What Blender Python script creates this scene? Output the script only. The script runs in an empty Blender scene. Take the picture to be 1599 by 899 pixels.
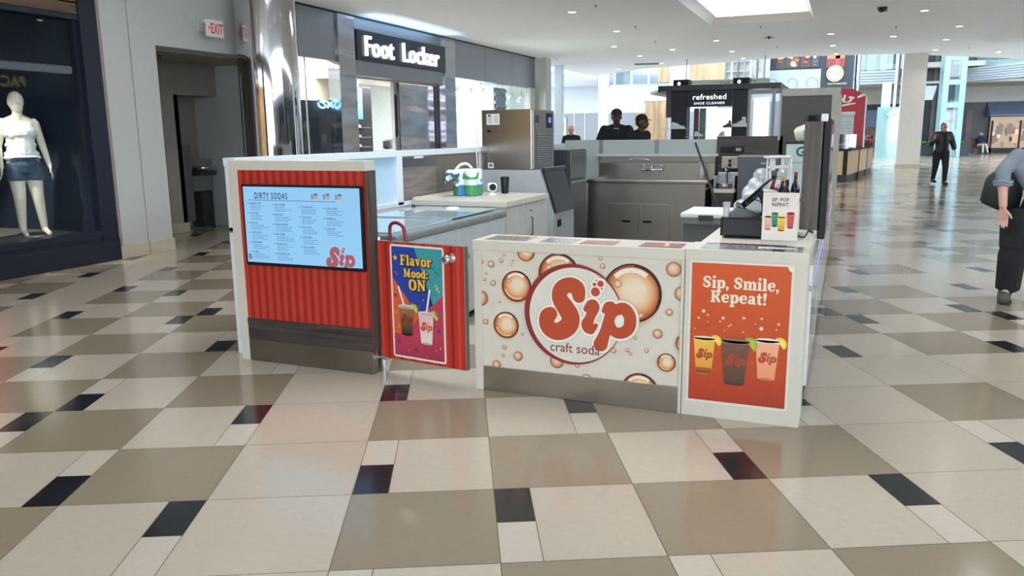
import bpy, bmesh, math, random
from mathutils import Vector, Matrix
random.seed(7)
PI = math.pi
S = bpy.context.scene
COL = S.collection
V = Vector

# ---------------------------------------------------------------- camera (1599 x 899 frame)
cd = bpy.data.cameras.new('camera'); cam = bpy.data.objects.new('camera', cd); COL.objects.link(cam); S.camera = cam
cd.sensor_width = 36.0; cd.lens = 36.0 * 1239.0 / 1599.0; cd.clip_start = 0.05; cd.clip_end = 300
_r = V((0.92325, 0.38403, -0.0109)); _u = V((-0.06296, 0.17922, 0.98179)); _f = V((-0.37899, 0.90576, -0.18964))
cam.matrix_world = Matrix(((_r.x, _u.x, -_f.x, 1.9916), (_r.y, _u.y, -_f.y, -4.1639), (_r.z, _u.z, -_f.z, 1.51), (0, 0, 0, 1)))

# ---------------------------------------------------------------- exposure, sky, large lights
S.view_settings.view_transform = 'Standard'; S.view_settings.look = 'None'
S.view_settings.exposure = 0.82; S.view_settings.gamma = 1.0
S.view_settings.use_curve_mapping = False
W = bpy.data.worlds.new('sky'); S.world = W; W.use_nodes = True
bg = W.node_tree.nodes['Background']; bg.inputs[0].default_value = (0.74, 0.88, 1.0, 1); bg.inputs[1].default_value = 3.3

def area(name, loc, sx, sy, power, color=(1, 1, 1), rot=(0, 0, 0)):
    l = bpy.data.lights.new(name, 'AREA'); l.shape = 'RECTANGLE'; l.size = sx; l.size_y = sy
    l.energy = power; l.color = color
    o = bpy.data.objects.new(name, l); COL.objects.link(o); o.location = loc; o.rotation_euler = rot
    return o
# daylight through the ceiling lightwells; the unseen one behind the viewer is added to light the kiosk front; the wells themselves are built with the ceiling
WELLS = [(-0.3, 17.0), (-0.3, 1.5), (-0.3, -10.0)]
for wx, wy in WELLS:
    area('lightwell_daylight', (wx, wy, 4.64), 2.0, 3.2, 80, (0.93, 0.96, 1.0))
# daylight of the tall glazed atrium beyond the low ceiling
area('atrium_daylight', (2, 46, 11.9), 26, 20, 1250, (0.86, 0.95, 1.0))
area('atrium_daylight', (20, 10, 9.5), 12, 40, 3000, (0.86, 0.95, 1.0), (0, 0.5, 0))
area('atrium_daylight', (2, -24, 9.0), 26, 10, 2600, (0.95, 0.97, 1.0), (-0.5, 0, 0))

# added fill light behind the viewer, set outside a made-up entrance
area('entrance_fill', (7.5, -14.2, 2.0), 12, 3.4, 170, (0.93, 0.97, 1.0), (PI / 2 + .12, 0, 0))

# ---------------------------------------------------------------- materials
def s2l(c):
    return c / 12.92 if c <= 0.04045 else ((c + 0.055) / 1.055) ** 2.4
def rgb(r, g, b):
    return (s2l(r / 255), s2l(g / 255), s2l(b / 255), 1.0)
MATS = {}
def mat(name, c, rough=0.5, metal=0.0, vary=0.06, scale=9.0, stretch=None, bump=0.0, bscale=60.0, spec=0.5, coat=0.0, aniso=0.0):
    if name in MATS: return MATS[name]
    m = bpy.data.materials.new(name); m.use_nodes = True; nt = m.node_tree; N = nt.nodes; L = nt.links
    p = N['Principled BSDF']
    tc = N.new('ShaderNodeTexCoord'); mp = N.new('ShaderNodeMapping'); L.new(tc.outputs['Object'], mp.inputs[0])
    if stretch: mp.inputs['Scale'].default_value = stretch
    n = N.new('ShaderNodeTexNoise'); n.inputs['Scale'].default_value = scale; n.inputs['Detail'].default_value = 3
    L.new(mp.outputs[0], n.inputs['Vector'])
    mr = N.new('ShaderNodeMapRange'); mr.inputs['To Min'].default_value = 1 - vary; mr.inputs['To Max'].default_value = 1 + vary
    mr.inputs['From Min'].default_value = 0.3; mr.inputs['From Max'].default_value = 0.7
    L.new(n.outputs['Fac'], mr.inputs['Value'])
    mx = N.new('ShaderNodeVectorMath'); mx.operation = 'SCALE'; mx.inputs[0].default_value = rgb(*c)[:3]
    L.new(mr.outputs[0], mx.inputs['Scale']); L.new(mx.outputs[0], p.inputs['Base Color'])
    p.inputs['Roughness'].default_value = rough; p.inputs['Metallic'].default_value = metal
    p.inputs['Specular IOR Level'].default_value = spec
    p.inputs['Coat Weight'].default_value = coat; p.inputs['Anisotropic'].default_value = aniso
    if bump:
        n2 = N.new('ShaderNodeTexNoise'); n2.inputs['Scale'].default_value = bscale; L.new(mp.outputs[0], n2.inputs['Vector'])
        b = N.new('ShaderNodeBump'); b.inputs['Strength'].default_value = bump; b.inputs['Distance'].default_value = 0.01
        L.new(n2.outputs['Fac'], b.inputs['Height']); L.new(b.outputs[0], p.inputs['Normal'])
    MATS[name] = m; return m
def emis(name, c, strength=1.0, attr=False, vary=0.0):
    if name in MATS: return MATS[name]
    m = bpy.data.materials.new(name); m.use_nodes = True; nt = m.node_tree; N = nt.nodes; L = nt.links
    p = N['Principled BSDF']; p.inputs['Base Color'].default_value = (0.02, 0.02, 0.02, 1); p.inputs['Roughness'].default_value = 0.25
    if attr:
        a = N.new('ShaderNodeAttribute'); a.attribute_name = 'Col'; L.new(a.outputs['Color'], p.inputs['Emission Color'])
    else:
        n = N.new('ShaderNodeTexNoise'); n.inputs['Scale'].default_value = 4
        mr = N.new('ShaderNodeMapRange'); mr.inputs['To Min'].default_value = 1 - vary; mr.inputs['To Max'].default_value = 1
        L.new(n.outputs['Fac'], mr.inputs['Value'])
        mx = N.new('ShaderNodeVectorMath'); mx.operation = 'SCALE'; mx.inputs[0].default_value = rgb(*c)[:3]
        L.new(mr.outputs[0], mx.inputs['Scale']); L.new(mx.outputs[0], p.inputs['Emission Color'])
    p.inputs['Emission Strength'].default_value = strength
    MATS[name] = m; return m
def attr_mat(name, rough=0.4, coat=0.0, vary=0.03, metal=0.0, scale=14):
    if name in MATS: return MATS[name]
    m = bpy.data.materials.new(name); m.use_nodes = True; nt = m.node_tree; N = nt.nodes; L = nt.links
    p = N['Principled BSDF']; a = N.new('ShaderNodeAttribute'); a.attribute_name = 'Col'
    n = N.new('ShaderNodeTexNoise'); n.inputs['Scale'].default_value = scale; n.inputs['Detail'].default_value = 4
    tc = N.new('ShaderNodeTexCoord'); L.new(tc.outputs['Object'], n.inputs['Vector'])
    mr = N.new('ShaderNodeMapRange'); mr.inputs['To Min'].default_value = 1 - vary; mr.inputs['To Max'].default_value = 1 + vary
    mr.inputs['From Min'].default_value = 0.3; mr.inputs['From Max'].default_value = 0.7
    L.new(n.outputs['Fac'], mr.inputs['Value'])
    mx = N.new('ShaderNodeVectorMath'); mx.operation = 'SCALE'
    L.new(a.outputs['Color'], mx.inputs[0]); L.new(mr.outputs[0], mx.inputs['Scale']); L.new(mx.outputs[0], p.inputs['Base Color'])
    p.inputs['Roughness'].default_value = rough; p.inputs['Coat Weight'].default_value = coat; p.inputs['Metallic'].default_value = metal
    MATS[name] = m; return m
def glass(name, tint=(0.9, 0.97, 0.96), alpha=0.12, rough=0.02, ior=1.45):
    # thin architectural pane: mostly clear, mirrors at grazing angles
    if name in MATS: return MATS[name]
    m = bpy.data.materials.new(name); m.use_nodes = True; nt = m.node_tree; N = nt.nodes; L = nt.links
    for x in list(N):
        if x.type == 'BSDF_PRINCIPLED': N.remove(x)
    out = [x for x in N if x.type == 'OUTPUT_MATERIAL'][0]
    t = N.new('ShaderNodeBsdfTransparent'); t.inputs[0].default_value = (*tint, 1)
    g = N.new('ShaderNodeBsdfGlossy'); g.inputs['Roughness'].default_value = rough
    f = N.new('ShaderNodeFresnel'); f.inputs[0].default_value = ior
    ad = N.new('ShaderNodeMath'); ad.operation = 'ADD'; ad.inputs[1].default_value = alpha * 0.5; L.new(f.outputs[0], ad.inputs[0])
    gm = N.new('ShaderNodeNewGeometry'); iv = N.new('ShaderNodeMath'); iv.operation = 'SUBTRACT'; iv.inputs[0].default_value = 1.0; L.new(gm.outputs['Backfacing'], iv.inputs[1])
    ml = N.new('ShaderNodeMath'); ml.operation = 'MULTIPLY'; L.new(ad.outputs[0], ml.inputs[0]); L.new(iv.outputs[0], ml.inputs[1])
    mx = N.new('ShaderNodeMixShader'); L.new(ml.outputs[0], mx.inputs[0]); L.new(t.outputs[0], mx.inputs[1]); L.new(g.outputs[0], mx.inputs[2])
    if alpha > 0.3:
        d = N.new('ShaderNodeBsdfDiffuse'); d.inputs[0].default_value = (*tint, 1)
        m2 = N.new('ShaderNodeMixShader'); m2.inputs[0].default_value = alpha
        L.new(mx.outputs[0], m2.inputs[1]); L.new(d.outputs[0], m2.inputs[2]); L.new(m2.outputs[0], out.inputs[0])
    else:
        L.new(mx.outputs[0], out.inputs[0])
    MATS[name] = m; return m
def wood(name, c1, c2, rough=0.45, stretch=(14, 14, 0.8), scale=2.5, bump=0.0):
    if name in MATS: return MATS[name]
    m = bpy.data.materials.new(name); m.use_nodes = True; nt = m.node_tree; N = nt.nodes; L = nt.links
    p = N['Principled BSDF']; tc = N.new('ShaderNodeTexCoord'); mp = N.new('ShaderNodeMapping'); mp.inputs['Scale'].default_value = stretch
    L.new(tc.outputs['Object'], mp.inputs[0])
    n = N.new('ShaderNodeTexNoise'); n.inputs['Scale'].default_value = scale; n.inputs['Detail'].default_value = 6; n.inputs['Distortion'].default_value = 0.4
    L.new(mp.outputs[0], n.inputs['Vector'])
    r = N.new('ShaderNodeValToRGB'); r.color_ramp.elements[0].position = 0.35; r.color_ramp.elements[1].position = 0.65
    r.color_ramp.elements[0].color = rgb(*c1); r.color_ramp.elements[1].color = rgb(*c2)
    L.new(n.outputs['Fac'], r.inputs[0]); L.new(r.outputs[0], p.inputs['Base Color']); p.inputs['Roughness'].default_value = rough
    MATS[name] = m; return m
def steel(name, c=(178, 180, 182), rough=0.28, wave=0.0, wscale=3.0, stretch=(1, 1, 1), brush=(40, 40, 1.5), bstr=0.002):
    # brushed stainless; wave = large ripples of a slightly buckled sheet
    if name in MATS: return MATS[name]
    m = bpy.data.materials.new(name); m.use_nodes = True; nt = m.node_tree; N = nt.nodes; L = nt.links
    p = N['Principled BSDF']; p.inputs['Metallic'].default_value = 1.0; p.inputs['Base Color'].default_value = rgb(*c)
    tc = N.new('ShaderNodeTexCoord'); mp = N.new('ShaderNodeMapping'); mp.inputs['Scale'].default_value = brush
    L.new(tc.outputs['Object'], mp.inputs[0])
    n = N.new('ShaderNodeTexNoise'); n.inputs['Scale'].default_value = 6; n.inputs['Detail'].default_value = 4; L.new(mp.outputs[0], n.inputs['Vector'])
    mr = N.new('ShaderNodeMapRange'); mr.inputs['To Min'].default_value = rough * 0.92; mr.inputs['To Max'].default_value = rough * 1.08
    L.new(n.outputs['Fac'], mr.inputs['Value']); L.new(mr.outputs[0], p.inputs['Roughness'])
    b = N.new('ShaderNodeBump'); b.inputs['Strength'].default_value = bstr; b.inputs['Distance'].default_value = 0.002; L.new(n.outputs['Fac'], b.inputs['Height'])
    last = b
    if wave:
        mp2 = N.new('ShaderNodeMapping'); mp2.inputs['Scale'].default_value = stretch; L.new(tc.outputs['Object'], mp2.inputs[0])
        n2 = N.new('ShaderNodeTexNoise'); n2.inputs['Scale'].default_value = wscale; n2.inputs['Detail'].default_value = 1; L.new(mp2.outputs[0], n2.inputs['Vector'])
        b2 = N.new('ShaderNodeBump'); b2.inputs['Strength'].default_value = 1.0; b2.inputs['Distance'].default_value = wave
        L.new(n2.outputs['Fac'], b2.inputs['Height']); L.new(b.outputs[0], b2.inputs['Normal']); last = b2
    L.new(last.outputs[0], p.inputs['Normal'])
    MATS[name] = m; return m

IVORY = mat('ivory_laminate', (213, 207, 193), 0.35, vary=0.02)
WHITE = mat('white_paint', (232, 234, 234), 0.5, vary=0.02)
WALLW = mat('wall_paint', (192, 193, 190), 0.6, vary=0.02)
CEIL = mat('ceiling_paint', (232, 240, 250), 0.7, vary=0.015)
BLACK = mat('black_plastic', (20, 22, 26), 0.45, spec=0.3)
NAVY = mat('navy_paint', (24, 32, 50), 0.35, vary=0.08)
DGREY = mat('dark_grey_metal', (66, 69, 73), 0.35, 0.3)
GREYM = mat('grey_metal', (150, 153, 155), 0.35, 0.4)
GREYP = mat('grey_panel', (168, 171, 170), 0.45)
DWOOD = wood('dark_wood_laminate', (66, 58, 54), (92, 82, 76))
DWOODH = wood('dark_wood_laminate_level', (52, 46, 44), (78, 70, 66), stretch=(0.8, 14, 14))
CHROME = mat('chrome', (215, 215, 218), 0.06, 1.0, vary=0.0)
STEEL = steel('brushed_steel', brush=(1.5, 40, 40))
STEELV = steel('brushed_steel_upright', brush=(40, 40, 1.2))
GLASS = glass('clear_glass', (.95, .985, .98), 0.0, ior=1.33)
PRINT = attr_mat('printed_vinyl', 0.38)
PAPER = attr_mat('printed_paper', 0.6)

# ---------------------------------------------------------------- meshes
class MB:
    def __init__(s): s.v = []; s.f = []; s.m = []; s.sm = []; s.c = None
    def add(s, vs, fs, mi=0, smooth=False, M=None):
        o = len(s.v)
        s.v += [tuple((M @ V(p)) if M else p) for p in vs]
        for f in fs: s.f.append(tuple(i + o for i in f)); s.m.append(mi); s.sm.append(smooth)
        return s
    def box(s, x0, x1, y0, y1, z0, z1, mi=0, bev=0.0, M=None):
        if x0 > x1: x0, x1 = x1, x0
        if y0 > y1: y0, y1 = y1, y0
        if z0 > z1: z0, z1 = z1, z0
        if bev <= 0:
            vs = [(x, y, z) for x in (x0, x1) for y in (y0, y1) for z in (z0, z1)]
            fs = [(0, 1, 3, 2), (4, 6, 7, 5), (0, 4, 5, 1), (2, 3, 7, 6), (0, 2, 6, 4), (1, 5, 7, 3)]
            return s.add(vs, fs, mi, False, M)
        bm = bmesh.new(); bmesh.ops.create_cube(bm, size=1)
        for v in bm.verts: v.co = V(((x0 + x1) / 2 + v.co.x * (x1 - x0), (y0 + y1) / 2 + v.co.y * (y1 - y0), (z0 + z1) / 2 + v.co.z * (z1 - z0)))
        b = min(bev, 0.45 * min(x1 - x0, y1 - y0, z1 - z0))
        bmesh.ops.bevel(bm, geom=bm.edges[:], offset=b, segments=2, profile=0.6, affect='EDGES', clamp_overlap=True)
        bm.verts.index_update()
        s.add([tuple(v.co) for v in bm.verts], [tuple(v.index for v in f.verts) for f in bm.faces], mi, False, M); bm.free(); return s
    def prism(s, pts, d0, d1, axis='y', mi=0, M=None):
        # pts: outline in the plane across the axis. axis y: (x,z), axis z: (x,y), axis x: (y,z)
        n = len(pts)
        def P(p, d): return (p[0], d, p[1]) if axis == 'y' else ((p[0], p[1], d) if axis == 'z' else (d, p[0], p[1]))
        vs = [P(p, d0) for p in pts] + [P(p, d1) for p in pts]
        ar = sum(pts[i][0] * pts[(i + 1) % n][1] - pts[(i + 1) % n][0] * pts[i][1] for i in range(n))
        fs = [tuple(range(n)), tuple(range(2 * n - 1, n - 1, -1))] + [(i, i + n, (i + 1) % n + n, (i + 1) % n) for i in range(n)]
        flip = (ar > 0) == ((d1 > d0) == (axis != 'y'))
        if flip: fs = [tuple(reversed(f)) for f in fs]
        return s.add(vs, fs, mi, False, M)
    def lathe(s, prof, seg=24, mi=0, c=(0, 0, 0), M=None, smooth=True, cap=True):
        vs = []; fs = []
        for r, z in prof:
            for k in range(seg):
                t = 2 * PI * k / seg; vs.append((c[0] + r * math.cos(t), c[1] + r * math.sin(t), c[2] + z))
        for i in range(len(prof) - 1):
            for k in range(seg):
                k2 = (k + 1) % seg; fs.append((i * seg + k, i * seg + k2, (i + 1) * seg + k2, (i + 1) * seg + k))
        s.add(vs, fs, mi, smooth, M)
        if cap:
            s.add([vs[k] for k in range(seg)], [tuple(reversed(range(seg)))], mi, False, M)
            o = (len(prof) - 1) * seg; s.add([vs[o + k] for k in range(seg)], [tuple(range(seg))], mi, False, M)
        return s
    def cyl(s, p0, p1, r0, r1=None, seg=16, mi=0, smooth=True):
        r1 = r0 if r1 is None else r1
        p0 = V(p0); d = V(p1) - p0; Mx = Matrix.Translation(p0) @ d.to_track_quat('Z', 'Y').to_matrix().to_4x4()
        return s.lathe([(r0, 0), (r1, d.length)], seg, mi, M=Mx, smooth=smooth)
    def tube(s, pts, r, seg=8, mi=0, closed=False):
        pts = [V(p) for p in pts]; n = len(pts); rr = r if isinstance(r, (list, tuple)) else [r] * n
        vs = []; fs = []; nrm = None
        for i, p in enumerate(pts):
            a = pts[i - 1] if (i or closed) else p; b = pts[(i + 1) % n] if (i < n - 1 or closed) else p
            t = (b - a).normalized()
            if nrm is None: nrm = t.orthogonal().normalized()
            nrm = (nrm - t * nrm.dot(t)).normalized(); bn = t.cross(nrm)
            for k in range(seg):
                w = 2 * PI * k / seg; vs.append(tuple(p + (nrm * math.cos(w) + bn * math.sin(w)) * rr[i]))
        for i in range(n if closed else n - 1):
            for k in range(seg):
                k2 = (k + 1) % seg; j = (i + 1) % n
                fs.append((i * seg + k, i * seg + k2, j * seg + k2, j * seg + k))
        if not closed: fs += [tuple(reversed(range(seg))), tuple((n - 1) * seg + k for k in range(seg))]
        return s.add(vs, fs, mi, True)
    def ball(s, c, r, mi=0, seg=14, M=None):
        if not isinstance(r, (list, tuple)): r = (r, r, r)
        n = seg // 2; vs = [(c[0], c[1], c[2] - r[2])]; fs = []
        for i in range(1, n):
            ph = PI * i / n
            for k in range(seg):
                t = 2 * PI * k / seg; vs.append((c[0] + r[0] * math.sin(ph) * math.cos(t), c[1] + r[1] * math.sin(ph) * math.sin(t), c[2] - r[2] * math.cos(ph)))
        vs.append((c[0], c[1], c[2] + r[2])); top = len(vs) - 1
        for k in range(seg):
            k2 = (k + 1) % seg; fs.append((0, 1 + k2, 1 + k)); fs.append((top, top - seg + k, top - seg + k2))
            for i in range(n - 2):
                fs.append((1 + i * seg + k, 1 + i * seg + k2, 1 + (i + 1) * seg + k2, 1 + (i + 1) * seg + k))
        return s.add(vs, fs, mi, True, M)
    def cap(s, p0, r0, p1, r1, mi=0, seg=12):
        s.cyl(p0, p1, r0, r1, seg, mi); s.ball(p0, r0, mi, seg); s.ball(p1, r1, mi, seg); return s
    def build(s, name, mats, parent=None, loc=None, label=None):
        me = bpy.data.meshes.new(name); me.from_pydata(s.v, [], s.f)
        for m in (mats if isinstance(mats, (list, tuple)) else [mats]): me.materials.append(m)
        me.polygons.foreach_set('material_index', s.m); me.polygons.foreach_set('use_smooth', s.sm)
        if s.c: 
            ca = me.color_attributes.new('Col', 'FLOAT_COLOR', 'POINT')
            for i, c in enumerate(s.c): ca.data[i].color = c
        me.validate(); me.update()
        o = bpy.data.objects.new(name, me); COL.objects.link(o)
        if parent: o.parent = parent
        if loc: o.location = loc
        if label: o['label'] = label
        return o
def remesh(mb, voxel=0.012, smooth=4):
    # fuse overlapping closed shapes of mb into one continuous surface
    o = mb.build('fuse_source', [])
    md = o.modifiers.new('r', 'REMESH'); md.mode = 'VOXEL'; md.voxel_size = voxel; md.use_smooth_shade = True
    if smooth: m2 = o.modifiers.new('s', 'SMOOTH'); m2.factor = 0.5; m2.iterations = smooth
    dg = bpy.context.evaluated_depsgraph_get(); ev = o.evaluated_get(dg); me = bpy.data.meshes.new_from_object(ev)
    bpy.data.objects.remove(o)
    out = MB(); out.v = [tuple(v.co) for v in me.vertices]; out.f = [tuple(p.vertices) for p in me.polygons]
    out.m = [0] * len(out.f); out.sm = [True] * len(out.f); bpy.data.meshes.remove(me)
    return out

def thing(name, label, cat, loc=(0, 0, 0), rz=0.0, group=None):
    o = bpy.data.objects.new(name, None); COL.objects.link(o); o.location = loc; o.rotation_euler = (0, 0, rz)
    o.empty_display_size = 0.1
    return tag(o, label, cat, group)
def tag(o, label, cat, group=None, kind=None):
    o['label'] = label; o['category'] = cat
    if group: o['group'] = group
    if kind: o['kind'] = kind
    return o
def struct(o, label=None):
    o['kind'] = 'structure'
    if label: o['label'] = label
    return o
def copy_tree(o, parent=None):
    c = o.copy(); COL.objects.link(c); c.parent = parent
    for ch in list(o.children): copy_tree(ch, c)
    return c

# ---------------------------------------------------------------- flat printed artwork and lettering
def text_mesh(body, size=1.0, bold=0.0, space=1.0, align='LEFT', lines=1.0):
    cu = bpy.data.curves.new('lettering_curve', 'FONT'); cu.body = body; cu.size = size; cu.offset = bold; cu.space_character = space
    cu.align_x = align; cu.space_line = lines; cu.resolution_u = 3
    o = bpy.data.objects.new('lettering_curve', cu); COL.objects.link(o)
    dg = bpy.context.evaluated_depsgraph_get(); dg.update(); me = bpy.data.meshes.new_from_object(o.evaluated_get(dg))
    vs = [(v.co.x, v.co.y) for v in me.vertices]; fs = [tuple(p.vertices) for p in me.polygons]
    bpy.data.objects.remove(o); bpy.data.curves.remove(cu); bpy.data.meshes.remove(me)
    return vs, fs
def smooth_path(pts, n=6):
    out = []
    P = [pts[0]] + list(pts) + [pts[-1]]
    for i in range(1, len(P) - 2):
        for k in range(n):
            t = k / n; q = []
            for d in range(len(pts[0])):
                a, b, c, e = P[i - 1][d], P[i][d], P[i + 1][d], P[i + 2][d]
                q.append(0.5 * (2 * b + (c - a) * t + (2 * a - 5 * b + 4 * c - e) * t * t + (3 * b - a - 3 * c + e) * t ** 3))
            out.append(tuple(q))
    out.append(tuple(pts[-1])); return out
class Art:
    # flat shapes printed on a sheet: (x, z) coordinates, each layer a hair in front (-y) of the last
    def __init__(s, step=0.00035): s.v = []; s.f = []; s.c = []; s.k = 0; s.step = step; s.buf = {}
    def layer(s): s.k += 1; return s
    def _add(s, pts, fs, col):
        o = len(s.v); y = -s.k * s.step
        s.v += [(p[0], y, p[1]) for p in pts]
        if isinstance(col, list): s.c += col
        else: s.c += [col] * len(pts)
        s.f += [tuple(i + o for i in f) for f in fs]
    def poly(s, pts, c):
        n = len(pts); ar = sum(pts[i][0] * pts[(i + 1) % n][1] - pts[(i + 1) % n][0] * pts[i][1] for i in range(n))
        s._add(pts, [tuple(range(n)) if ar > 0 else tuple(reversed(range(n)))], rgb(*c)); return s
    def quad(s, x0, x1, z0, z1, c): return s.poly([(x0, z0), (x1, z0), (x1, z1), (x0, z1)], c)
    def grad(s, pts, cs): 
        s._add(pts, [tuple(range(len(pts)))], [rgb(*c) for c in cs]); return s
    def disc(s, x, z, r, c, r2=None, seg=28, a0=0, a1=2 * PI):
        r2 = r2 or r; ps = [(x, z)] + [(x + r * math.cos(a0 + (a1 - a0) * k / seg), z + r2 * math.sin(a0 + (a1 - a0) * k / seg)) for k in range(seg + 1)]
        s._add(ps, [(0, k + 1, k + 2) for k in range(seg)], rgb(*c)); return s
    def rings(s, x, z, stops, off=(0, 0), seg=32):
        # radial blend: stops = [(radius, colour), ...] growing; off moves the inner rings
        R = stops[-1][0]; ps = [(x + off[0], z + off[1])]; cs = [rgb(*stops[0][1])]; fs = []
        for r, c in stops[1:]:
            k_ = 1 - r / R
            for k in range(seg):
                t = 2 * PI * k / seg; ps.append((x + off[0] * k_ + r * math.cos(t), z + off[1] * k_ + r * math.sin(t))); cs.append(rgb(*c))
        for k in range(seg): fs.append((0, 1 + k, 1 + (k + 1) % seg))
        for i in range(len(stops) - 2):
            for k in range(seg):
                k2 = (k + 1) % seg; a = 1 + i * seg; b = a + seg; fs.append((a + k, b + k, b + k2, a + k2))
        s._add(ps, fs, cs); return s
    def ring(s, x, z, r0, r1, c, a0=0, a1=2 * PI, seg=32):
        ps = []; 
        for k in range(seg + 1):
            t = a0 + (a1 - a0) * k / seg; ps += [(x + r0 * math.cos(t), z + r0 * math.sin(t)), (x + r1 * math.cos(t), z + r1 * math.sin(t))]
        s._add(ps, [(2 * k, 2 * k + 1, 2 * k + 3, 2 * k + 2) for k in range(seg)], rgb(*c)); return s
    def stroke(s, pts, c, grow=0.0, sm=True, n=6):
        # pts (x, z, radius): a brush line with round ends
        P = smooth_path(pts, n) if (sm and len(pts) > 2) else list(pts)
        o = []; fs = []
        for i, p in enumerate(P):
            a = P[max(i - 1, 0)]; b = P[min(i + 1, len(P) - 1)]; dx, dz = b[0] - a[0], b[1] - a[1]; L = math.hypot(dx, dz) or 1
            r = p[2] + grow; nx, nz = -dz / L * r, dx / L * r; o += [(p[0] + nx, p[1] + nz), (p[0] - nx, p[1] - nz)]
        B_ = s.buf.setdefault((s.k, c), [])
        for i in range(len(P) - 1): B_.append([o[2 * i], o[2 * i + 1], o[2 * i + 3], o[2 * i + 2]])
        for i, p in enumerate(P):
            if 0 < i < len(P) - 1 and i % 2: continue
            r = p[2] + grow; B_.append([(p[0] + r * math.cos(2 * PI * q / 14 + .1), p[1] + r * math.sin(2 * PI * q / 14 + .1)) for q in range(14)])
        return s
    def flush(s):
        # merge overlapping brush shapes of one colour into a single flat outline
        from mathutils.geometry import delaunay_2d_cdt
        for (k, c), polys in s.buf.items():
            vs = []; fs = []; xs_ = [p[0] for ps in polys for p in ps]; x_0 = min(xs_); z_0 = min(p[1] for ps in polys for p in ps); sc_ = 40.0 / max(max(xs_) - x_0, 1e-6)
            for ps in polys:
                n = len(ps)
                if n == 4:   # keep quads simple and counter-clockwise
                    cx = sum(p[0] for p in ps) / 4; cy = sum(p[1] for p in ps) / 4; ps = sorted(ps, key=lambda p: math.atan2(p[1] - cy, p[0] - cx))
                o = len(vs); vs += [V(((p[0] - x_0) * sc_, (p[1] - z_0) * sc_)) for p in ps]; fs.append(list(range(o, o + n)))
            r = delaunay_2d_cdt(vs, [], fs, 0, 1e-5)
            keep = [f for f, og in zip(r[2], r[5]) if og]
            kk = s.k; s.k = k; s._add([(v.x / sc_ + x_0, v.y / sc_ + z_0) for v in r[0]], keep, rgb(*c)); s.k = kk
        s.buf = {}
    def text(s, body, x, z, h, c, bold=0.0, sx=1.0, align='LEFT', space=1.0, lines=1.0, tilt=0.0):
        # h = height of a capital letter
        vs, fs = text_mesh(body, 1.0, bold, space, align, lines); k = h / 0.70
        s._add([(x + a * k * sx + b * k * tilt, z + b * k + a * k * sx * tilt * 0) for a, b in vs], fs, rgb(*c)); return s
    def build(s, name, m=None, parent=None, loc=None, label=None, rot=None, M=None):
        s.flush(); mb = MB(); mb.v = [tuple(M @ V(p)) for p in s.v] if M else s.v; mb.f = s.f; mb.m = [0] * len(s.f); mb.sm = [False] * len(s.f); mb.c = s.c
        o = mb.build(name, m or PRINT, parent, loc, label)
        if rot: o.rotation_euler = rot
        return o
# bulbous script logo: traced brush lines (x right, z up), about 4.45 wide and 3.2 high
LOGO_S = [(4.97, 2.93, .30), (4.88, 2.56, .36), (4.5, 2.44, .36), (4.12, 2.66, .36), (4.07, 3.08, .38), (4.35, 3.5, .42), (4.58, 3.9, .43), (4.5, 4.3, .43), (4.15, 4.58, .42), (3.76, 4.62, .40), (3.46, 4.38, .38), (3.46, 3.98, .37), (3.62, 3.83, .33)]
LOGO_I = [[(5.32, 3.48, .14), (5.55, 3.3, .26), (5.66, 3.38, .28), (5.5, 3.85, .22), (5.38, 4.2, .29), (5.52, 4.42, .22), (5.78, 4.2, .1)]]
LOGO_P = [[(6.15, 3.5, .12), (6.36, 3.32, .25), (6.5, 3.4, .28), (6.4, 3.8, .25), (6.2, 4.5, .25), (6.0, 5.05, .33)], [(6.42, 3.95, .2), (6.55, 4.35, .24), (6.92, 4.46, .26), (7.28, 4.2, .27), (7.32, 3.68, .28), (7.05, 3.35, .28), (6.68, 3.45, .24), (6.48, 3.7, .2)]]
LOGO_B = [(5.74, 2.67, .21), (5.97, 2.29, .15), (5.69, 2.33, .085), (6.03, 2.51, .045), (5.78, 2.14, .04)]
def logo(A, x, z, k, c, grow=0.0, tilt=0.0):
    # x, z: left bottom corner of the S, k: metres per logo unit
    T = lambda p: (x + (p[0] - 3.1) * k, z + (5.0 - p[1]) * k + (p[0] - 3.1) * k * tilt, (p[2] + grow) * k)
    A.stroke([T(p) for p in LOGO_S], c, n=4)
    for L_ in LOGO_I + LOGO_P: A.stroke([T(p) for p in L_], c, n=4)
    for p in LOGO_B:
        q = T(p); A.stroke([(q[0], q[1], q[2]), (q[0] + 1e-4, q[1], q[2])], c, sm=False)
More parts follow.
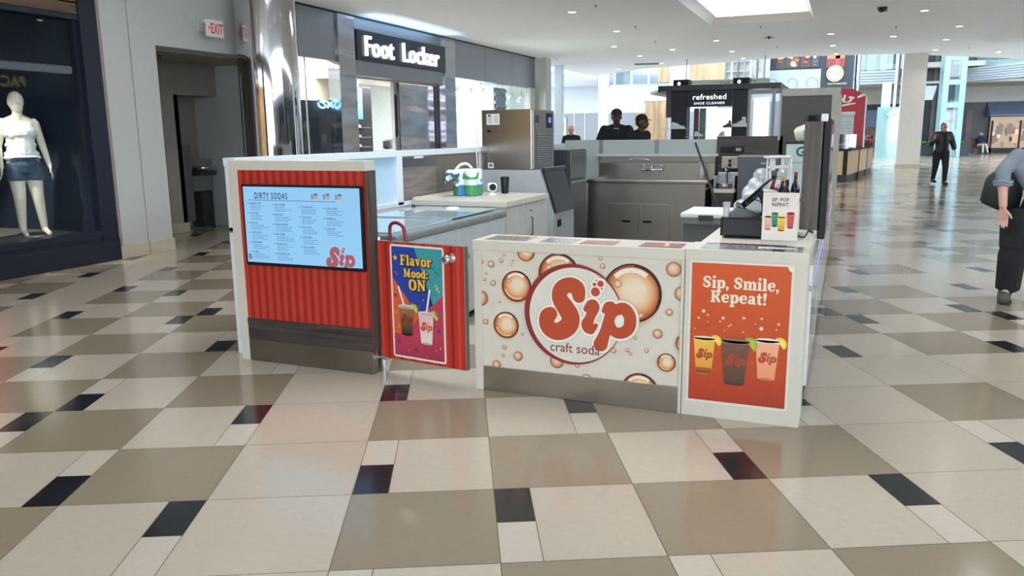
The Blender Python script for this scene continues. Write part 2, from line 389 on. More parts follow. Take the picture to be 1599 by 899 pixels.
# fat slab-serif letters as brush lines, x-height 0.5, capital 0.7
w = .085; t_ = .05; q_ = .04
GL = {
 'S': (.56, [[(.46, .50, .05), (.44, .60, t_), (.27, .66, t_), (.12, .56, .07), (.16, .43, .08), (.36, .32, .09), (.42, .18, .08), (.28, .06, t_), (.10, .12, t_), (.08, .22, .05)]]),
 'i': (.30, [[(.05, .46, q_), (.13, .46, q_)], [(.15, .42, w), (.15, .08, w)], [(.05, .04, q_), (.26, .04, q_)], [(.15, .66, .09), (.15, .665, .09)]]),
 'p': (.56, [[(.04, .46, q_), (.14, .46, q_)], [(.15, .42, w), (.15, -.14, w)], [(.04, -.18, q_), (.28, -.18, q_)], [(.18, .38, .06), (.30, .47, .05), (.43, .38, w), (.43, .14, w), (.30, .05, .05), (.18, .12, .05)]]),
 ',': (.22, [[(.10, .07, .08), (.12, .02, .06), (.06, -.12, .02)]]),
 'm': (.84, [[(.04, .46, q_), (.14, .46, q_)], [(.15, .42, w), (.15, .08, w)], [(.05, .04, q_), (.25, .04, q_)], [(.18, .40, .05), (.32, .47, .05), (.42, .38, w), (.42, .08, w)], [(.34, .04, q_), (.52, .04, q_)], [(.45, .40, .05), (.59, .47, .05), (.69, .38, w), (.69, .08, w)], [(.62, .04, q_), (.79, .04, q_)]]),
 'l': (.30, [[(.05, .68, q_), (.13, .68, q_)], [(.15, .64, w), (.15, .08, w)], [(.05, .04, q_), (.26, .04, q_)]]),
 'e': (.50, [[(.10, .27, .04), (.38, .27, .04)], [(.40, .28, .06), (.38, .42, .06), (.26, .47, .045), (.12, .38, .08), (.10, .22, .085), (.18, .08, .06), (.30, .045, .045), (.43, .12, .03)]]),
 'R': (.66, [[(.05, .66, q_), (.30, .66, q_)], [(.17, .62, w), (.17, .08, w)], [(.05, .04, q_), (.29, .04, q_)], [(.22, .66, q_), (.40, .64, .06), (.47, .51, w), (.38, .38, .06), (.22, .36, q_)], [(.34, .34, .07), (.45, .2, w), (.52, .06, .06), (.60, .06, .03)]]),
 'a': (.52, [[(.10, .40, .05), (.20, .47, .045), (.33, .42, .07), (.35, .3, w), (.35, .12, w), (.42, .04, .05), (.48, .06, .03)], [(.33, .27, .04), (.16, .25, .06), (.10, .14, .07), (.18, .05, .05), (.32, .11, .04)]]),
 't': (.36, [[(.03, .46, q_), (.31, .46, q_)], [(.15, .60, .05), (.15, .42, .08), (.15, .14, w), (.21, .05, .06), (.32, .08, .03)]]),
 '!': (.26, [[(.13, .62, .1), (.12, .26, .05)], [(.12, .07, .085), (.12, .075, .085)]]),
 'F': (.58, [[(.05, .66, q_), (.47, .66, q_)], [(.17, .62, w), (.17, .08, w)], [(.05, .04, q_), (.30, .04, q_)], [(.49, .68, .03), (.49, .54, .035)], [(.2, .37, q_), (.36, .37, q_)], [(.38, .44, .03), (.38, .3, .03)]]),
 'v': (.52, [[(.03, .46, q_), (.22, .46, q_)], [(.13, .42, w), (.26, .08, .06)], [(.40, .44, .045), (.27, .06, .045)], [(.33, .46, q_), (.47, .46, q_)]]),
 'o': (.54, [[(.27, .47, .045), (.13, .38, .08), (.11, .25, w), (.14, .12, .08), (.27, .045, .045), (.40, .12, .08), (.43, .25, w), (.41, .38, .08), (.27, .47, .045)]]),
 'r': (.44, [[(.04, .46, q_), (.14, .46, q_)], [(.15, .42, w), (.15, .08, w)], [(.05, .04, q_), (.27, .04, q_)], [(.18, .36, .05), (.27, .46, .05), (.36, .42, .07)]]),
 'M': (.86, [[(.05, .66, q_), (.18, .66, q_)], [(.14, .62, .06), (.14, .06, .05)], [(.05, .04, q_), (.25, .04, q_)], [(.18, .62, w), (.40, .12, .06)], [(.62, .62, .05), (.42, .12, .05)], [(.64, .62, w), (.64, .08, w)], [(.54, .04, q_), (.77, .04, q_)], [(.64, .66, q_), (.77, .66, q_)]]),
 'd': (.56, [[(.34, .68, q_), (.40, .68, q_)], [(.41, .64, w), (.41, .10, w)], [(.42, .04, q_), (.52, .04, q_)], [(.38, .40, .05), (.26, .47, .05), (.13, .36, .08), (.12, .18, w), (.24, .05, .05), (.37, .12, .05)]]),
 ':': (.24, [[(.11, .38, .085), (.11, .385, .085)], [(.11, .08, .085), (.11, .085, .085)]]),
 'O': (.72, [[(.35, .66, .045), (.16, .55, w), (.12, .35, .095), (.16, .15, w), (.35, .04, .045), (.54, .15, w), (.58, .35, .095), (.54, .55, w), (.35, .66, .045)]]),
 'N': (.72, [[(.04, .66, q_), (.17, .66, q_)], [(.14, .62, .05), (.14, .06, .05)], [(.04, .04, q_), (.25, .04, q_)], [(.17, .62, w), (.54, .12, w)], [(.57, .64, .05), (.57, .08, .05)], [(.47, .66, q_), (.68, .66, q_)]]),
 ' ': (.26, []),
}
def slab_width(txt): return sum(GL[ch][0] for ch in txt)
def slab(A, txt, x, z, cap, c, width=None, grow=0.0, shear=0.0):
    k = cap / 0.7; kx = k if width is None else width / slab_width(txt)
    cx = 0.0
    for ch in txt:
        w_, st = GL[ch]
        for s_ in st:
            A.stroke([(x + (cx + p[0]) * kx, z + p[1] * k + (cx + p[0]) * kx * shear, p[2] * (k + kx) / 2 + grow) for p in s_], c, n=4, sm=len(s_) > 2)
        cx += w_
# a drinks cup in print
def cup(A, x, z, wd, h, top, bot, logoc, wedge=None, lid=None, straw=None):
    if straw: A.layer(); A.stroke([(x + straw[0] * wd, z + h * .9, .06 * wd), (x + straw[1] * wd, z + h * straw[2], .06 * wd)], (238, 236, 232), sm=False)
    if wedge:
        A.layer(); sx, wc = wedge
        A.disc(x + sx * wd * .5, z + h * .93, wd * .30, wc, a0=-.9 if sx > 0 else 1.2, a1=2.2 if sx > 0 else 4.3); A.layer(); A.disc(x + sx * wd * .5, z + h * .93, wd * .22, tuple(min(255, int(q * 1.12)) for q in wc), a0=-.9 if sx > 0 else 1.2, a1=2.2 if sx > 0 else 4.3)
    A.layer(); A.grad([(x - wd * .36, z), (x + wd * .36, z), (x + wd * .5, z + h), (x - wd * .5, z + h)], [bot, bot, top, top])
    A.layer(); A.disc(x, z + h, wd * .5, tuple(int(q * .9 + 20) for q in top), r2=wd * .09)
    if lid: A.layer(); A.disc(x, z + h, wd * .53, lid, r2=wd * .10); A.quad(x - wd * .5, x + wd * .5, z + h * .93, z + h, lid)
    A.layer(); A.disc(x, z + .01 * h, wd * .35, tuple(int(q * .8) for q in bot), r2=wd * .06)
    A.layer(); logo(A, x - wd * .36, z + h * .42, wd * .17, logoc)
# ================================================================ the setting
# ---- floor: terrazzo tiles of 61 cm, laid as a woven checker with split corner strips
def build_floor():
    P = 0.60948; yaw = 0.45866; ox, oy = 0.12688, -0.13602
    c, s = math.cos(yaw), math.sin(yaw)
    T = [['CRb', 'B', 'CRb', 'P', 'B'], ['B', 'CRs', 'B', 'P', 'CLs'], ['CLb', 'B', 'CRb', 'P', 'B'], ['B', 'CLs', 'B', 'P', 'CLs']]
    EX = {(4, -1): 'P', (5, -1): 'P', (6, -1): 'P', (4, -2): 'CLs', (5, -2): 'B', (6, -2): 'CLs', (5, -3): 'CLb', (6, -3): 'B', (7, -3): 'CLb', (5, -4): 'B', (6, -4): 'CRs', (7, -4): 'B', (5, -5): 'CRb', (6, -5): 'B', (7, -5): 'CRb', (9, -7): 'CLs', (4, -3): 'B'}
    def kind(i, j):
        if (i, j) in EX: return EX[(i, j)]
        if i < 3 or j >= 0: return T[j % 4][i % 5]
        if i % 5 == 3 or (-j) % 5 == 1: return 'P'
        if (i + j + 1 + (i - 4) // 5 + (-j - 2) // 5) % 2 == 0: return 'B'
        return ['CLs', 'CRb', 'CRs', 'CLb'][(-j + i // 2) % 4]
    CR, BE, BK, SP = (189, 176, 159), (145, 131, 111), (32, 34, 39), (195, 185, 169)
    m = MB(); m.c = []; g = 0.0018
    rnd = random.Random(3)
    def q(u0, u1, v0, v1, col, k=1.0):
        vs = []
        for u, v in ((u0, v0), (u1, v0), (u1, v1), (u0, v1)):
            uu = u + (g if u in (u0,) else -g); vv = v + (g if v in (v0,) else -g)
            vs.append((ox + uu * c + vv * s, oy + uu * s - vv * c, 0.0))
        col = rgb(*col); col = (col[0] * k, col[1] * k, col[2] * k, 1)
        m.add(vs, [(3, 2, 1, 0)], 0); m.c.extend([col] * 4)
    for i in range(-45, 75):
        for j in range(-125, 32):
            cx = ox + (i * c + j * s) * P; cy = oy + (i * s - j * c) * P
            if cx < -19 or cx > 26 or cy < -13 or cy > 74: continue
            u, v = i * P, j * P; k = kind(i, j); f = rnd.uniform(0.96, 1.03); w_ = P * .255; h_ = P * .5
            if k == 'P': q(u, u + P, v, v + P, CR, f)
            elif k == 'B': q(u, u + P, v, v + P, BE, f)
            else:
                fr, nr = (BK, SP) if k[2] == 'b' else (SP, BK)
                if k[1] == 'R': q(u, u + P - w_, v, v + P, CR, f); s0 = u + P - w_
                else: q(u + w_, u + P, v, v + P, CR, f); s0 = u
                q(s0, s0 + w_, v, v + h_, fr, f); q(s0, s0 + w_, v + h_, v + P, nr, f)
    # grout bed just under the tiles, and slab
    n0 = len(m.v); m.box(-20, 27, -14, 75, -0.12, -0.0006, 1); m.c.extend([rgb(90, 78, 64)] * (len(m.v) - n0))
    fm = attr_mat('terrazzo_tile', 0.16, vary=0.03, scale=30); 
    nt = fm.node_tree; p = nt.nodes['Principled BSDF']; p.inputs['Specular IOR Level'].default_value = 0.5
    n = nt.nodes.new('ShaderNodeTexNoise'); n.inputs['Scale'].default_value = 1.3; mr = nt.nodes.new('ShaderNodeMapRange')
    mr.inputs['To Min'].default_value = 0.10; mr.inputs['To Max'].default_value = 0.2
    tc = nt.nodes.new('ShaderNodeTexCoord'); nt.links.new(tc.outputs['Object'], n.inputs['Vector'])
    nt.links.new(n.outputs['Fac'], mr.inputs['Value']); nt.links.new(mr.outputs[0], p.inputs['Roughness'])
    struct(m.build('floor', [fm, mat('grout', (92, 80, 66), 0.8)]), 'polished cream, taupe and black terrazzo tile floor')
build_floor()

# ---- ceiling
def build_ceiling():
    m = MB(); zc = 4.5; wells = [(-1.82, 0.95, 13.2, 19.85), (-1.82, 0.95, -0.8, 4.6), (-1.82, 0.95, -14.0, -8.0)]  # last well is unseen, added for its light on the kiosk front
    edge = [(-10.6, 37.4), (-9.67, 36.6), (-7.33, 34.24), (-5.34, 33.35), (0.0, 31.2), (3.57, 32.0), (8.85, 37.5), (12, 40.5)]
    def yfar(x):
        for (x0, y0), (x1, y1) in zip(edge, edge[1:]):
            if x0 <= x <= x1: return y0 + (y1 - y0) * (x - x0) / (x1 - x0)
        return 37.4
    xs = sorted(set([-10.6, -9.67, -8.2, -5.0, -1.82, 0.95, 5.4, 0.0, 3.57, -7.33, -5.34, 8.85, 12]))
    th = 0.45
    for x0, x1 in zip(xs, xs[1:]):
        ys = [-16.0]; 
        xm = (x0 + x1) / 2
        W_ = [w for w in wells if w[0] <= xm <= w[1]]
        segs = []; y = -16.0
        for w in sorted(W_, key=lambda w: w[2]): segs.append((y, w[2])); y = w[3]
        segs.append((y, None))
        for a, b in segs:
            if b is None: m.prism([(x0, a), (x1, a), (x1, yfar(x1)), (x0, yfar(x0))], zc, zc + th, 'z')
            else: m.box(x0, x1, a, b, zc, zc + th)
    # stepped soffit along the steel shopfront, and its splayed end
    m.prism([(-8.2, -16), (-5.0, -16), (-5.0, 20.3), (-8.2, 20.3)], zc - 0.001, zc, 'z')
    m.add([(-8.2, -16, zc), (-8.2, -16, zc - .13), (-5.0, -16, zc - .002), (-8.2, 20.3, zc), (-8.2, 20.3, zc - .13), (-5.0, 20.3, zc - .002), (-7.9, 27.4, zc - .002)],
          [(0, 3, 4, 1), (1, 4, 5, 2), (4, 6, 5), (3, 6, 4)])
    # dropped soffit at the right, with splayed sides
    lo = [(5.9202, 27.0364), (6.0024, 20.8679)]
    m.add([(5.0, 8, zc), (5.9, 8, zc - .28), (5.4, 26.5, zc - .0), (6.0, 26.0, zc - .28), (12, 26.5, zc), (12, 26.0, zc - .28), (12, 8, zc - .28)],
          [(0, 2, 3, 1), (2, 4, 5, 3), (1, 3, 5, 6)])
    struct(m.build('ceiling', CEIL), 'white plasterboard mall ceiling with shallow coffers')
    for k, w in enumerate(wells):
        t = MB(); x0, x1, y0, y1 = w; i = 0.22; h = 0.16
        a = [(x0, y0), (x1, y0), (x1, y1), (x0, y1)]; b = [(x0 + i, y0 + i), (x1 - i * .6, y0 + i), (x1 - i * .6, y1 - i * 2), (x0 + i, y1 - i * 2)]
        t.add([(*p, zc) for p in a] + [(*p, zc + h) for p in b], [(j, j + 4, (j + 1) % 4 + 4, (j + 1) % 4) for j in range(4)])
        o = struct(t.build('trim_%d' % (k + 1), WHITE), 'splayed white border of ceiling light well')
        g = MB(); g.box(b[0][0] - .01, b[1][0] + .01, b[0][1] - .01, b[2][1] + .01, zc + h, zc + h + .02)
        struct(g.build('window_%d' % (k + 11), emis('daylight_diffuser', (238, 248, 255), 1.1)), 'glowing white daylight panel of ceiling well')
build_ceiling()
# ---- recessed downlights
DL = [(-4.57, 15.6), (-4.57, 19.8), (-5.78, 23.9), (-5.77, 27.7), (-4.12, 25.85), (-5.7, 31.4), (-8.22, 33.6), (-2.24, 23.75), (-2.24, 27.66), (-2.22, 30.9),
      (1.3, 23.6), (1.3, 27.35), (1.35, 30.7), (3.59, 19.45), (3.14, 25.3), (4.82, 23.4), (4.84, 27.2), (4.85, 30.9), (7.26, 33.2)]
for yy in (-12.5, -8.6, -4.8, -1.0, 2.9, 6.8, 10.7): DL += [(-4.57, yy), (3.9, yy)]
def downlight():
    t = thing('ceiling_downlight', 'x', 'ceiling light', group='round recessed ceiling downlights')
    m = MB(); m.lathe([(0.115, 0), (0.125, -0.008), (0.10, -0.012), (0.095, 0.0)], 24, cap=False)
    m.build('trim_ring', WHITE, t)
    m = MB(); m.lathe([(0.0, -0.003), (0.097, -0.003)], 24, cap=False); m.build('lens', emis('downlight_glow', (255, 252, 244), 9.0), t)
    return t
proto = None
def where(x, y):
    row = 'nearest' if y < 21 else 'far'
    return x, y
DLN = {0: 'round ceiling downlight, nearest one above the steel shopfront side', 1: 'second round downlight left of the bright ceiling well', 2: 'round downlight above the white corridor, left of a pair', 3: 'round downlight above the small ceiling vent on the left',
       4: 'round downlight between the ceiling well and the left lights', 5: 'small round downlight beside the slotted ceiling vent', 6: 'small round downlight over the corridor opening', 7: 'round downlight directly behind the bright ceiling well',
       8: 'round downlight behind the well, second in its row', 9: 'round downlight at the ceiling edge over the shoe cleaner kiosk', 10: 'round downlight right of the ceiling well, nearest of three in line', 11: 'round downlight right of the ceiling well, middle of three in line', 12: 'round downlight at the ceiling edge above the food mural',
       13: 'large round downlight right of the dark security dome', 14: 'round downlight above the pillar, left of the dropped soffit', 15: 'round downlight touching the dropped soffit corner', 16: 'round downlight behind the dropped soffit corner', 17: 'round downlight at the ceiling edge over the glass lift', 18: 'rightmost round downlight near the ceiling edge'}
for i, (x, y) in enumerate(DL):
    o = downlight() if i == 0 else copy_tree(proto)
    if i == 0: proto = o
    o.location = (x, y, 4.499)
    o['label'] = DLN.get(i, 'round recessed downlight in the near ceiling above the kiosk walkway')
    l = bpy.data.lights.new('downlight_lamp', 'SPOT'); l.energy = 38; l.spot_size = 2.5; l.spot_blend = 0.8; l.shadow_soft_size = 0.09; l.color = (1.0, 0.97, 0.92)
    lo = bpy.data.objects.new('downlight_lamp', l); COL.objects.link(lo); lo.location = (x, y, 4.47)

# ---- left: white pier, wall over the recess, base tiles
AW = -6.52
m = MB(); m.box(AW - .35, AW, 3.25, 3.655, 0, 4.5, 0); m.box(AW - .35, AW + .012, 3.665, 4.07, 0, 4.5, 0); m.box(AW - .3, AW - .006, 3.65, 3.67, 0, 4.5, 1)
m.box(AW - .35, AW, 4.07, 6.9, 2.72, 4.5, 0); m.box(AW - .35, AW, 6.3, 6.9, 0, 2.72, 0); m.box(AW - 3.4, AW - .35, 6.75, 6.9, 0, 4.5, 0)
m.box(AW - .34, AW + .004, 3.19, 3.25, 0, 4.5, 2)
struct(m.build('wall_left', [WALLW, mat('seam', (120, 118, 112), 0.7), mat('greige_trim', (150, 142, 130), 0.6)]), 'off-white plaster pier and wall beside the recess')
m = MB(); bs = mat('beige_base_tile', (196, 184, 164), 0.4)
m.box(AW - .3, AW + .02, 3.2, 3.655, 0, .165, 0, .004); m.box(AW - .34, AW + .032, 3.665, 4.085, 0, .168, 0, .004)
struct(m.build('baseboard_left', bs), 'beige tile base of the white pier')
# ---- recess with the drinking fountain
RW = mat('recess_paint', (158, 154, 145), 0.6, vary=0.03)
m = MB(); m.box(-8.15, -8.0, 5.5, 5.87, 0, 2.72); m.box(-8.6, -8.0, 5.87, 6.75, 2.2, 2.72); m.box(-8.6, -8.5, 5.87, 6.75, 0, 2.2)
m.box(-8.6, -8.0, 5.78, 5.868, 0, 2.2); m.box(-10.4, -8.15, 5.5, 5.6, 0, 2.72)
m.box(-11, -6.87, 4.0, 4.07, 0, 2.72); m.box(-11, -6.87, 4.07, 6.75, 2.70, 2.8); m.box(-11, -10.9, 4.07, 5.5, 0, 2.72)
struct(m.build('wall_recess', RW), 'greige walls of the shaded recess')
m = MB(); m.box(-8.14, -7.98, 5.5, 5.88, 0, .15); m.box(-8.5, -8.48, 5.88, 6.75, 0, .15); m.box(-8.5, -8.0, 5.868, 5.885, 0, .15)
struct(m.build('baseboard_recess', bs), 'beige tile base inside the recess')
m = MB(); m.box(-8.6, -8.5, 5.5, 5.53, 0, 2.1); m.box(-8.5, -8.02, 5.47, 5.5, 0, 2.15)
m.box(-8.1, -7.97, 5.44, 5.50, 0, 2.15)
struct(m.build('trim_recess', mat('brown_jamb', (104, 88, 72), 0.5)), 'brown door jamb inside the recess')
m = MB(); m.box(-7.998, -7.985, 5.8622, 5.8622 + .17, .15, 1.4, 0, .003)
tag(m.build('corner_guard', mat('guard_grey', (98, 98, 96), 0.4)), 'dark grey wall guard strip inside the recess', 'corner guard')
# drinking fountain
t = thing('drinking_fountain', 'stainless steel wall-hung drinking fountain in the recess', 'drinking fountain', (-8.24, 6.4, 0))
m = MB(); m.box(-.24, .05, -.18, .3, .62, 1.16, 0, .01); m.build('back_panel', STEEL, t)
m = MB(); m.lathe([(.02, .96), (.13, .965), (.19, .99), (.21, 1.03), (.205, 1.035), (.18, 1.0), (.02, .985)], 28, c=(.22, -.08, 0)); m.build('bowl', CHROME, t)
m = MB(); m.box(.02, .34, -.26, .12, .89, .97, 0, .03); m.build('bowl_apron', DGREY, t)
m = MB(); m.tube([(.18, -.16, 1.0), (.18, -.16, 1.05), (.2, -.14, 1.075), (.23, -.12, 1.07)], .008); m.build('spout', CHROME, t)
m = MB(); m.box(-.2, .03, .02, .3, 0, .62, 0, .01); m.build('pedestal', DGREY, t)
# ceiling sprinkler in the recess
def sprinkler(loc, label):
    t = thing('sprinkler_head', label, 'sprinkler', loc)
    m = MB(); m.lathe([(.03, 0), (.034, -.004), (.012, -.012)], 14); m.build('escutcheon', BLACK, t)
    m = MB(); m.cyl((0, 0, -.01), (0, 0, -.05), .006); m.lathe([(.001, -.05), (.022, -.052), (.022, -.056), (.001, -.056)], 12); m.build('deflector', DGREY, t)
    return t
sprinkler((-7.3, 4.9, 2.70), 'dark sprinkler head on the recess ceiling')
# ---- exit sign
t = thing('exit_sign', 'white exit sign with red letters on bracket over the recess', 'exit sign', (AW + .22, 4.9564, 2.9149))
m = MB(); m.box(-.22, -.19, -.1, .1, .06, .28, 0, .004); m.box(-.19, -.02, -.03, .03, .19, .24, 0, .004); m.build('mounting_bracket', WALLW, t)
m = MB(); m.box(-.02, .02, -.155, .155, -.02, .21, 0, .006); m.build('sign_box', mat('sign_white', (226, 222, 220), 0.4), t)
A_ = Art(); A_.quad(-.15, .15, -.012, .202, (232, 218, 218)); A_.layer(); A_.text('EXIT', .022, .03, .135, (214, 38, 52), bold=.02, sx=.60, align='CENTER')
A_.poly([(-.145, .10), (-.115, .13), (-.115, .07)], (214, 38, 52))
A_.build('lettering', PRINT, t, rot=(0, 0, PI / 2), loc=(.0215, 0, 0))

# ---- left shop: navy frame, display window, wood slats
m = MB()
m.box(AW - .25, AW + .02, 2.95, 3.19, 0, 4.5, 0, .004)          # right post
m.box(AW - .22, AW, -14, 2.95, 0, .30, 0); m.box(AW - .05, AW + .035, -14, 3.19, 0, .26, 0, .006); m.box(AW - .22, AW + .015, -14, 2.95, .30, .385, 0, .006)
m.box(AW - .22, AW, -14, 2.95, 2.9, 2.96, 0); m.box(AW - .2, AW - .05, 2.90, 2.95, .385, 2.9, 0)
for yy in (.45, -3.2, -6.9, -10.6): m.box(AW - .14, AW - .03, yy - .02, yy + .02, .385, 2.9, 0)
struct(m.build('wall_shopfront', NAVY), 'navy painted shopfront frame on the left')
m = MB(); 
for k in range(11): m.box(AW - .12, AW - .01, -14, 2.95, 2.965 + k * .14, 2.965 + k * .14 + .122, 0, .004)
m.box(AW - .22, AW - .12, -14, 2.95, 2.96, 4.5, 1)
struct(m.build('trim_slats', [wood('brown_slats', (88, 66, 50), (116, 88, 66), stretch=(8, .6, 8)), BLACK]), 'brown wood slats over the display window')
m = MB(); m.box(AW - .10, AW - .09, -14, 2.9, .385, 2.9); struct(m.build('window_1', GLASS), 'display window glass of the left shop')
SHN = mat('display_wall_navy', (34, 46, 66), 0.55, vary=.15, scale=1.5)
m = MB(); m.box(-9.2, -9.1, -14, 3.1, 0, 3.2, 0); m.box(-9.2, AW - .25, 3.0, 3.1, 0, 3.2, 0); m.box(-9.2, AW - .22, -14, 3.1, 3.1, 3.2, 0)
m.box(-9.1, AW - .22, -14, 3.0, .0, .36, 1)
struct(m.build('wall_display', [SHN, mat('display_floor', (120, 118, 112), .5)]), 'dark display space behind the left window')
l = bpy.data.lights.new('display_lamp', 'SPOT'); l.energy = 210; l.spot_size = .85; l.spot_blend = .5; l.color = (1, .95, .85); l.shadow_soft_size = .05
lo = bpy.data.objects.new('display_lamp', l); COL.objects.link(lo); lo.location = (-6.9, 1.1, 3.0); lo.rotation_euler = (V((-7.15, 2.0, 1.2)) - V((-6.9, 1.1, 3.0))).to_track_quat('-Z', 'Y').to_euler()
t = thing('display_spotlight', 'small round white light on the display window ceiling', 'spotlight', (-7.6, 1.75, 3.098))
m = MB(); m.lathe([(.07, 0), (.075, -.01), (.05, -.012)], 20, cap=False); m.build('ring', WHITE, t)
m = MB(); m.lathe([(.0, -.006), (.06, -.006)], 20, cap=False); m.build('lens', emis('spot_glow', (255, 250, 240), 6.0), t)

# ---- chrome column
t = thing('chrome_column', 'tall mirror-polished chrome column beside the recess', 'column', (-6.0, 5.68, 0))
m = MB(); m.lathe([(.435, .12), (.435, 4.5)], 64, cap=False); m.build('shaft', steel('mirror_chrome', (205, 203, 203), 0.05, wave=0.012, wscale=1.2, stretch=(1.6, 1.6, .5), bstr=0.0), t)
m = MB(); m.lathe([(.43, 0), (.455, .0), (.455, .12), (.436, .13)], 64); m.build('base_ring', STEEL, t)

# ---- steel shopfront at a = -9.7
FX = -9.7
WAVY = steel('wavy_steel', (176, 178, 184), 0.16, wave=0.07, wscale=.8, stretch=(.5, .5, 2.2), bstr=0)
FAC = steel('facade_steel', (150, 153, 160), 0.33, brush=(40, 40, 1.0))
m = MB()
m.box(FX - .25, FX, 6.9, 12.83, 3.32, 4.47, 0); m.box(FX - .25, FX, 19.2, 26.4, 3.32, 4.47, 0)
m.box(FX - .25, FX, 13.55, 18.45, 4.18, 4.47, 0); m.box(FX - .25, FX + .01, 13.55, 18.45, 3.05, 3.42, 0)
m.box(FX - .25, FX + .0, 25.9, 26.4, 0, 3.32, 1)
m.box(FX - .2, FX + .0, 6.9, 12.8, 0, .35, 0); m.box(FX - .2, FX + .0, 19.2, 26.2, 0, .35, 0)
for yy in (6.9, 9.1, 11.3, 21.6, 24.0): m.box(FX - .01, FX + .002, yy, yy + .012, 3.32, 4.47, 2)
m.box(FX - .1, FX + .03, 6.9, 26.4, 4.465, 4.5, 2)
struct(m.build('wall_steel_shopfront', [FAC, WALLW, BLACK]), 'brushed steel panels of the shoe shop front')
m = MB(); m.box(FX - .3, FX + .06, 12.83, 13.55, 0, 4.46, 0, .01); m.box(FX - .3, FX + .06, 18.45, 19.2, 0, 4.46, 0, .01)
struct(m.build('trim_pilasters', WAVY), 'polished steel pilasters either side of the shop entrance')
# entrance side: ceiling of the entry, folded steel shutter
m = MB(); m.box(FX - 1.4, FX - .25, 13.55, 18.45, 3.0, 3.05, 0); struct(m.build('trim_entry', mat('entry_soffit', (190, 188, 184), .4)), 'pale soffit over the shop entrance')
t = thing('entrance_panel', 'rippled polished steel panel in the shoe shop entrance', 'metal panel', (FX - .25, 16.1, 0))
m = MB(); m.box(-.06, 0, .02, 2.2, .02, 2.98, 0, .01); m.build('panel', steel('rippled_steel', (190, 180, 186), 0.14, wave=0.16, wscale=.8, stretch=(.35, .35, 1.5), bstr=.0), t)
m = MB(); m.box(-.08, .03, -.03, .02, 0, 3.0, 0); m.box(-.08, .03, 2.2, 2.33, 0, 3.0, 0); m.build('frame', DGREY, t)
m = MB(); m.tube([(.03, -.22, 1.5), (.06, -.22, 1.55), (.06, -.22, 2.6), (.03, -.22, 2.65)], .03); m.box(-.08, .03, -.28, -.16, 0, 3.0, 1); m.build('stile', [BLACK, GREYM], t)
# glass of the shop windows
m = MB(); m.box(FX - .12, FX - .105, 6.9, 12.83, .35, 3.32); struct(m.build('window_2', GLASS), 'shop window left of the entrance')
m = MB(); m.box(FX - .12, FX - .105, 19.2, 25.9, .35, 3.32); struct(m.build('window_3', GLASS), 'shop window right of the entrance')
m = MB()
for yy in (11.65, 21.0): m.box(FX - .13, FX - .09, yy, yy + .02, .35, 3.32)
struct(m.build('trim_glass_joint', GREYM), 'glass joints of the shop windows')
# shop interior: bright white
SW = mat('shop_white', (240, 242, 244), 0.6, vary=.01)
m = MB(); m.box(-20, -19.9, 7, 27, 0, 3.8, 0); m.box(-20, FX - .3, 6.95, 7.05, 0, 3.8, 0); m.box(-20, FX - .2, 26.2, 26.3, 0, 3.8, 2); m.box(-20, FX - .25, 7, 26.3, 3.7, 3.8, 0)
m.box(-11.0, -10.9, 12.518, 14.4982 - .2, 0, 3.25, 1); m.box(-11.0, -10.9, 20.0, 23.7012, 0, 3.6, 0)
m.box(-14.2, -14.1, 16.3, 19.4, 0, 3.0, 0)
struct(m.build('wall_shop_interior', [SW, mat('shop_cream', (206, 200, 180), .6), mat('shop_grey_wall', (176, 188, 188), .6)]), 'bright white interior of the shoe shop')
area('shop_panel_light', (-12.6, 16.5, 3.6), 4.5, 6.0, 2000, (0.94, .98, 1.0))
area('shop_panel_light', (-10.4, 21.6, 3.6), .7, 3.0, 230, (0.94, .98, 1.0))
area('shop_panel_light', (-10.4, 12.0, 3.6), .7, 3.5, 150, (1, .97, .9))
m = MB(); m.box(-10.88, -10.80, 10.5, 14.4982 - .2, 3.1125, 3.1125 + .03); struct(m.build('trim_light_strip', emis('strip_glow', (250, 252, 255), 2.2)), 'white light strip inside the left shop window')
# shop sign
t = thing('shop_sign', 'dark shop sign with big glowing white letters over entrance', 'sign', (FX, 13.58, 3.42))
m = MB(); m.box(-.1, .09, 0, 4.88, 0, .75, 0, .01); m.build('sign_box', mat('sign_navy', (18, 30, 52), .3), t)
A_ = Art(step=.004); A_.text('F', .30, .13, .50, (245, 250, 255), bold=.008, sx=1.0); A_.text('oot', .66, .13, .50, (245, 250, 255), bold=.008, sx=1.0, space=1.08)
A_.text('L', 2.20, .13, .50, (245, 250, 255), bold=.008, sx=1.0); A_.text('ocker', 2.58, .13, .50, (245, 250, 255), bold=.008, sx=1.0, space=1.08)
def extrude_art(A_, d):
    A_.flush()
    # give flat lettering a real thickness
    mb = MB(); n = len(A_.v); mb.v = [(p[0], 0, p[2]) for p in A_.v] + [(p[0], -d, p[2]) for p in A_.v]
    mb.f = [tuple(i + n for i in f) for f in A_.f]; ed = {}
    for f in A_.f:
        for i in range(len(f)):
            e_ = (f[i], f[(i + 1) % len(f)]); ed[e_] = 1
    for (i, j) in ed:
        if (j, i) not in ed: mb.f.append((j, i, i + n, j + n))
    mb.m = [0] * len(mb.f); mb.sm = [False] * len(mb.f); return mb
e_ = extrude_art(A_, .06); o = e_.build('lettering', emis('letter_glow', (236, 246, 255), 1.4), t, loc=(.095, 0, 0)); o.rotation_euler = (0, 0, PI / 2)
area('sign_glow', (FX + .45, 16, 4.2), .3, 4.6, 14, (.42, .70, 1.0), (PI, 0, 0))

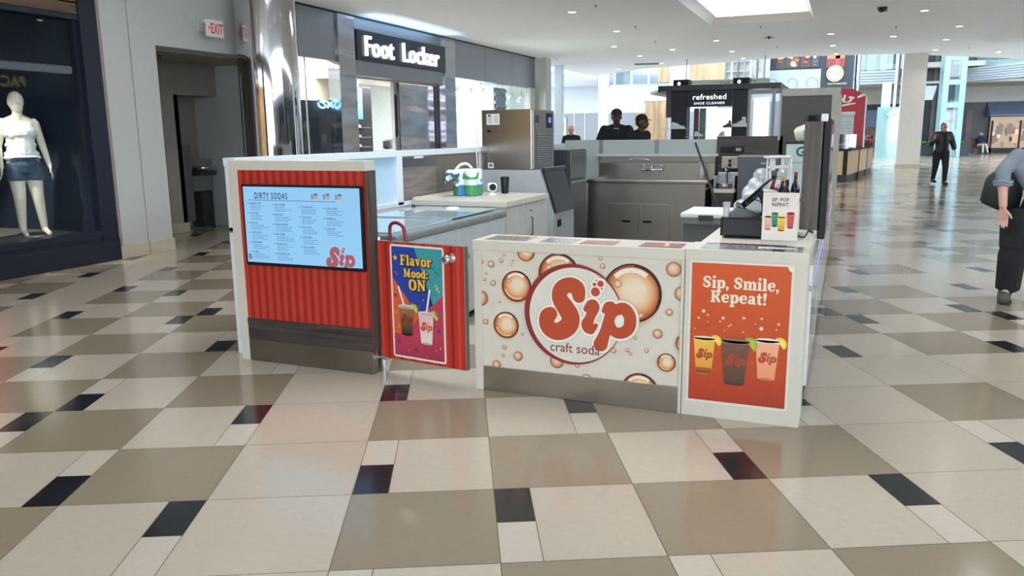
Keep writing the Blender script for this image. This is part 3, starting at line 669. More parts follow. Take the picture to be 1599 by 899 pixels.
# ---- far side of the hall behind the viewer: a dark shop seen in reflections, and an entrance frame made up for the fill light
m = MB(); m.box(-12, 16, -13.4, -13.2, 3.9, 4.5, 0); m.box(-12, -9, -13.4, -13.2, 0, 3.9, 0); m.box(-1.2, 1.0, -13.4, -13.2, 0, 3.9, 0); m.box(14.1, 16, -13.4, -13.2, 0, 3.9, 0)
m.box(-12, 1.0, -16, -15.9, 0, 3.9, 1)
struct(m.build('wall_opposite', [mat('brown_front', (58, 42, 36), .5), wood('amber_shelves', (96, 66, 40), (190, 160, 120), stretch=(3, 1, 3), scale=1.2)]), 'dark shopfront across the mall')
m = MB()
for x in (1.0, 3.6, 6.2, 8.8, 11.5, 14.0): m.box(x, x + .1, -13.35, -13.2, 0, 3.9)
m.box(1.0, 14.1, -13.35, -13.2, 2.5, 2.6); m.box(1.0, 14.1, -13.35, -13.2, 0, .12)
struct(m.build('door_2', GREYM), 'added entrance frame for the fill light behind the viewer')
area('shop_panel_light', (-13, 24.2, 3.6), 3, 3, 160, (0.94, .98, 1.0))
area('opposite_shop_light', (-5, -14.6, 3.6), 8, .8, 220, (1, .85, .65))
m = MB(); m.box(14.9, 15.1, 5, 27, 0, 4.2, 0); m.box(14.9, 15.1, -13, 5, 0, 3.4, 0); m.box(14.84, 14.9, -12, -5, .3, 3.0, 1); m.box(14.84, 14.9, -4, 4, .3, 3.0, 1)
for k in range(5): m.box(14.84, 14.9, 5.6 + k * 4.2, 9.2 + k * 4.2, .3, 3.2, 1)
struct(m.build('wall_right', [mat('taupe_front', (96, 92, 90), .6), mat('shop_glass_dark', (34, 40, 48), .2)]), 'dark shopfronts on the right of the mall')
t = thing('opposite_sign', 'yellow glowing letters across the mall, mirrored in the left window', 'sign', (14.84, 18.25, 3.46))
m = MB(); m.box(0, .06, -2.2, .15, 0, .62, 0, .01); m.build('sign_board', BLACK, t)
A_ = Art(step=.004); A_.text('PACS', 0, .10, .40, (214, 206, 70), bold=.03, sx=.95); A_.build('lettering', emis('yellow_letters', (0, 0, 0), 3.0, attr=True), t, loc=(-.004, 0, 0), rot=(0, 0, -PI / 2))
# atrium hall beyond the low ceiling
m = MB(); m.box(-36, 32, 37.5, 82, 12.0, 12.3, 0); m.box(-36, -9.7, 37.45, 37.7, 4.9, 12.0, 0); m.box(-9.7, 32, 41.0, 41.2, 9.5, 12.0, 0)
struct(m.build('ceiling_atrium', CEIL), 'high white roof of the atrium')
m = MB(); m.box(-36, 32, 74.5, 74.8, 0, 12, 0); m.box(-36, -35.7, 6, 75, 0, 12, 0); m.box(27.2, 27.5, 36, 75, 0, 12, 0)
struct(m.build('wall_atrium', mat('atrium_wall', (206, 212, 216), .6)), 'pale outer walls of the atrium')
m = MB(); m.box(-36, -11.4, 26.6, 45.8, 4.5, 4.9, 0); struct(m.build('ceiling_corridor', CEIL), 'white low ceiling of the corridor on the left')
# ================================================================ the drinks kiosk
ORED, DRED = (196, 58, 40), (158, 40, 32)
LOGOC = (188, 74, 40)
KICK = steel('kick_steel', (148, 143, 136), .3, wave=.002, wscale=1.5, stretch=(2, 2, .3), brush=(1.5, 60, 60), bstr=0)
# ---- menu unit: white frame, red striped panel, screen, steel kick
MX0, MX1, MY, MD = -1.80, -0.735, 0.03, 0.115
t = thing('menu_board_unit', 'tall white-framed menu stand with red stripes and screen', 'menu stand', (MX0, MY, 0))
mw = MX1 - MX0
m = MB(); m.box(0, .072, 0, MD, 0, 1.30, 0, .003); m.box(0, mw, 0, MD, 1.30, 1.362, 0, .003); m.build('frame', IVORY, t)
m = MB(); m.box(.073, mw - .0005, .007, MD - .004, .154, 1.2995, 0); m.box(mw - .0, mw + .004, .002, MD - .002, .155, 1.30, 0); m.build('body', DWOOD, t)
A_ = Art(); x = .072; k = 0
A_.quad(.072, mw - .004, .30, 1.30, ORED); A_.layer()
while x < mw - .02:
    A_.quad(x + .033, min(x + .062, mw - .004), .30, 1.30, DRED); x += .062
A_.build('striped_panel', PRINT, t, loc=(0, .004, 0))
m = MB(); m.box(.072, mw, -.006, .01, .255, .30, 0, .002); m.box(.072, mw, -.003, .01, .155, .252, 0, .002); m.build('wood_band', DWOODH, t)
m = MB(); m.box(.072, mw, -.002, MD, .0, .153, 0, .002); m.build('kick_plate', KICK, t)
def scr():
    tl, tr_, br_, bl_ = (-1.6827, 1.2105), (-0.745, 1.2072), (-0.7599, 0.6744), (-1.6905, 0.6705)
    x0 = tl[0] - MX0; x1 = (tr_[0] + br_[0]) / 2 - MX0; z0 = (bl_[1] + br_[1]) / 2; z1 = (tl[1] + tr_[1]) / 2
    s = MB(); s.box(x0, x1, -.022, .004, z0, z1, 0, .004); sc = s.build('screen', BLACK, t)
    A_ = Art(); b = .014; X0, X1, Z0, Z1 = x0 + b, x1 - b, z0 + b * 1.6, z1 - b; w_ = X1 - X0; h_ = Z1 - Z0
    BL = (150, 208, 250); A_.quad(X0, X1, Z0, Z1, BL); A_.layer()
    P_ = lambda u, v: (X0 + u * w_, Z1 - v * h_)
    a = P_(.10, .155); A_.text('DIRTY SODAS', a[0], a[1], .040, (32, 42, 74), bold=.018, sx=.62, space=1.25)
    a = P_(.04, .17); b_ = P_(.80, .178); A_.quad(a[0], b_[0], b_[1], a[1], (80, 120, 170))
    for u in (.60, .70, .80):     # little size icons
        a = P_(u, .145); A_.quad(a[0], a[0] + .016, a[1], a[1] + .032, (110, 150, 190)); A_.quad(a[0] + .02, a[0] + .05, a[1], a[1] + .018, (224, 158, 128)); A_.quad(a[0] + .022, a[0] + .048, a[1] + .021, a[1] + .036, (84, 116, 160))
    cols = [(.045, .21, ['RASPBERRY FUZZY', 'TO DAT MAN', 'PINA WAVE', 'TROPICAL TIDE', 'GUAVA MINGLE', 'VITAMIN C']), (.265, .22, ['PEACH PARADISE', 'MAN CANDY', 'BANANA PINEAPPLE', 'PINK DREAMS', 'BLUE RAZ WAVE', 'STRAWBERRY CHILL']),
            (.50, .24, ['THE GODFATHER', 'CHERRY BLAST', 'BLACK VELVET', 'SWEET PEACH', 'TEXAS DR PEPPER']), (.71, .25, ['ISLAND COOLER', 'PINEAPPLE ICE', 'ROOT RUSH'])]
    rnd = random.Random(5)
    for u, v, L_ in cols:
        for i, nm in enumerate(L_):
            vv = v + i * (.128 if u < .5 else .13); a = P_(u, vv + .02)
            A_.disc(a[0] - .006, a[1] + .006, .006, (60, 84, 130), r2=.003, seg=8)
            A_.text(nm, a[0] + .008, a[1], .0125, (62, 82, 124), bold=.015, sx=.62)
            for r_ in range(3):
                c_ = P_(u, vv + .045 + r_ * .024); xx = c_[0] + .01; end = xx + rnd.uniform(.07, .14)
                while xx < end:
                    l_ = rnd.uniform(.008, .022); A_.quad(xx, xx + l_, c_[1], c_[1] + .0035, (78, 120, 168)); xx += l_ + .004
    a = P_(.70, .985); A_.layer(); logo(A_, a[0], a[1] - .018, .048, (176, 88, 96))
    a = P_(.01, .96); A_.text('B', a[0], a[1], .035, (20, 30, 60), bold=.01)
    # keep artwork inside the glass
    A_.flush(); A_.v = [(min(max(p[0], X0), X1), p[1], min(max(p[2], Z0), Z1)) for p in A_.v]
    A_.build('display', emis('screen_glow', (0, 0, 0), 0.52, attr=True), sc, loc=(0, -.0225, 0))
scr()

# ---- gate with poster
GL_, GR_ = V((-.715, .10, 0)), V((-.055, .0, 0))
gd = GR_ - GL_; gw = gd.length; ga = math.atan2(gd.y, gd.x)
t = thing('kiosk_gate', 'red striped swing gate with bright drinks poster', 'gate', tuple(GL_), ga)
m = MB(); m.box(0, gw, 0, .04, .105, .865, 0, .003); m.build('gate_leaf', STEEL, t)
A_ = Art(); A_.quad(.004, gw - .004, .108, .862, (190, 50, 36)); A_.layer()
for k in range(14): A_.quad(.012 + k * .05, .012 + k * .05 + .02, .108, .862, (150, 34, 30) if k % 2 else (208, 72, 46))
A_.v = [(min(p[0], gw - .004), p[1], p[2]) for p in A_.v]
A_.build('striped_panel', PRINT, t, loc=(0, -.001, 0))
def poster_gate():
    A_ = Art(); x0, x1, z0, z1 = .105, .52, .125, .85; r = .018
    def rr(x0, x1, z0, z1, r, c):
        ps = []
        for cx, cz, a in ((x1 - r, z1 - r, 0), (x0 + r, z1 - r, 1), (x0 + r, z0 + r, 2), (x1 - r, z0 + r, 3)):
            for q in range(5): ps.append((cx + r * math.cos(PI / 2 * (a + q / 4)), cz + r * math.sin(PI / 2 * (a + q / 4))))
        A_.poly(ps, c)
    rr(x0, x1, z0, z1, r, (238, 232, 226)); A_.layer(); b = .013
    X0, X1, Z0, Z1 = x0 + b, x1 - b, z0 + b, z1 - b; w_ = X1 - X0; h_ = Z1 - Z0
    P_ = lambda u, v: (X0 + u * w_, Z1 - v * h_)
    rr(X0, X1, Z0, Z1, .008, (196, 62, 88)); A_.layer()
    A_.poly([P_(0, 0), P_(.46, 0), P_(.80, .50), P_(.5, .60), P_(0, .28)], (34, 66, 160))
    A_.poly([P_(.46, 0), P_(1, 0), P_(1, .40), P_(.76, .52)], (62, 156, 160))
    A_.poly([P_(0, .28), P_(.52, .62), P_(.2, .82), P_(0, .84)], (222, 98, 42)); A_.layer()
    A_.grad([P_(0, .8), P_(0, 1), P_(1, 1), P_(1, .8), P_(.5, .78)], [(190, 58, 84), (176, 52, 78), (168, 48, 76), (190, 58, 84), (200, 66, 90)]); A_.layer()
    YE, DK = (246, 196, 84), (30, 26, 50)
    for txt, u, v, cap, wd in (('Flavor', .17, .165, .066, .245), ('Mood:', .235, .27, .056, .19), ('ON', .33, .385, .072, .135)):
        a = P_(u, v); slab(A_, txt, a[0] + .003, a[1] - .003, cap, DK, wd, grow=.0055); A_.layer(); slab(A_, txt, a[0], a[1], cap, YE, wd); A_.layer()
    a = P_(.34, .555)
    cup(A_, *P_(.27, .80), .115, .185, (170, 120, 84), (46, 24, 20), (140, 50, 30), wedge=(1, (178, 190, 60)), lid=(222, 214, 204), straw=(-.08, -.5, 1.65))
    cup(A_, *P_(.67, .855), .118, .195, (238, 190, 190), (240, 226, 222), (206, 84, 38), wedge=(1, (190, 200, 70)), lid=(240, 220, 216), straw=(.0, .28, 1.75))
    A_.layer(); rnd = random.Random(11); cc = [(240, 190, 70), (60, 60, 150), (220, 90, 50), (110, 60, 140), (60, 150, 160)]
    def star(x, z, r, c): A_.poly([(x + (r if k % 2 == 0 else r * .42) * math.sin(k * PI / 5), z + (r if k % 2 == 0 else r * .42) * math.cos(k * PI / 5)) for k in range(10)], c)
    star(*P_(.09, .10), .022, (246, 190, 90)); star(*P_(.07, .44), .015, (50, 54, 140)); star(*P_(.86, .90), .014, (150, 110, 140)); star(*P_(.93, .72), .015, (60, 50, 140))
    for u, v, c, f in ((.10, .24, (220, 70, 110), 1), (.88, .20, (30, 40, 90), 2), (.93, .22, (30, 40, 90), 2), (.84, .17, (30, 40, 90), 2), (.90, .33, (236, 200, 90), 1), (.92, .36, (236, 200, 90), 1), (.10, .87, (50, 50, 150), 1), (.55, .52, (220, 90, 70), 2), (.62, .46, (230, 170, 80), 2), (.72, .56, (230, 170, 80), 2),
                       (.88, .58, (60, 60, 150), 1), (.46, .93, (80, 40, 110), 1), (.94, .88, (240, 190, 80), 2), (.3, .94, (240, 150, 70), 2), (.08, .6, (240, 180, 80), 2), (.66, .97, (240, 130, 90), 2), (.4, .5, (200, 90, 80), 2)):
        a = P_(u, v)
        if f == 1: A_.stroke([(a[0] - .012, a[1] + .006, .003), (a[0] - .003, a[1] + .01, .003), (a[0] + .003, a[1] - .008, .003), (a[0] + .012, a[1] - .004, .003)], c)
        else: A_.stroke([(a[0], a[1] - .006, .0025), (a[0] + .005, a[1] + .007, .0025)], c, sm=False)
    A_.ring(*P_(.12, .72), .006, .010, (240, 180, 60), seg=14)
    A_.build('poster', PAPER, t, loc=(0, -.0022, 0))
poster_gate()
m = MB(); m.cyl((gw - .09, -.05, .79), (gw - .09, .075, .79), .011, seg=14); m.lathe([(.012, 0), (.026, .004), (.028, .018), (.024, .03), (.012, .034)], 20, M=Matrix.Translation((gw - .09, -.038, .79)) @ Matrix.Rotation(PI / 2, 4, 'X'))
m.lathe([(.03, 0), (.03, .006), (.012, .01)], 20, M=Matrix.Translation((gw - .09, 0, .79)) @ Matrix.Rotation(PI / 2, 4, 'X'))
m.lathe([(.012, 0), (.024, .004), (.027, .018), (.022, .03)], 20, M=Matrix.Translation((gw - .03, .045, .80)) @ Matrix.Rotation(-PI / 2, 4, 'X'))
m.build('latch_knob', CHROME, t)
m = MB(); m.tube(smooth_path([(.06, .055, .80), (.06, .06, .93), (.075, .06, .965), (.11, .06, .975), (.15, .06, .965), (.175, .06, .93), (.2, .055, .80)], 4), .011, 10)
m.build('handle_hoop', mat('maroon_rubber', (124, 26, 44), .35), t)
m = MB(); m.cyl((.0, .02, .04), (.0, .02, .16), .018, seg=14); m.cyl((-.0, .02, .0), (-.0, .02, .05), .012, seg=12); m.box(-.02, .05, -.002, .045, .088, .105, 0, .003); m.cyl((-.0, .02, .86), (-.0, .02, .885), .016, seg=12)
m.build('hinge', CHROME, t)

# ---- front counter, left module with bubble print
t = thing('front_counter', 'low white counter with bubble print and big round logo', 'counter', (0, 0, 0))
D1 = .30
m = MB(); m.box(0.0, 1.238, 0, D1, .85, .908, 0, .003); m.build('worktop', IVORY, t)
m = MB(); m.box(.004, .055, 0.002, D1 - .004, 0, .85, 0, .003); m.box(1.222, 1.238, 0.002, D1 - .004, 0, .85, 0, .002); m.box(.055, 1.222, .012, D1 - .004, .15, .85, 0); m.build('frame', IVORY, t)
m = MB(); m.box(.056, 1.222, .005, .05, 0.0, .150, 0, .002); m.build('kick_plate', KICK, t)
def bubbles():
    A_ = Art(); X0, X1, Z0, Z1 = .056, 1.221, .151, .849
    C3 = lambda L_: L_
    A_.quad(X0, X1, Z0, Z1, (219, 212, 198)); A_.layer()
    big = [(0.2731, 0.6475, 0.0921), (0.2055, 0.4121, 0.0799), (0.5331, 0.7339, 0.1211), (0.9559, 0.6517, 0.1647), (0.3359, 0.8525, 0.0533), (0.2808, 0.2312, 0.0291), (0.5227, 0.2246, 0.0412), (0.1426, 0.1648, 0.0266), (1.1812, 0.7976, 0.0412), (1.2303, 0.6678, 0.0412), (1.1548, 0.2816, 0.0509), (1.1042, 0.4378, 0.0266), (1.0106, 0.1017, 0.1042), (0.0456, 0.565, 0.0484), (1.2555, 0.3967, 0.0533), (0.1183, 0.7708, 0.0206), (0.1824, 0.7954, 0.0133), (0.1301, 0.6588, 0.017), (0.7903, 0.7952, 0.0157), (0.7789, 0.8374, 0.0109), (1.1648, 0.5638, 0.0194), (0.0776, 0.4236, 0.017), (0.1954, 0.279, 0.0133), (0.1878, 0.226, 0.0097), (0.3105, 0.3696, 0.0085), (0.8585, 0.3205, 0.0145), (0.9363, 0.3305, 0.0109), (0.956, 0.3116, 0.0097), (1.0452, 0.3385, 0.0121), (0.9795, 0.4051, 0.0109), (0.6467, 0.2119, 0.0121), (0.7031, 0.1419, 0.0266), (0.0755, 0.6784, 0.0109), (0.0845, 0.7145, 0.0085), (0.1693, 0.5492, 0.0073), (0.2004, 0.8275, 0.0085), (0.2575, 0.7992, 0.0061), (0.2506, 0.7839, 0.0048), (0.2464, 0.7687, 0.0048), (0.0597, 0.7829, 0.0121)]
    def clipdisc(x, z, r, big_):
        if big_:
            A_.layer(); A_.disc(x - r * .05, z - r * .1, r * 1.04, (224, 186, 150), seg=36); A_.layer()
            A_.rings(x, z, [(0, (240, 222, 198)), (r * .35, (240, 216, 186)), (r * .62, (232, 178, 126)), (r * .84, (196, 108, 58)), (r * .93, (150, 66, 34)), (r * .955, (40, 18, 16)), (r, (30, 16, 16))], off=(r * .12, r * .16), seg=40)
            A_.layer(); A_.ring(x, z, r * .70, r * .86, (244, 232, 214), a0=.9, a1=2.4, seg=16)
            A_.ring(x, z, r * .90, r * .985, (44, 18, 18), a0=-.5, a1=1.5, seg=18); A_.ring(x, z, r * .74, r * .84, (246, 196, 150), a0=3.4, a1=5.2, seg=18)
            A_.layer(); A_.rings(x - r * .48, z + r * .3, [(0, (236, 226, 210)), (r * .11, (220, 170, 120)), (r * .14, (150, 90, 60))], seg=16)
        else:
            A_.rings(x, z, [(0, (238, 222, 200)), (r * .6, (222, 176, 138)), (r * .88, (184, 116, 80)), (r, (110, 66, 50))], off=(-r * .2, r * .3), seg=20)
    for x, z, r in big: clipdisc(x, z, r, r > .05)
    A_.layer()
    cx, cz = .618, .508
    A_.disc(cx, cz, .291, (140, 38, 40), seg=72); A_.layer(); A_.disc(cx + .0135, cz - .003, .2735, (224, 218, 205), seg=72); A_.layer()
    k = 0.5616 / 4.50
    lx, lz = (0.4221, 0.3578)
    logo(A_, lx + .0, lz, k, (200, 198, 190), grow=.135, tilt=.0); A_.layer(); logo(A_, lx, lz, k, (240, 236, 226), grow=.10); A_.layer(); logo(A_, lx, lz, k, LOGOC)
    A_.layer(); A_.disc(lx + (6.86 - 3.1) * k, lz + (5.0 - 3.9) * k, .19 * k, (240, 236, 226), seg=20)
    tx, tz = (0.4823, 0.2869); A_.text('craft soda', tx, tz, .055, (130, 56, 40), sx=.95, bold=.004)
    A_.flush(); A_.v = [(min(max(p[0], X0), X1), p[1], min(max(p[2], Z0), Z1)) for p in A_.v]
    A_.build('bubble_print', PRINT, t, loc=(0, .0115, 0))
bubbles()
# ---- pillar module and the side counter run
t = thing('side_counter', 'white corner counter with orange drinks poster, running back', 'counter', (1.24, 0, 0))
SW_ = .61; SL = 6.25
m = MB(); m.prism([(0, -.001), (SW_, -.001), (SW_, SL), (0.03, SL), (0.03, .30), (0, .30)], .86, .912, 'z'); m.build('worktop', IVORY, t)
m = MB(); m.box(.002, SW_ - .002, 0.002, .30, 0, .86, 0, .002); m.box(.57, SW_ - .012, .30, SL, .06, .86, 0); m.box(.05, .57, .30, SL, .1, .86, 0); m.build('body', IVORY, t)
m = MB(); m.box(SW_ - .014, SW_ - .002, .32, SL, .0, .06, 0); m.build('kick_plate', DGREY, t)
m = MB()
for k in range(5):
    y0 = .36 + k * 1.17; m.box(SW_ - .012, SW_ + .012, y0, y0 + 1.1, .12, .655, 0, .006); m.box(SW_ - .012, SW_ + .012, y0, y0 + 1.1, .685, .80, 0, .006)
m.build('side_panel', mat('gloss_white', (214, 214, 212), .12, coat=.5), t)
m = MB(); m.box(SW_ - .01, SW_ + .014, .75, SL - .1, .665, .675, 0); m.build('light_strip', emis('violet_led', (130, 96, 240), 1.0), t)
def poster_right():
    A_ = Art(); q = [(1.274, 0.8495), (1.7831, 0.846), (1.7947, 0.0998), (1.281, 0.0859)]
    x0, x1 = 1.278 - 1.24, 1.775 - 1.24; z0, z1 = .095, .842
    A_.quad(x0 - .012, x1 + .012, z0 - .014, z1 + .012, (226, 222, 210)); A_.layer()
    OR = (206, 82, 28)
    A_.grad([(x0, z0), (x1, z0), (x1, z1), (x0, z1)], [(190, 68, 26), (186, 66, 26), (212, 88, 32), (212, 86, 32)]); A_.layer()
    A_.grad([(x0, z0), (x1, z0), (x1, z0 + .16), (x0, z0 + .16)], [(176, 56, 24), (170, 54, 24), (190, 68, 28), (192, 70, 28)]); A_.layer()
    w_, h_ = x1 - x0, z1 - z0; P_ = lambda u, v: (x0 + u * w_, z1 - v * h_); CR_ = (240, 226, 200)
    a = P_(.115, .175); slab(A_, 'Sip, Smile,', a[0], a[1], .063, CR_, .385); a = P_(.20, .275); slab(A_, 'Repeat!', a[0], a[1], .063, CR_, .285); A_.layer()
    for u, v, r in ((.135, .345, .009), (.18, .37, .005), (.34, .385, .008), (.085, .395, .006), (.40, .44, .004), (.31, .41, .004), (.73, .37, .006), (.73, .44, .010), (.90, .40, .006), (.88, .44, .004), (.67, .41, .003), (.55, .475, .004), (.36, .475, .003), (.05, .475, .003), (.18, .42, .003)):
        A_.disc(*P_(u, v), r, (240, 216, 186), seg=14)
    for u, v, r in ((.55, .375, .013), (.42, .43, .008)):
        x, z = P_(u, v); A_.poly([(x + (r if k % 2 == 0 else r * .3) * math.sin(k * PI / 4), z + (r if k % 2 == 0 else r * .3) * math.cos(k * PI / 4)) for k in range(8)], (244, 230, 200))
    cup(A_, *P_(.155, .80), .112, .195, (244, 190, 70), (226, 150, 60), (172, 70, 30), wedge=(1, (240, 200, 70)), lid=(236, 214, 176))
    A_.layer(); a = P_(.155, .795); A_.grad([(a[0] - .040, a[1]), (a[0] + .040, a[1]), (a[0] + .042, a[1] + .03), (a[0] - .042, a[1] + .03)], [(120, 44, 24)] * 2 + [(190, 100, 50)] * 2)
    cup(A_, *P_(.80, .80), .118, .21, (246, 180, 140), (240, 150, 110), (186, 74, 46), wedge=(1, (244, 206, 80)), lid=(244, 226, 214))
    cup(A_, *P_(.48, .855), .138, .235, (122, 84, 64), (88, 60, 48), (168, 70, 44), wedge=(1, (160, 178, 60)), lid=(150, 112, 92))
    A_.layer(); a = P_(.97, .01); A_.poly([(a[0] - .006, a[1] + .012), (a[0] + .026, a[1] + .004), (a[0] + .024, a[1] - .022), (a[0] + .004, a[1] - .012)], (238, 234, 222))
    A_.build('poster', PAPER, t, loc=(0, .0012, 0))
poster_right()
# flyers on the worktops, under film
def flyer(x, y, w_, d_, rz, bgc, lines, label, name='flyer'):
    A_ = Art(); A_.quad(0, w_, 0, d_, bgc); A_.layer(); rnd = random.Random(int(x * 100)); 
    for (x0, x1, z0, z1, c) in lines: A_.quad(x0 * w_, x1 * w_, z0 * d_, z1 * d_, c)
    o = A_.build(name, attr_mat('laminated_paper', .15, coat=.6), rot=(-PI / 2, 0, 0))
    o.location = (x, y, .9095); o.rotation_euler = (PI / 2 * -1 + PI, 0, 0); o.matrix_world = Matrix.Translation((x, y, .9096 if x < 1.2 else .9136)) @ Matrix.Rotation(rz, 4, 'Z') @ Matrix.Rotation(-PI / 2, 4, 'X')
    return tag(o, label, 'flyer')
rl = random.Random(9)
def scrib(c, n=6, x0=.08, x1=.92):
    L_ = []
    for k in range(n):
        z = .1 + k * .8 / n; x = x0
        while x < x1: l_ = rl.uniform(.04, .12); L_.append((x, min(x + l_, x1), z, z + .35 / n, c)); x += l_ + .03
    return L_
flyer(.06, .04, .26, .2, .02, (206, 202, 196), scrib((120, 116, 112)), 'grey printed flyer at the left end of the low counter')
flyer(.40, .035, .2, .2, .0, (214, 208, 202), scrib((130, 122, 118), 5), 'pale printed flyer in the middle of the low counter')
flyer(.64, .04, .2, .15, .0, (206, 112, 108), scrib((220, 150, 140), 4), 'small pinkish-red flyer lying on the low counter')
flyer(.98, .03, .23, .18, .0, (176, 56, 56), scrib((210, 130, 120), 4), 'dark red flyer at the right end of the low counter')
flyer(1.31, .04, .42, .24, .0, (186, 190, 188), scrib((110, 112, 116), 6, .3) + [(.03, .75, .78, .98, (176, 40, 38))], 'grey sheet with red heading in front of the till')
flyer(1.67, .03, .15, .2, .02, (200, 200, 196), scrib((130, 120, 120), 5) + [(.6, .95, .8, .95, (190, 60, 70))], 'small printed sheet at the outer corner of the counter')
# counter sign
t = thing('counter_sign', 'upright white counter sign showing four colourful drinks', 'sign', (1.595, .24, .912))
m = MB(); m.box(0, .185, 0, .004, 0.0, .288, 0); m.box(0, .185, -.06, 0.004, 0, .003, 0); m.build('acrylic_holder', glass('acrylic', (.93, .96, .96), .1), t)
A_ = Art(); A_.quad(.002, .183, .032, .284, (232, 222, 212)); A_.layer()
A_.text('SIP. POP.', .092, .238, .018, (60, 44, 44), bold=.02, align='CENTER', sx=.95); A_.text('REPEAT.', .092, .213, .018, (60, 44, 44), bold=.02, align='CENTER', sx=.95)
for x, z, w_, h_, tp, bt, lid in ((.032, .088, .038, .068, (240, 200, 180), (214, 160, 120), (196, 70, 70)), (.066, .106, .034, .07, (70, 160, 110), (30, 110, 110), (60, 150, 100)), (.100, .084, .042, .072, (246, 206, 80), (226, 160, 50), (240, 200, 90)), (.145, .100, .038, .078, (214, 84, 80), (200, 70, 70), (206, 64, 66))):
    A_.layer(); A_.grad([(x - w_ * .38, z), (x + w_ * .38, z), (x + w_ * .5, z + h_), (x - w_ * .5, z + h_)], [bt, bt, tp, tp]); A_.disc(x, z + h_, w_ * .5, lid, r2=w_ * .14, seg=16); A_.disc(x, z, w_ * .38, bt, r2=w_ * .1, seg=16)
A_.build('printed_card', PAPER, t, loc=(0, -.0006, 0))
A_ = Art(); A_.quad(0, .185, -.075, 0, (226, 216, 208)); A_.layer()
for k in range(4):
    x = .01
    while x < .165: l_ = rl.uniform(.01, .03); A_.quad(x, x + l_, -.068 + k * .017, -.062 + k * .017, (150, 130, 122)); x += l_ + .007
A_.build('lower_card', PAPER, t, loc=(0, -.062, .0036), rot=(-PI / 2 * -1 * -1, 0, 0))

# ---- till: cash drawer, tablet on stand, card reader
t = thing('cash_till', 'black metal cash till box on the side counter', 'cash till', (1.345, .50, .9125))
m = MB(); m.box(0, .38, 0, .42, .012, .118, 0, .005); m.build('case', BLACK, t)
m = MB(); m.box(.012, .368, -.004, .004, .02, .108, 0, .002); m.build('drawer_front', mat('black_front', (30, 32, 38), .5), t)
m = MB()
for x in (.03, .35):
    for y in (.03, .39): m.cyl((x, y, 0), (x, y, .013), .012)
m.build('feet', BLACK, t)
t = thing('till_tablet', 'black tablet till tilted on a forked stand', 'tablet', (1.50, .76, 1.0345))
m = MB(); T_ = Matrix.Translation((-.115, 0, .010)) @ Matrix.Rotation(-.755, 4, 'Y'); m.box(0, .275, -.09, .09, -.006, .006, 0, .004, M=T_); m.build('tablet', BLACK, t)
m = MB(); m.box(.06, .19, -.05, .05, -.03, -.006, 0, .008, M=T_); m.lathe([(.012, -.006), (.012, -.031)], 16, c=(.09, -.052, 0), M=T_); m.build('rear_housing', mat('till_black', (34, 36, 40), .3), t)
m = MB(); m.box(-.016, .016, -.04, .04, 0, .165, 0, .006, M=Matrix.Translation((.10, 0, .0)) @ Matrix.Rotation(-.5, 4, 'Y')); m.box(-.02, .14, -.07, .07, 0, .01, 0, .004); m.build('stand', BLACK, t)
m = MB(); m.tube(smooth_path([(-.03, -.03, .05), (.0, -.07, .085), (.05, -.09, .07), (.055, -.1, .01)], 5), .003); m.build('cable', BLACK, t)
t = thing('card_reader', 'black card reader lying on the black till box', 'card reader', (1.46, .565, 1.0312), .2)
m = MB(); m.prism([(-.07, 0), (.09, 0), (.09, .02), (.02, .045), (-.03, .055), (-.07, .02)], -.045, .045, 'y'); m.build('body', mat('reader_black', (20, 22, 26), .25), t)
m = MB(); m.box(-.06, -.03, -.03, .03, .045, .07, 0, .004, M=Matrix.Rotation(.3, 4, 'Y')); m.build('screen', mat('reader_screen', (60, 70, 80), .1), t)
m = MB(); m.tube(smooth_path([(1.80, .98, .915), (1.84, .75, .93), (1.82, .62, .96), (1.80, .58, .925), (1.76, .70, .916)], 6), .004); tag(m.build('power_cable', BLACK), 'thin black cable looping beside the wood screen panel', 'cable')
# clear cup, napkin packs, bagged goods
def clear_cup(loc, label, h=.1, r=.028):
    t = thing('plastic_cup', label, 'cup', loc); m = MB(); m.lathe([(r * .7, 0), (r, h), (r * 1.08, h), (r * .98, h - .002), (r * .68, .003)], 20, cap=False); m.build('cup_wall', glass('clear_plastic', (.86, .92, .92), .35, .1), t)
    m = MB(); m.lathe([(.001, .001), (r * .7, .001)], 20, cap=False); m.build('cup_base', glass('clear_plastic', (.86, .92, .92), .35, .1), t); return t
clear_cup((1.372, .53, 1.0312), 'clear plastic cup standing on the black till box', .085, .022)
BAGW = mat('bag_plastic', (196, 202, 206), .25, vary=.12, scale=14, bump=.6, bscale=18)
def pack(x, y, z, w_, d_, h_, col, label, name='napkin_pack', cat='pack'):
    t = thing(name, label, cat, (x, y, z)); m = MB(); m.box(0, w_, 0, d_, 0, h_, 0, .02); m.build('wrap', mat('wrap_%d_%d_%d' % col, col, .3, vary=.15, scale=20), t)
    m = MB(); m.box(w_ * .1, w_ * .9, -.002, .004, h_ * .25, h_ * .7, 0, .002); m.build('band', mat('wrap_white', (214, 222, 228), .3), t); return t
pack(1.36, 1.15, .912, .16, .18, .085, (74, 130, 190), 'blue and white wrapped pack on counter behind the till')
pack(1.54, 1.20, .912, .14, .16, .07, (96, 146, 196), 'smaller blue wrapped pack nearer the wood panel')
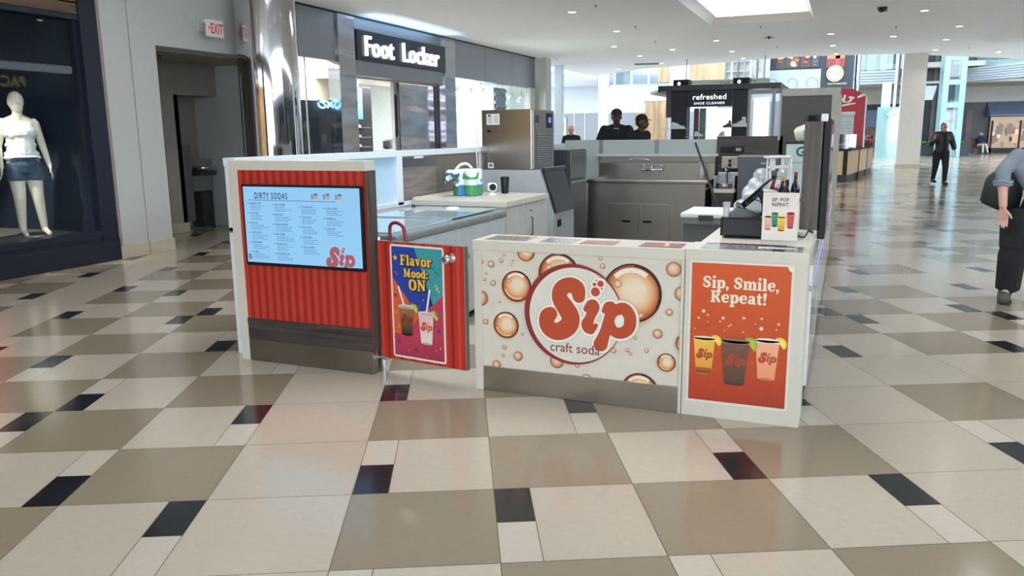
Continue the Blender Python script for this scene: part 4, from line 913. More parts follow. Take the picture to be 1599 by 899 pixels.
def lumpy(name, label, cat, c, r, n, seed, material, voxel=.012, group=None):
    rd = random.Random(seed); m = MB()
    for k in range(n): m.ball((rd.uniform(-.6, .6) * r[0], rd.uniform(-.6, .6) * r[1], r[2] * (.38 + rd.uniform(0, .9))), (r[0] * rd.uniform(.4, .65), r[1] * rd.uniform(.4, .65), r[2] * rd.uniform(.3, .5)))
    m.box(-r[0] * .7, r[0] * .7, -r[1] * .7, r[1] * .7, 0, r[2] * .5)
    m = remesh(m, voxel, 2); z0 = min(p[2] for p in m.v); m.v = [(p[0], p[1], p[2] - z0) for p in m.v]
    o = m.build(name, material); o.location = c; return tag(o, label, cat, group)
lumpy('plastic_bag', 'large white plastic bag of supplies on the side counter', 'plastic bag', (1.42, 1.72, .9125), (.15, .16, .13), 9, 4, BAGW)
lumpy('plastic_bag', 'grey-white plastic bag standing behind the tablet till', 'plastic bag', (1.345, 2.2, .9125), (.08, .15, .17), 8, 8, BAGW)
def sleeve(x, y, r, h, label):
    t = thing('cup_lid_stack', label, 'lid stack', (x, y, .9125)); m = MB(); pr = []
    for k in range(12): z = h * .72 * k / 12; pr += [(r * .93, z), (r, z + .004), (r, z + h * .05)]
    m.lathe(pr, 24); m.build('cup_stack', BAGW, t); m = MB(); m.lathe([(r * .95, h * .74), (r * .9, h * .86), (r * .6, h * .97), (.01, h)], 24); m.build('dome_lid', glass('clear_plastic', (.86, .92, .92), .35, .1), t)
sleeve(1.345, 2.85, .075, .30, 'stack of clear cups with dome lid, left of the pair'); sleeve(1.50, 3.2, .065, .29, 'stack of clear cups with dome lid, right of the pair')
# white rack with syrup bottles
t = thing('wire_rack', 'white wire rack standing on the side counter', 'rack', (1.42, 2.44, .9125))
m = MB()
for x in (0, .16):
    for y in (0, .3): m.cyl((x, y, 0), (x, y, .40), .008, seg=8)
for z in (.08, .2, .32, .40):
    m.cyl((0, 0, z), (0, .3, z), .007, seg=8); m.cyl((.16, 0, z), (.16, .3, z), .007, seg=8); m.cyl((0, 0, z), (.16, 0, z), .007, seg=8); m.cyl((0, .3, z), (.16, .3, z), .007, seg=8)
m.box(-.03, .17, -.02, .02, .395, .41, 0, .004); m.box(.03, .06, -.01, .01, .3, .4, 0); m.box(.1, .13, -.01, .01, .3, .4, 0)
m.build('frame', WHITE, t)
def bottle(x, y, h, r, c, cc, label, z=.912):
    t = thing('syrup_bottle', label, 'bottle', (x, y, z), group='syrup bottles by the wire rack')
    m = MB(); m.lathe([(r * .9, 0), (r, .01), (r, h * .55), (r * .9, h * .64), (r * .38, h * .78), (r * .36, h * .9)], 18); m.build('glass_body', mat('bottle_%d_%d_%d' % c, c, .15, coat=.5), t)
    m = MB(); m.lathe([(r * .42, h * .9), (r * .42, h)], 14); m.build('cap', mat('cap_%d_%d_%d' % cc, cc, .4), t)
    m = MB(); m.lathe([(r * 1.02, h * .15), (r * 1.02, h * .45)], 18, cap=False); m.build('bottle_label', mat('lab_%d' % (c[0] + cc[1]), (min(255, cc[0] + 60), cc[1], cc[2]), .5), t)
bottle(1.50, 2.10, .28, .035, (120, 24, 30), (30, 26, 30), 'dark red bottle nearest the wire rack'); bottle(1.56, 2.16, .26, .035, (40, 20, 26), (226, 170, 40), 'black bottle with a yellow label among the syrup bottles')
bottle(1.60, 2.04, .25, .035, (70, 30, 50), (40, 40, 70), 'purple-brown bottle right of the yellow-labelled one'); bottle(1.65, 2.18, .3, .033, (30, 28, 34), (180, 60, 60), 'tall black bottle with red cap beside the mint poster')
bottle(1.53, 1.98, .22, .03, (150, 40, 44), (236, 236, 236), 'short red bottle with white cap in front of the others')
# mint poster holder with G
t = thing('poster_holder', 'pale mint poster board with a green letter on counter', 'poster stand', (1.53, 2.80, .9125))
m = MB(); m.box(0, .24, 0, .02, 0, .50, 0, .004); m.build('board', mat('mint_board', (186, 202, 196), .4), t)
m = MB(); m.box(-.01, .25, -.004, .024, .50, .512, 0, .002); m.build('top_rail', BLACK, t)
A_ = Art(); A_.text('G', .075, .40, .075, (34, 96, 78), bold=.03); A_.text('on Google', .05, .34, .018, (90, 110, 108)); A_.quad(.04, .2, .1, .26, (206, 216, 212)); A_.quad(.0, .24, .03, .06, (70, 110, 104)); A_.build('lettering', PAPER, t, loc=(0, -.001, 0))
t = thing('white_bucket', 'white round tub lying above the mint poster board', 'tub', (1.66, 2.95, 1.4275))
m = MB(); m.lathe([(.04, -.08), (.058, -.06), (.072, .04), (.074, .075), (.06, .08)], 28, M=Matrix.Translation((0, 0, .072)) @ Matrix.Rotation(PI / 2 - .25, 4, 'Y')); m.build('tub_body', IVORY, t)
m = MB(); m.box(-.01, .01, -.076, -.07, .05, .09, 0, .002); m.build('tab', GREYM, t)
m = MB(); m.box(-.1, .1, -.1, .1, -.0, .004, 0); 
t2 = thing('shelf_box', 'grey box shelf behind the mint poster board', 'box', (1.55, 2.83, .9125)); m = MB(); m.box(0, .22, 0, .26, 0, .508, 0, .01); m.build('carcass', GREYP, t2)
m = MB(); m.box(.01, .21, -.004, .004, .02, .49, 0, .002); m.build('door', GREYM, t2)
# wood-clad screen panel
t = thing('screen_panel', 'narrow dark wood upright panel carrying a black outward screen', 'screen', (1.746, 1.05, .9125))
m = MB(); m.box(0, .105, 0, .95, 0, .655, 0, .003); m.build('wood_body', DWOOD, t)
m = MB(); m.box(.1085, .150, .03, .93, -.06, .67, 0, .006); m.build('screen', BLACK, t)
m = MB(); m.box(.1502, .1535, .06, .90, -.03, .64, 0, .001); m.build('screen_glass', mat('screen_off', (20, 26, 40), .06), t)
m = MB(); m.box(.09, .13, .02, .07, .655, .70, 0, .006); m.build('camera_box', WHITE, t)
# clear guards along the outer edge
for k in range(3):
    y0 = 2.2 + k * 1.35
    t = thing('counter_guard', ['clear acrylic guard on the outer counter edge, nearest one', 'middle clear acrylic guard on the outer counter edge', 'farthest clear acrylic guard on the outer counter edge'][k], 'acrylic guard', (1.80, y0, .912), group='clear guards on the outer counter edge')
    m = MB(); m.box(0, .006, 0, 1.25, 0, .60, 0); m.build('pane', glass('guard_acrylic', (.86, .9, .93), .22, .04), t)
    m = MB(); m.box(-.01, .02, -.01, .01, 0, .61, 0, .002); m.box(-.01, .02, 1.24, 1.26, 0, .61, 0, .002); m.build('posts', GREYM, t)

# ---- left wall of the kiosk
t = thing('kiosk_left_wall', 'low white kiosk side wall with pale blue panes', 'partition', (-1.85, 0, 0))
m = MB(); m.box(-.10, .0, .15, 7.2, 1.32, 1.375, 0, .003); m.box(-.09, -.01, .15, 7.2, 0, .87, 0); m.box(-.09, .0, .15, 4.14, .86, .90, 0, .003)
for y in (.15, 1.02, 2.29): m.box(-.09, .0, y, y + (.10 if y > 2 else .045), .87, 1.32, 0, .003)
m.box(-.09, -.01, 4.1, 7.2, .87, 1.32, 0); m.build('frame', mat('frame_white', (226, 232, 236), .35, vary=.02), t)
PB = mat('frosted_pane', (186, 214, 232), .25, vary=.03, scale=2)
m = MB(); m.box(-.06, -.045, .19, 1.02, .90, 1.32); m.build('pane', PB, t); m = MB(); m.box(-.06, -.045, 1.06, 2.29, .90, 1.32); m.build('pane', PB, t)
m = MB(); m.box(-.05, -.012, 2.39, 3.08, .90, 1.32); m.build('wood_panel', wood('grey_wood_panel', (112, 103, 98), (138, 129, 122), stretch=(10, 1.0, 14)), t)
m = MB(); m.box(-.012, -.006, 2.40, 3.08, 1.215, 1.30); m.build('dark_grille', mat('dark_grille', (70, 74, 78), .3), t)
m = MB(); m.box(-.05, -.01, 3.08, 4.10, .87, 1.32); m.build('brown_panel', mat('brown_panel', (108, 98, 90), .5), t)
m = MB(); m.cyl((.02, 4.02, .90), (.015, 3.99, 1.36), .008, seg=10); m.build('conduit', WHITE, t)
m = MB(); m.box(-.01, -.002, 2.62, 2.80, 1.295, 1.315, 0, .002); m.build('tag_strip', WHITE, t)
# wall outlet on the brown panel
# ---- chest freezer
t = thing('chest_freezer', 'long white chest freezer with sliding glass lids', 'chest freezer', (-1.75, .55, 0))
FW, FL = .90, 1.95
FWH = mat('freezer_white', (198, 204, 208), .3)
m = MB(); m.box(0, FW, 0, FL, .05, .775, 0, .02); m.build('cabinet', FWH, t)
m = MB(); m.box(-.01, FW + .012, -.01, FL + .01, .775, .835, 0, .02); m.build('rim', mat('rim_grey', (140, 146, 148), .35, .2), t)
m = MB(); m.box(.07, FW - .07, .07, FL * .52, .835, .845, 0, .003); m.build('glass_lid', mat('frosty_glass', (170, 196, 208), .06, coat=.5), t)
m = MB(); m.box(.07, FW - .07, FL * .50, FL - .07, .846, .856, 0, .003); m.build('glass_lid', mat('frosty_glass', (170, 196, 208), .06), t)
m = MB(); m.box(.1, FW - .1, .1, FL - .1, 0, .05, 0); m.build('plinth', DGREY, t)
m = MB(); m.lathe([(.001, .012), (.05, .012), (.06, .004), (.062, 0)], 20, c=(.45, FL - .18, .856)); m.build('lid_handle', WHITE, t)
# ---- white cabinet
t = thing('base_cabinet', 'white base cabinet at the end of the chest freezer', 'cabinet', (-1.845, 2.56, 0))
m = MB(); m.box(0, .985, -.02, 1.12, .855, .905, 0, .004); m.build('worktop', IVORY, t)
m = MB(); m.box(.02, .955, 0, 1.10, .08, .855, 0); m.box(.02, .93, .02, 1.08, 0, .08, 0); m.build('carcass', mat('cabinet_white', (206, 206, 200), .4), t)
m = MB(); m.box(.956, .972, .01, .50, .1, .84, 0, .003); d_ = m.build('door', mat('cabinet_door', (200, 200, 194), .4), t)
m = MB(); m.box(.956, .972, .51, 1.09, .1, .84, 0, .003); d_ = m.build('door', mat('cabinet_door', (200, 200, 194), .4), t)
m = MB(); m.tube([(.973, .62, .52), (.995, .62, .53), (.995, .62, .70), (.973, .62, .71)], .006); m.lathe([(.001, .01), (.008, .01), (.008, 0)], 12, M=Matrix.Translation((.973, .62, .77)) @ Matrix.Rotation(PI / 2, 4, 'Y')); m.build('handle', DGREY, d_)
m = MB(); m.box(0, .03, -.02, 1.12, .905, .93, 0); m.build('upstand', IVORY, t)
# paper towels pack
t = thing('paper_towel_pack', 'blue green and white wrapped pack of paper towels', 'paper towels', (-1.62, 3.12, .9055))
def towel_pack():
    m = MB()
    for x in (.0, .13):
        for y in (0., .12): m.lathe([(.062, 0), (.066, .01), (.066, .255), (.055, .27)], 22, c=(x, y, 0))
    r = remesh(m, .008, 6); z0 = min(p[2] for p in r.v); r.v = [(p[0], p[1], p[2] - z0) for p in r.v]; r.c = []
    for p in r.v:
        h = p[2] / .27; s_ = math.sin(p[0] * 22 + h * 3) + math.cos(p[1] * 26 - h * 5)
        c = (232, 236, 238)
        if h < .42: c = (60, 130, 190) if s_ > -.1 else (70, 150, 90)
        elif h < .62: c = (110, 180, 210) if s_ > .4 else (226, 234, 238)
        elif h < .86 and s_ < -.3: c = (80, 156, 92)
        r.c.append(rgb(*c))
    r.build('wrapped_rolls', attr_mat('glossy_wrap', .25), t)
towel_pack()
t_ = t
def bag_knot():
    rd = random.Random(2); m = MB()
    for k in range(10): m.ball((rd.uniform(-.05, .03) - .02, rd.uniform(-.06, .04) - .12, rd.uniform(.1, .27)), rd.uniform(.025, .05))
    m.tube(smooth_path([(-.02, -.06, .25), (.02, -.02, .31), (.08, .02, .32), (.12, .05, .27)], 4), .016)
    r = remesh(m, .008, 2); r.c = []
    for p in r.v:
        q = math.sin(p[0] * 60) * math.cos(p[2] * 50); c = (216, 220, 220) if p[2] > .24 or q > .2 else ((40, 96, 70) if q < -.15 else (50, 90, 160)); r.c.append(rgb(*c))
    r.build('torn_wrapper', attr_mat('glossy_wrap', .25), t_)
bag_knot()
t = thing('security_camera', 'small white round-faced camera beside the paper towels', 'camera', (-1.34, 3.30, .9055), .3)
m = MB(); m.lathe([(.045, 0), (.045, .012), (.02, .02), (.02, .04)], 20); m.build('base', WHITE, t)
m = MB(); m.box(-.05, .05, -.03, .04, .035, .125, 0, .03); m.build('housing', WHITE, t)
m = MB(); m.lathe([(.03, 0), (.034, .012), (.02, .014), (.001, .014)], 20, M=Matrix.Translation((.012, -.028, .082)) @ Matrix.Rotation(PI / 2, 4, 'X')); m.build('lens', BLACK, t)
t = thing('black_tumbler', 'black cup standing behind the small white camera', 'cup', (-1.30, 3.54, .9055))
m = MB(); m.lathe([(.036, 0), (.046, .16), (.043, .16), (.034, .01)], 22); m.build('cup_body', BLACK, t); m = MB(); m.lathe([(.048, .155), (.048, .17), (.02, .175), (.001, .175)], 22); m.build('lid', BLACK, t)
t = thing('wall_outlet', 'grey outlet box on the brown kiosk panel', 'outlet', (-1.858, 3.82, 1.02))
m = MB(); m.box(0, .02, 0, .12, 0, .12, 0, .004); m.build('cover_plate', GREYM, t); m = MB(); m.box(.019, .045, .03, .07, .03, .06, 0, .004); m.build('plug', BLACK, t)

# ---- ice machine on its bin
IX, IY = -1.84, 4.16
t = thing('ice_bin', 'pale grey ice storage bin with black hopper flap', 'ice bin', (IX, IY, 0))
m = MB(); m.prism([(0, .02), (.86, .02), (.86, .62), (.70, 1.12), (0, 1.12)], 0, .72, 'y'); m.build('body', mat('bin_grey', (172, 178, 180), .35), t)
m = MB(); n_ = V((.86 - .70, 0, .62 - 1.12)).normalized(); Mx = Matrix.Translation((.715, .03, 1.115)) @ Matrix.Rotation(math.atan2(.5, .16) - 0, 4, 'Y')
m.box(0.0, .50, 0, .66, 0.004, .03, 0, .006, M=Mx); m.box(-.02, .02, -.02, .68, .0, .045, 0, .006, M=Mx); m.build('hopper_flap', mat('flap_black', (34, 38, 44), .3), t)
m = MB(); m.box(.861, .87, .12, .24, .48, .56, 0, .003); m.build('badge', BLACK, t)
m = MB()
for x in (.08, .78):
    for y in (.08, .64): m.cyl((x, y, 0), (x, y, .03), .02)
m.build('feet', DGREY, t)
t = thing('ice_machine', 'stainless steel ice machine with lit blue display', 'ice machine', (IX, IY, 1.1205))
m = MB(); m.box(0, .60, 0, .72, 0, .665, 0, .006); m.build('housing', steel('mottled_steel', (176, 170, 162), .2, wave=.01, wscale=.9, brush=(40, 40, 2), bstr=0), t)
m = MB(); m.box(.60, .615, .03, .70, .01, .655, 0, .004); m.build('front_panel', steel('panel_steel', (170, 166, 160), .3), t)
m = MB(); m.box(.616, .622, .45, .62, .46, .63, 0, .003); d_ = m.build('display', BLACK, t); m = MB(); m.box(.6221, .6235, .50, .57, .52, .58, 0); m.build('display_glow', emis('blue_screen', (70, 90, 240), 1.6), d_)
m = MB(); m.box(.6155, .618, .12, .62, .06, .40, 0); 
for k in range(14): m.box(.616, .622, .12, .62, .065 + k * .0245, .077 + k * .0245, 1)
for k in range(11): m.box(.616, .6225, .12 + k * .05, .127 + k * .05, .06, .40, 1)
m.build('air_grille', [BLACK, GREYM], t)
m = MB(); m.box(.616, .62, .08, .2, .52, .6, 0, .002); m.build('info_plate', DGREY, t)
A_ = Art(); A_.quad(.06, .22, .50, .62, (214, 216, 214)); A_.layer()
for k in range(5): A_.quad(.075, .13, .52 + k * .018, .526 + k * .018, (110, 112, 116)); A_.quad(.15, .205, .52 + k * .018, .526 + k * .018, (120, 120, 120))
A_.quad(.08, .11, .59, .612, (90, 90, 96)); A_.quad(.06, .17, .41, .45, (70, 74, 82)); A_.quad(.07, .11, .42, .44, (190, 194, 200)); A_.quad(.07, .14, .02, .08, (226, 226, 222)); A_.layer(); A_.quad(.085, .125, .035, .065, (90, 90, 90))
A_.build('stickers', PAPER, t, loc=(0, -.0006, 0))
# ---- tall dark cabinet
t = thing('tall_cabinet', 'tall dark grey steel cabinet beside the ice bin', 'cabinet', (-1.82, 5.36, 0))
m = MB(); m.box(0, .61, 0, .70, 0.0, 1.315, 0, .006); m.build('carcass', mat('cab_dark', (72, 76, 80), .35, .4), t)
m = MB(); m.box(.611, .632, .02, .68, .96, 1.30, 0, .004); m.build('door', steel('cab_steel', (128, 130, 130), .35), t)
m = MB(); m.box(.611, .632, .02, .68, .04, .93, 0, .004); d_ = m.build('door', steel('cab_steel', (128, 130, 130), .35), t); m = MB(); m.box(.632, .66, .04, .66, .90, .925, 0, .006); m.build('handle', GREYM, d_)
# ---- back wall
t = thing('kiosk_back_wall', 'grey panelled back wall of the drinks kiosk', 'partition', (-1.85, 7.1, 0))
GP = mat('pale_panel', (178, 186, 182), .4, vary=.02)
for x0, x1 in ((0, .52), (.58, 1.33), (1.39, 2.19)):
    m = MB(); m.box(x0, x1, 0.01, .08, 0, 1.42, 0); m.build('panel', GP, t)
m = MB()
for x in (.52, 1.33): m.box(x, x + .06, 0, .09, 0, 1.42, 0, .002)
m.build('mullion', mat('mullion_grey', (140, 146, 150), .35, .3), t)
m = MB(); m.box(2.19, 3.05, 0, .10, 0, 1.455, 0, .003); m.build('dark_panel', DWOODH, t)
m = MB(); m.box(3.0, 3.70, .0, .22, 0, 1.97, 0); m.build('tall_dark_panel', mat('tower_dark', (74, 70, 66), .5, vary=.04), t)
m = MB(); m.box(3.0, 3.72, -.02, .24, 1.965, 2.06, 0, .004); m.box(3.62, 3.74, -.02, .24, 0, 1.965, 0, .004); m.box(2.98, 3.01, -.02, .24, 1.4, 2.0, 0); m.build('beige_frame', mat('greige_frame', (168, 162, 152), .5), t)
t = thing('grey_locker', 'dark grey steel cabinet against the kiosk back wall', 'cabinet', (.70, 6.55, 0))
m = MB(); m.box(0, .50, 0, .52, 0, 1.19, 0, .005); m.build('carcass', mat('locker_grey', (96, 102, 106), .4), t); m = MB(); m.box(-.004, .504, -.012, .53, 1.19, 1.215, 0, .004); m.build('top_plate', GREYM, t)
m = MB(); m.box(.02, .48, -.014, -.001, .05, 1.17, 0, .003); d_ = m.build('door', mat('locker_door', (90, 96, 100), .4), t); m = MB(); m.box(.28, .46, -.03, -.014, 1.10, 1.125, 0, .004); m.build('handle', GREYM, d_)
t = thing('black_monitor', 'black monitor box mounted on the tall dark panel', 'monitor', (1.50, 7.04, 1.50))
m = MB(); m.box(0, .26, 0, .06, 0, .22, 0, .006); m.build('case', BLACK, t); m = MB(); m.box(.012, .248, -.003, .002, .014, .206, 0); m.build('screen', mat('screen_off', (20, 26, 40), .06), t)
# hand sink
t = thing('hand_sink', 'small steel hand sink with gooseneck tap', 'hand sink', (.40, 6.42, 0))
m = MB(); m.box(0, .27, 0, .5, 0, .74, 0, .004); m.build('cabinet', DWOODH, t); m = MB(); m.box(-.01, .28, -.02, .55, .74, .785, 0, .004); m.build('worktop', IVORY, t)
m = MB(); m.lathe([(.085, .05), (.115, .06), (.11, .01), (.05, .0), (.04, .04)], 24, c=(.13, .28, .785)); m.box(.0, .03, .1, .5, .785, .95, 0, .004); m.box(.24, .27, .1, .5, .785, .95, 0, .004); m.box(.0, .27, .5, .53, .785, .98, 0, .004); m.build('basin', STEEL, t)
m = MB(); m.tube(smooth_path([(.12, .46, .79), (.12, .46, 1.0), (.12, .42, 1.05), (.12, .34, 1.04), (.12, .33, 1.0)], 5), .011); m.build('tap', CHROME, t)
t = thing('towel_dispenser', 'square silver paper towel dispenser on dark wall', 'towel dispenser', (.43, 6.98, 1.03))
m = MB(); m.box(0, .22, 0, .115, 0, .16, 0, .01); m.build('case', mat('disp_silver', (178, 172, 160), .35, .3), t); m = MB(); m.lathe([(.001, .004), (.02, .004), (.022, 0)], 16, M=Matrix.Translation((.11, 0, .10)) @ Matrix.Rotation(PI / 2, 4, 'X')); m.box(.09, .13, -.003, .002, .02, .07, 0); m.build('outlet_slot', BLACK, t)
t = thing('wall_box', 'small black box on the dark wall above dispenser', 'box', (.40, 7.06, 1.24)); m = MB(); m.box(0, .3, 0, .04, 0, .08, 0, .004); m.build('case', BLACK, t); m = MB(); m.box(.2, .27, -.004, .001, .02, .06, 0); m.build('plate', GREYM, t)

# ---- three-compartment sink
t = thing('steel_sink', 'wide stainless steel sink unit with high backsplash', 'sink', (-1.25, 6.3, 0))
SS = steel('sink_steel', (168, 166, 160), .3, brush=(1.2, 40, 40))
m = MB(); m.box(0.0, 1.58, .02, .6, 0.05, .86, 0, .004); m.box(.03, 1.55, .05, .6, 0, .05, 1); m.build('cabinet', [steel('sink_front', (160, 156, 150), .34, wave=.004, wscale=2, brush=(30, 30, 1.2)), DGREY], t)
m = MB(); m.box(-.02, 1.62, -.03, .06, .86, .905, 0, .012); m.box(-.02, .02, .06, .65, .86, .905, 0, .006); m.box(1.58, 1.62, .06, .65, .86, .905, 0, .006); m.box(0, 1.6, .06, .62, .78, .80, 0)
for x in (.52, 1.04): m.box(x, x + .04, .06, .62, .8, .89, 0)
m.build('rim', SS, t)
m = MB(); m.prism([(.63, .86), (.70, .86), (.70, 1.19), (.69, 1.19), (.645, 1.12), (.63, 1.10)], -.02, 1.60, 'x'); m.build('backsplash', SS, t)
m = MB(); m.box(-.1, 1.63, .70, .79, 1.19, 1.225, 0, .004); m.build('rear_ledge', mat('ledge_pale', (196, 202, 202), .35), t)
for x in (.29, ): 
    m = MB(); m.box(x, x + .42, .006, .021, .10, .585, 0, .003); d_ = m.build('access_door', steel('sink_front', (160, 156, 150), .34), t); m = MB(); m.box(x + .19, x + .31, .002, .008, .33, .36, 0, .01); m.build('slot', BLACK, d_)
    m = MB(); m.box(x + .425, x + .84, .006, .021, .10, .585, 0, .003); d_ = m.build('access_door', steel('sink_front', (160, 156, 150), .34), t); m = MB(); m.box(x + .48, x + .60, .002, .008, .33, .36, 0, .01); m.build('slot', BLACK, d_)
m = MB(); m.tube([(.60, .56, 1.01), (.90, .56, 1.01)], .016, 12); m.tube([(.62, .56, 1.0), (.62, .62, 1.05)], .013); m.tube([(.88, .56, 1.0), (.88, .62, 1.05)], .013)
m.tube(smooth_path([(.75, .56, 1.02), (.75, .56, 1.1), (.70, .5, 1.15), (.55, .40, 1.17), (.48, .36, 1.15)], 5), .011)
m.tube([(.58, .56, 1.06), (.66, .54, 1.08)], .009); m.tube([(.84, .54, 1.08), (.92, .56, 1.06)], .009); m.cyl((.62, .56, 1.0), (.62, .56, 1.07), .014); m.cyl((.88, .56, 1.0), (.88, .56, 1.07), .014)
m.build('tap', CHROME, t)
t = thing('soap_bottle', 'clear soap bottle at the right end of sink', 'bottle', (.20, 6.78, .9055)); m = MB(); m.lathe([(.035, 0), (.04, .01), (.04, .12), (.015, .15), (.015, .17)], 18); m.build('bottle_body', mat('soap', (176, 184, 180), .2), t); m = MB(); m.cyl((0, 0, .17), (0, 0, .21), .008); m.box(-.03, .01, -.006, .006, .205, .217, 0, .002); m.build('pump', WHITE, t)
# mop
t = thing('mop', 'dark mop handle leaning against the sink unit', 'mop', (.905, 5.06, 0))
p0 = V((0, 0, .03)); p1 = V((.223 - .905, 6.10 - 5.06, 1.383))
m = MB(); m.cyl(p0 + V((0, 0, .05)), p1, .014, seg=10); m.build('handle', mat('mop_handle', (62, 56, 52), .5), t)
m = MB()
for k in range(14): a_ = k / 14 * 2 * PI; m.tube(smooth_path([p0 + V((0, 0, .1)), p0 + V((.05 * math.cos(a_), .05 * math.sin(a_), .05)), p0 + V((.11 * math.cos(a_), .11 * math.sin(a_), -.018))], 3), .011, 6)
m.build('mop_head', mat('mop_yarn', (150, 150, 146), .9), t)
# grey bin with white lid
t = thing('ingredient_bin', 'grey bin with a white lid inside the kiosk', 'bin', (.76, 2.50, 0))
m = MB(); m.prism([(.03, 0.0), (.37, 0.0), (.40, .80), (.0, .80)], .02, .56, 'y'); m.build('body', mat('bin_dark', (96, 100, 102), .4), t)
m = MB(); m.box(-.01, .41, -.01, .60, .76, .815, 0, .008); m.build('collar', mat('bin_collar', (120, 124, 126), .4), t)
m = MB(); m.box(-.02, .42, -.02, .60, .815, .855, 0, .012); m.build('lid', WHITE, t); m = MB(); m.box(.13, .25, -.034, -.012, .80, .84, 0, .005); m.build('clasp', DGREY, t)
for x in (.0, .39): 
    pass
# ================================================================ beyond the kiosk
# ---- shoe-care kiosk behind
RB = 14.0
t = thing('shoe_care_kiosk', 'dark shoe cleaner kiosk with flat roof and lit signs', 'kiosk', (-2.36, RB, 0))
KD = mat('kiosk_navy', (26, 34, 48), .4); KG = mat('kiosk_grey', (92, 90, 96), .4); GLW = emis('white_lightbox', (240, 250, 252), 1.0)
m = MB(); m.box(0.35, 2.97, 0, 2.6, 2.42, 2.54, 0, .01); m.prism([(0, .8), (.35, 0), (.35, 2.6), (0, 2.6)], 2.40, 2.46, 'z', 1); m.build('roof', [DGREY, GREYM], t)
for x in (.67, 1.97):
    m = MB(); m.box(x, x + .34, .1, .5, 2.54, 2.67, 0, .01); m.build('roof_box', BLACK, t)
    m = MB(); m.lathe([(.001, .004), (.03, .004), (.032, 0)], 16, M=Matrix.Translation((x + .13, .1, 2.585)) @ Matrix.Rotation(PI / 2, 4, 'X')); m.build('roof_spot', emis('spot_glow', (255, 250, 240), 6.0), t)
for x in (.64, 1.97):
    m = MB(); m.box(x, x + .35, .12, .5, 0, 2.42, 0, .01); m.build('post', KD, t)
m = MB(); m.box(.50, .62, .2, .3, 1.85, 2.42, 0); m.build('side_post', KG, t)
for x in (2.30, 2.80): m = MB(); m.box(x, x + .06, .1, .2, 1.0, 2.42); m.build('slim_post', GREYM, t)
m = MB(); m.box(.50, 2.9, .0, .7, 0, 1.02, 0, .01); m.build('counter', KD, t)
m = MB(); m.box(1.0, 1.97, .05, .12, 2.07, 2.42, 0, .004); sg = m.build('sign_board', KD, t)
A_ = Art(step=.002); A_.text('refreshed', 1.485, 2.225, .115, (236, 240, 244), bold=.004, align='CENTER', sx=1.12, space=1.04); A_.text('SHOE CLEANER', 1.485, 2.12, .05, (220, 226, 232), bold=.004, align='CENTER', sx=1.15, space=1.2)
A_.build('lettering', emis('letter_soft', (0, 0, 0), 1.3, attr=True), sg, loc=(0, .046, 0))
m = MB(); m.box(1.30, 1.92, .9, .95, .9, 2.06, 0); m.build('lightbox', GLW, t)
m = MB(); m.box(2.34, 2.68, .9, .95, .9, 2.27, 0); m.build('lightbox', GLW, t)
m = MB(); m.box(1.02, 1.12, .85, .95, .9, 2.06, 0); m.build('copper_panel', mat('copper_panel', (140, 96, 74), .4), t)
m = MB(); m.box(1.14, 1.28, .9, .94, .9, 2.06, 0); m.build('teal_panel', mat('teal_panel', (150, 178, 180), .3), t)
for i, (x0, x1, z) in enumerate(((.45, 1.15, 1.60), (1.0, 1.98, 1.43), (1.9, 2.4, 1.63), (1.15, 1.95, 1.62))):
    m = MB(); m.box(x0, x1, -.08 if i != 3 else .5, .12 if i != 3 else .62, z - .012, z, 0); m.build('shelf', glass('shelf_glass', (.8, .9, .9), .35, .05), t)
def shoe(loc, L_, rz, c, label, high=False, sole=(236, 236, 232)):
    t = thing('sneaker', label, 'shoe', loc, rz); k = L_ / .30; m = MB()
    for p, r in (((-.11, 0, .05), (.05, .042, .05)), ((-.10, 0, .10 if not high else .13), (.045, .036, .05)), ((-.03, 0, .06), (.08, .042, .055)), ((.06, 0, .04), (.08, .045, .035)), ((.11, 0, .035), (.045, .045, .028)), ((-.05, 0, .09), (.06, .036, .04))):
        m.ball([q * k for q in p], [q * k for q in r])
    if high: m.ball((-.09 * k, 0, .17 * k), (.05 * k, .035 * k, .04 * k))
    r = remesh(m, .008 * k, 3); r.build('upper', mat('shoe_%d_%d_%d' % c, c, .5), t)
    m = MB(); m.prism([(p[0] * k, p[1] * k) for p in ((-.16, -.03), (-.1, -.045), (.1, -.048), (.155, -.02), (.155, .02), (.1, .048), (-.1, .045), (-.16, .03))], 0, .028 * k, 'z'); m.build('sole', mat('sole_%d_%d_%d' % sole, sole, .5), t)
    m = MB()
    for q in range(4): m.tube([((.0 + q * .022) * k, -.03 * k, (.105 - q * .012) * k), ((.0 + q * .022) * k, 0, (.115 - q * .012) * k), ((.0 + q * .022) * k, .03 * k, (.105 - q * .012) * k)], .004 * k, 6)
    m.build('laces', mat('laces_grey', (150, 152, 156), .7), t)
X_ = -2.36
shoe((X_ + .82, RB + .0, 1.6005), .30, .05, (232, 234, 234), 'white low sneaker on the left post shelf of shoe kiosk'); shoe((X_ + 2.15, RB + .0, 1.6305), .30, PI + .3, (226, 228, 230), 'big white high-top sneaker on the right post shelf', True)
shoe((X_ + 1.28, RB + .02, 1.4305), .22, .9, (236, 238, 238), 'small white sneaker on the low glass shelf, left'); shoe((X_ + 1.78, RB + .02, 1.4305), .22, 2.2, (222, 224, 224), 'small white sneaker on the low glass shelf, right')
shoe((X_ + 1.82, RB + .56, 1.6205), .22, 2.6, (140, 106, 74), 'brown boot-like shoe in front of the glowing white panel', True, (60, 50, 44))
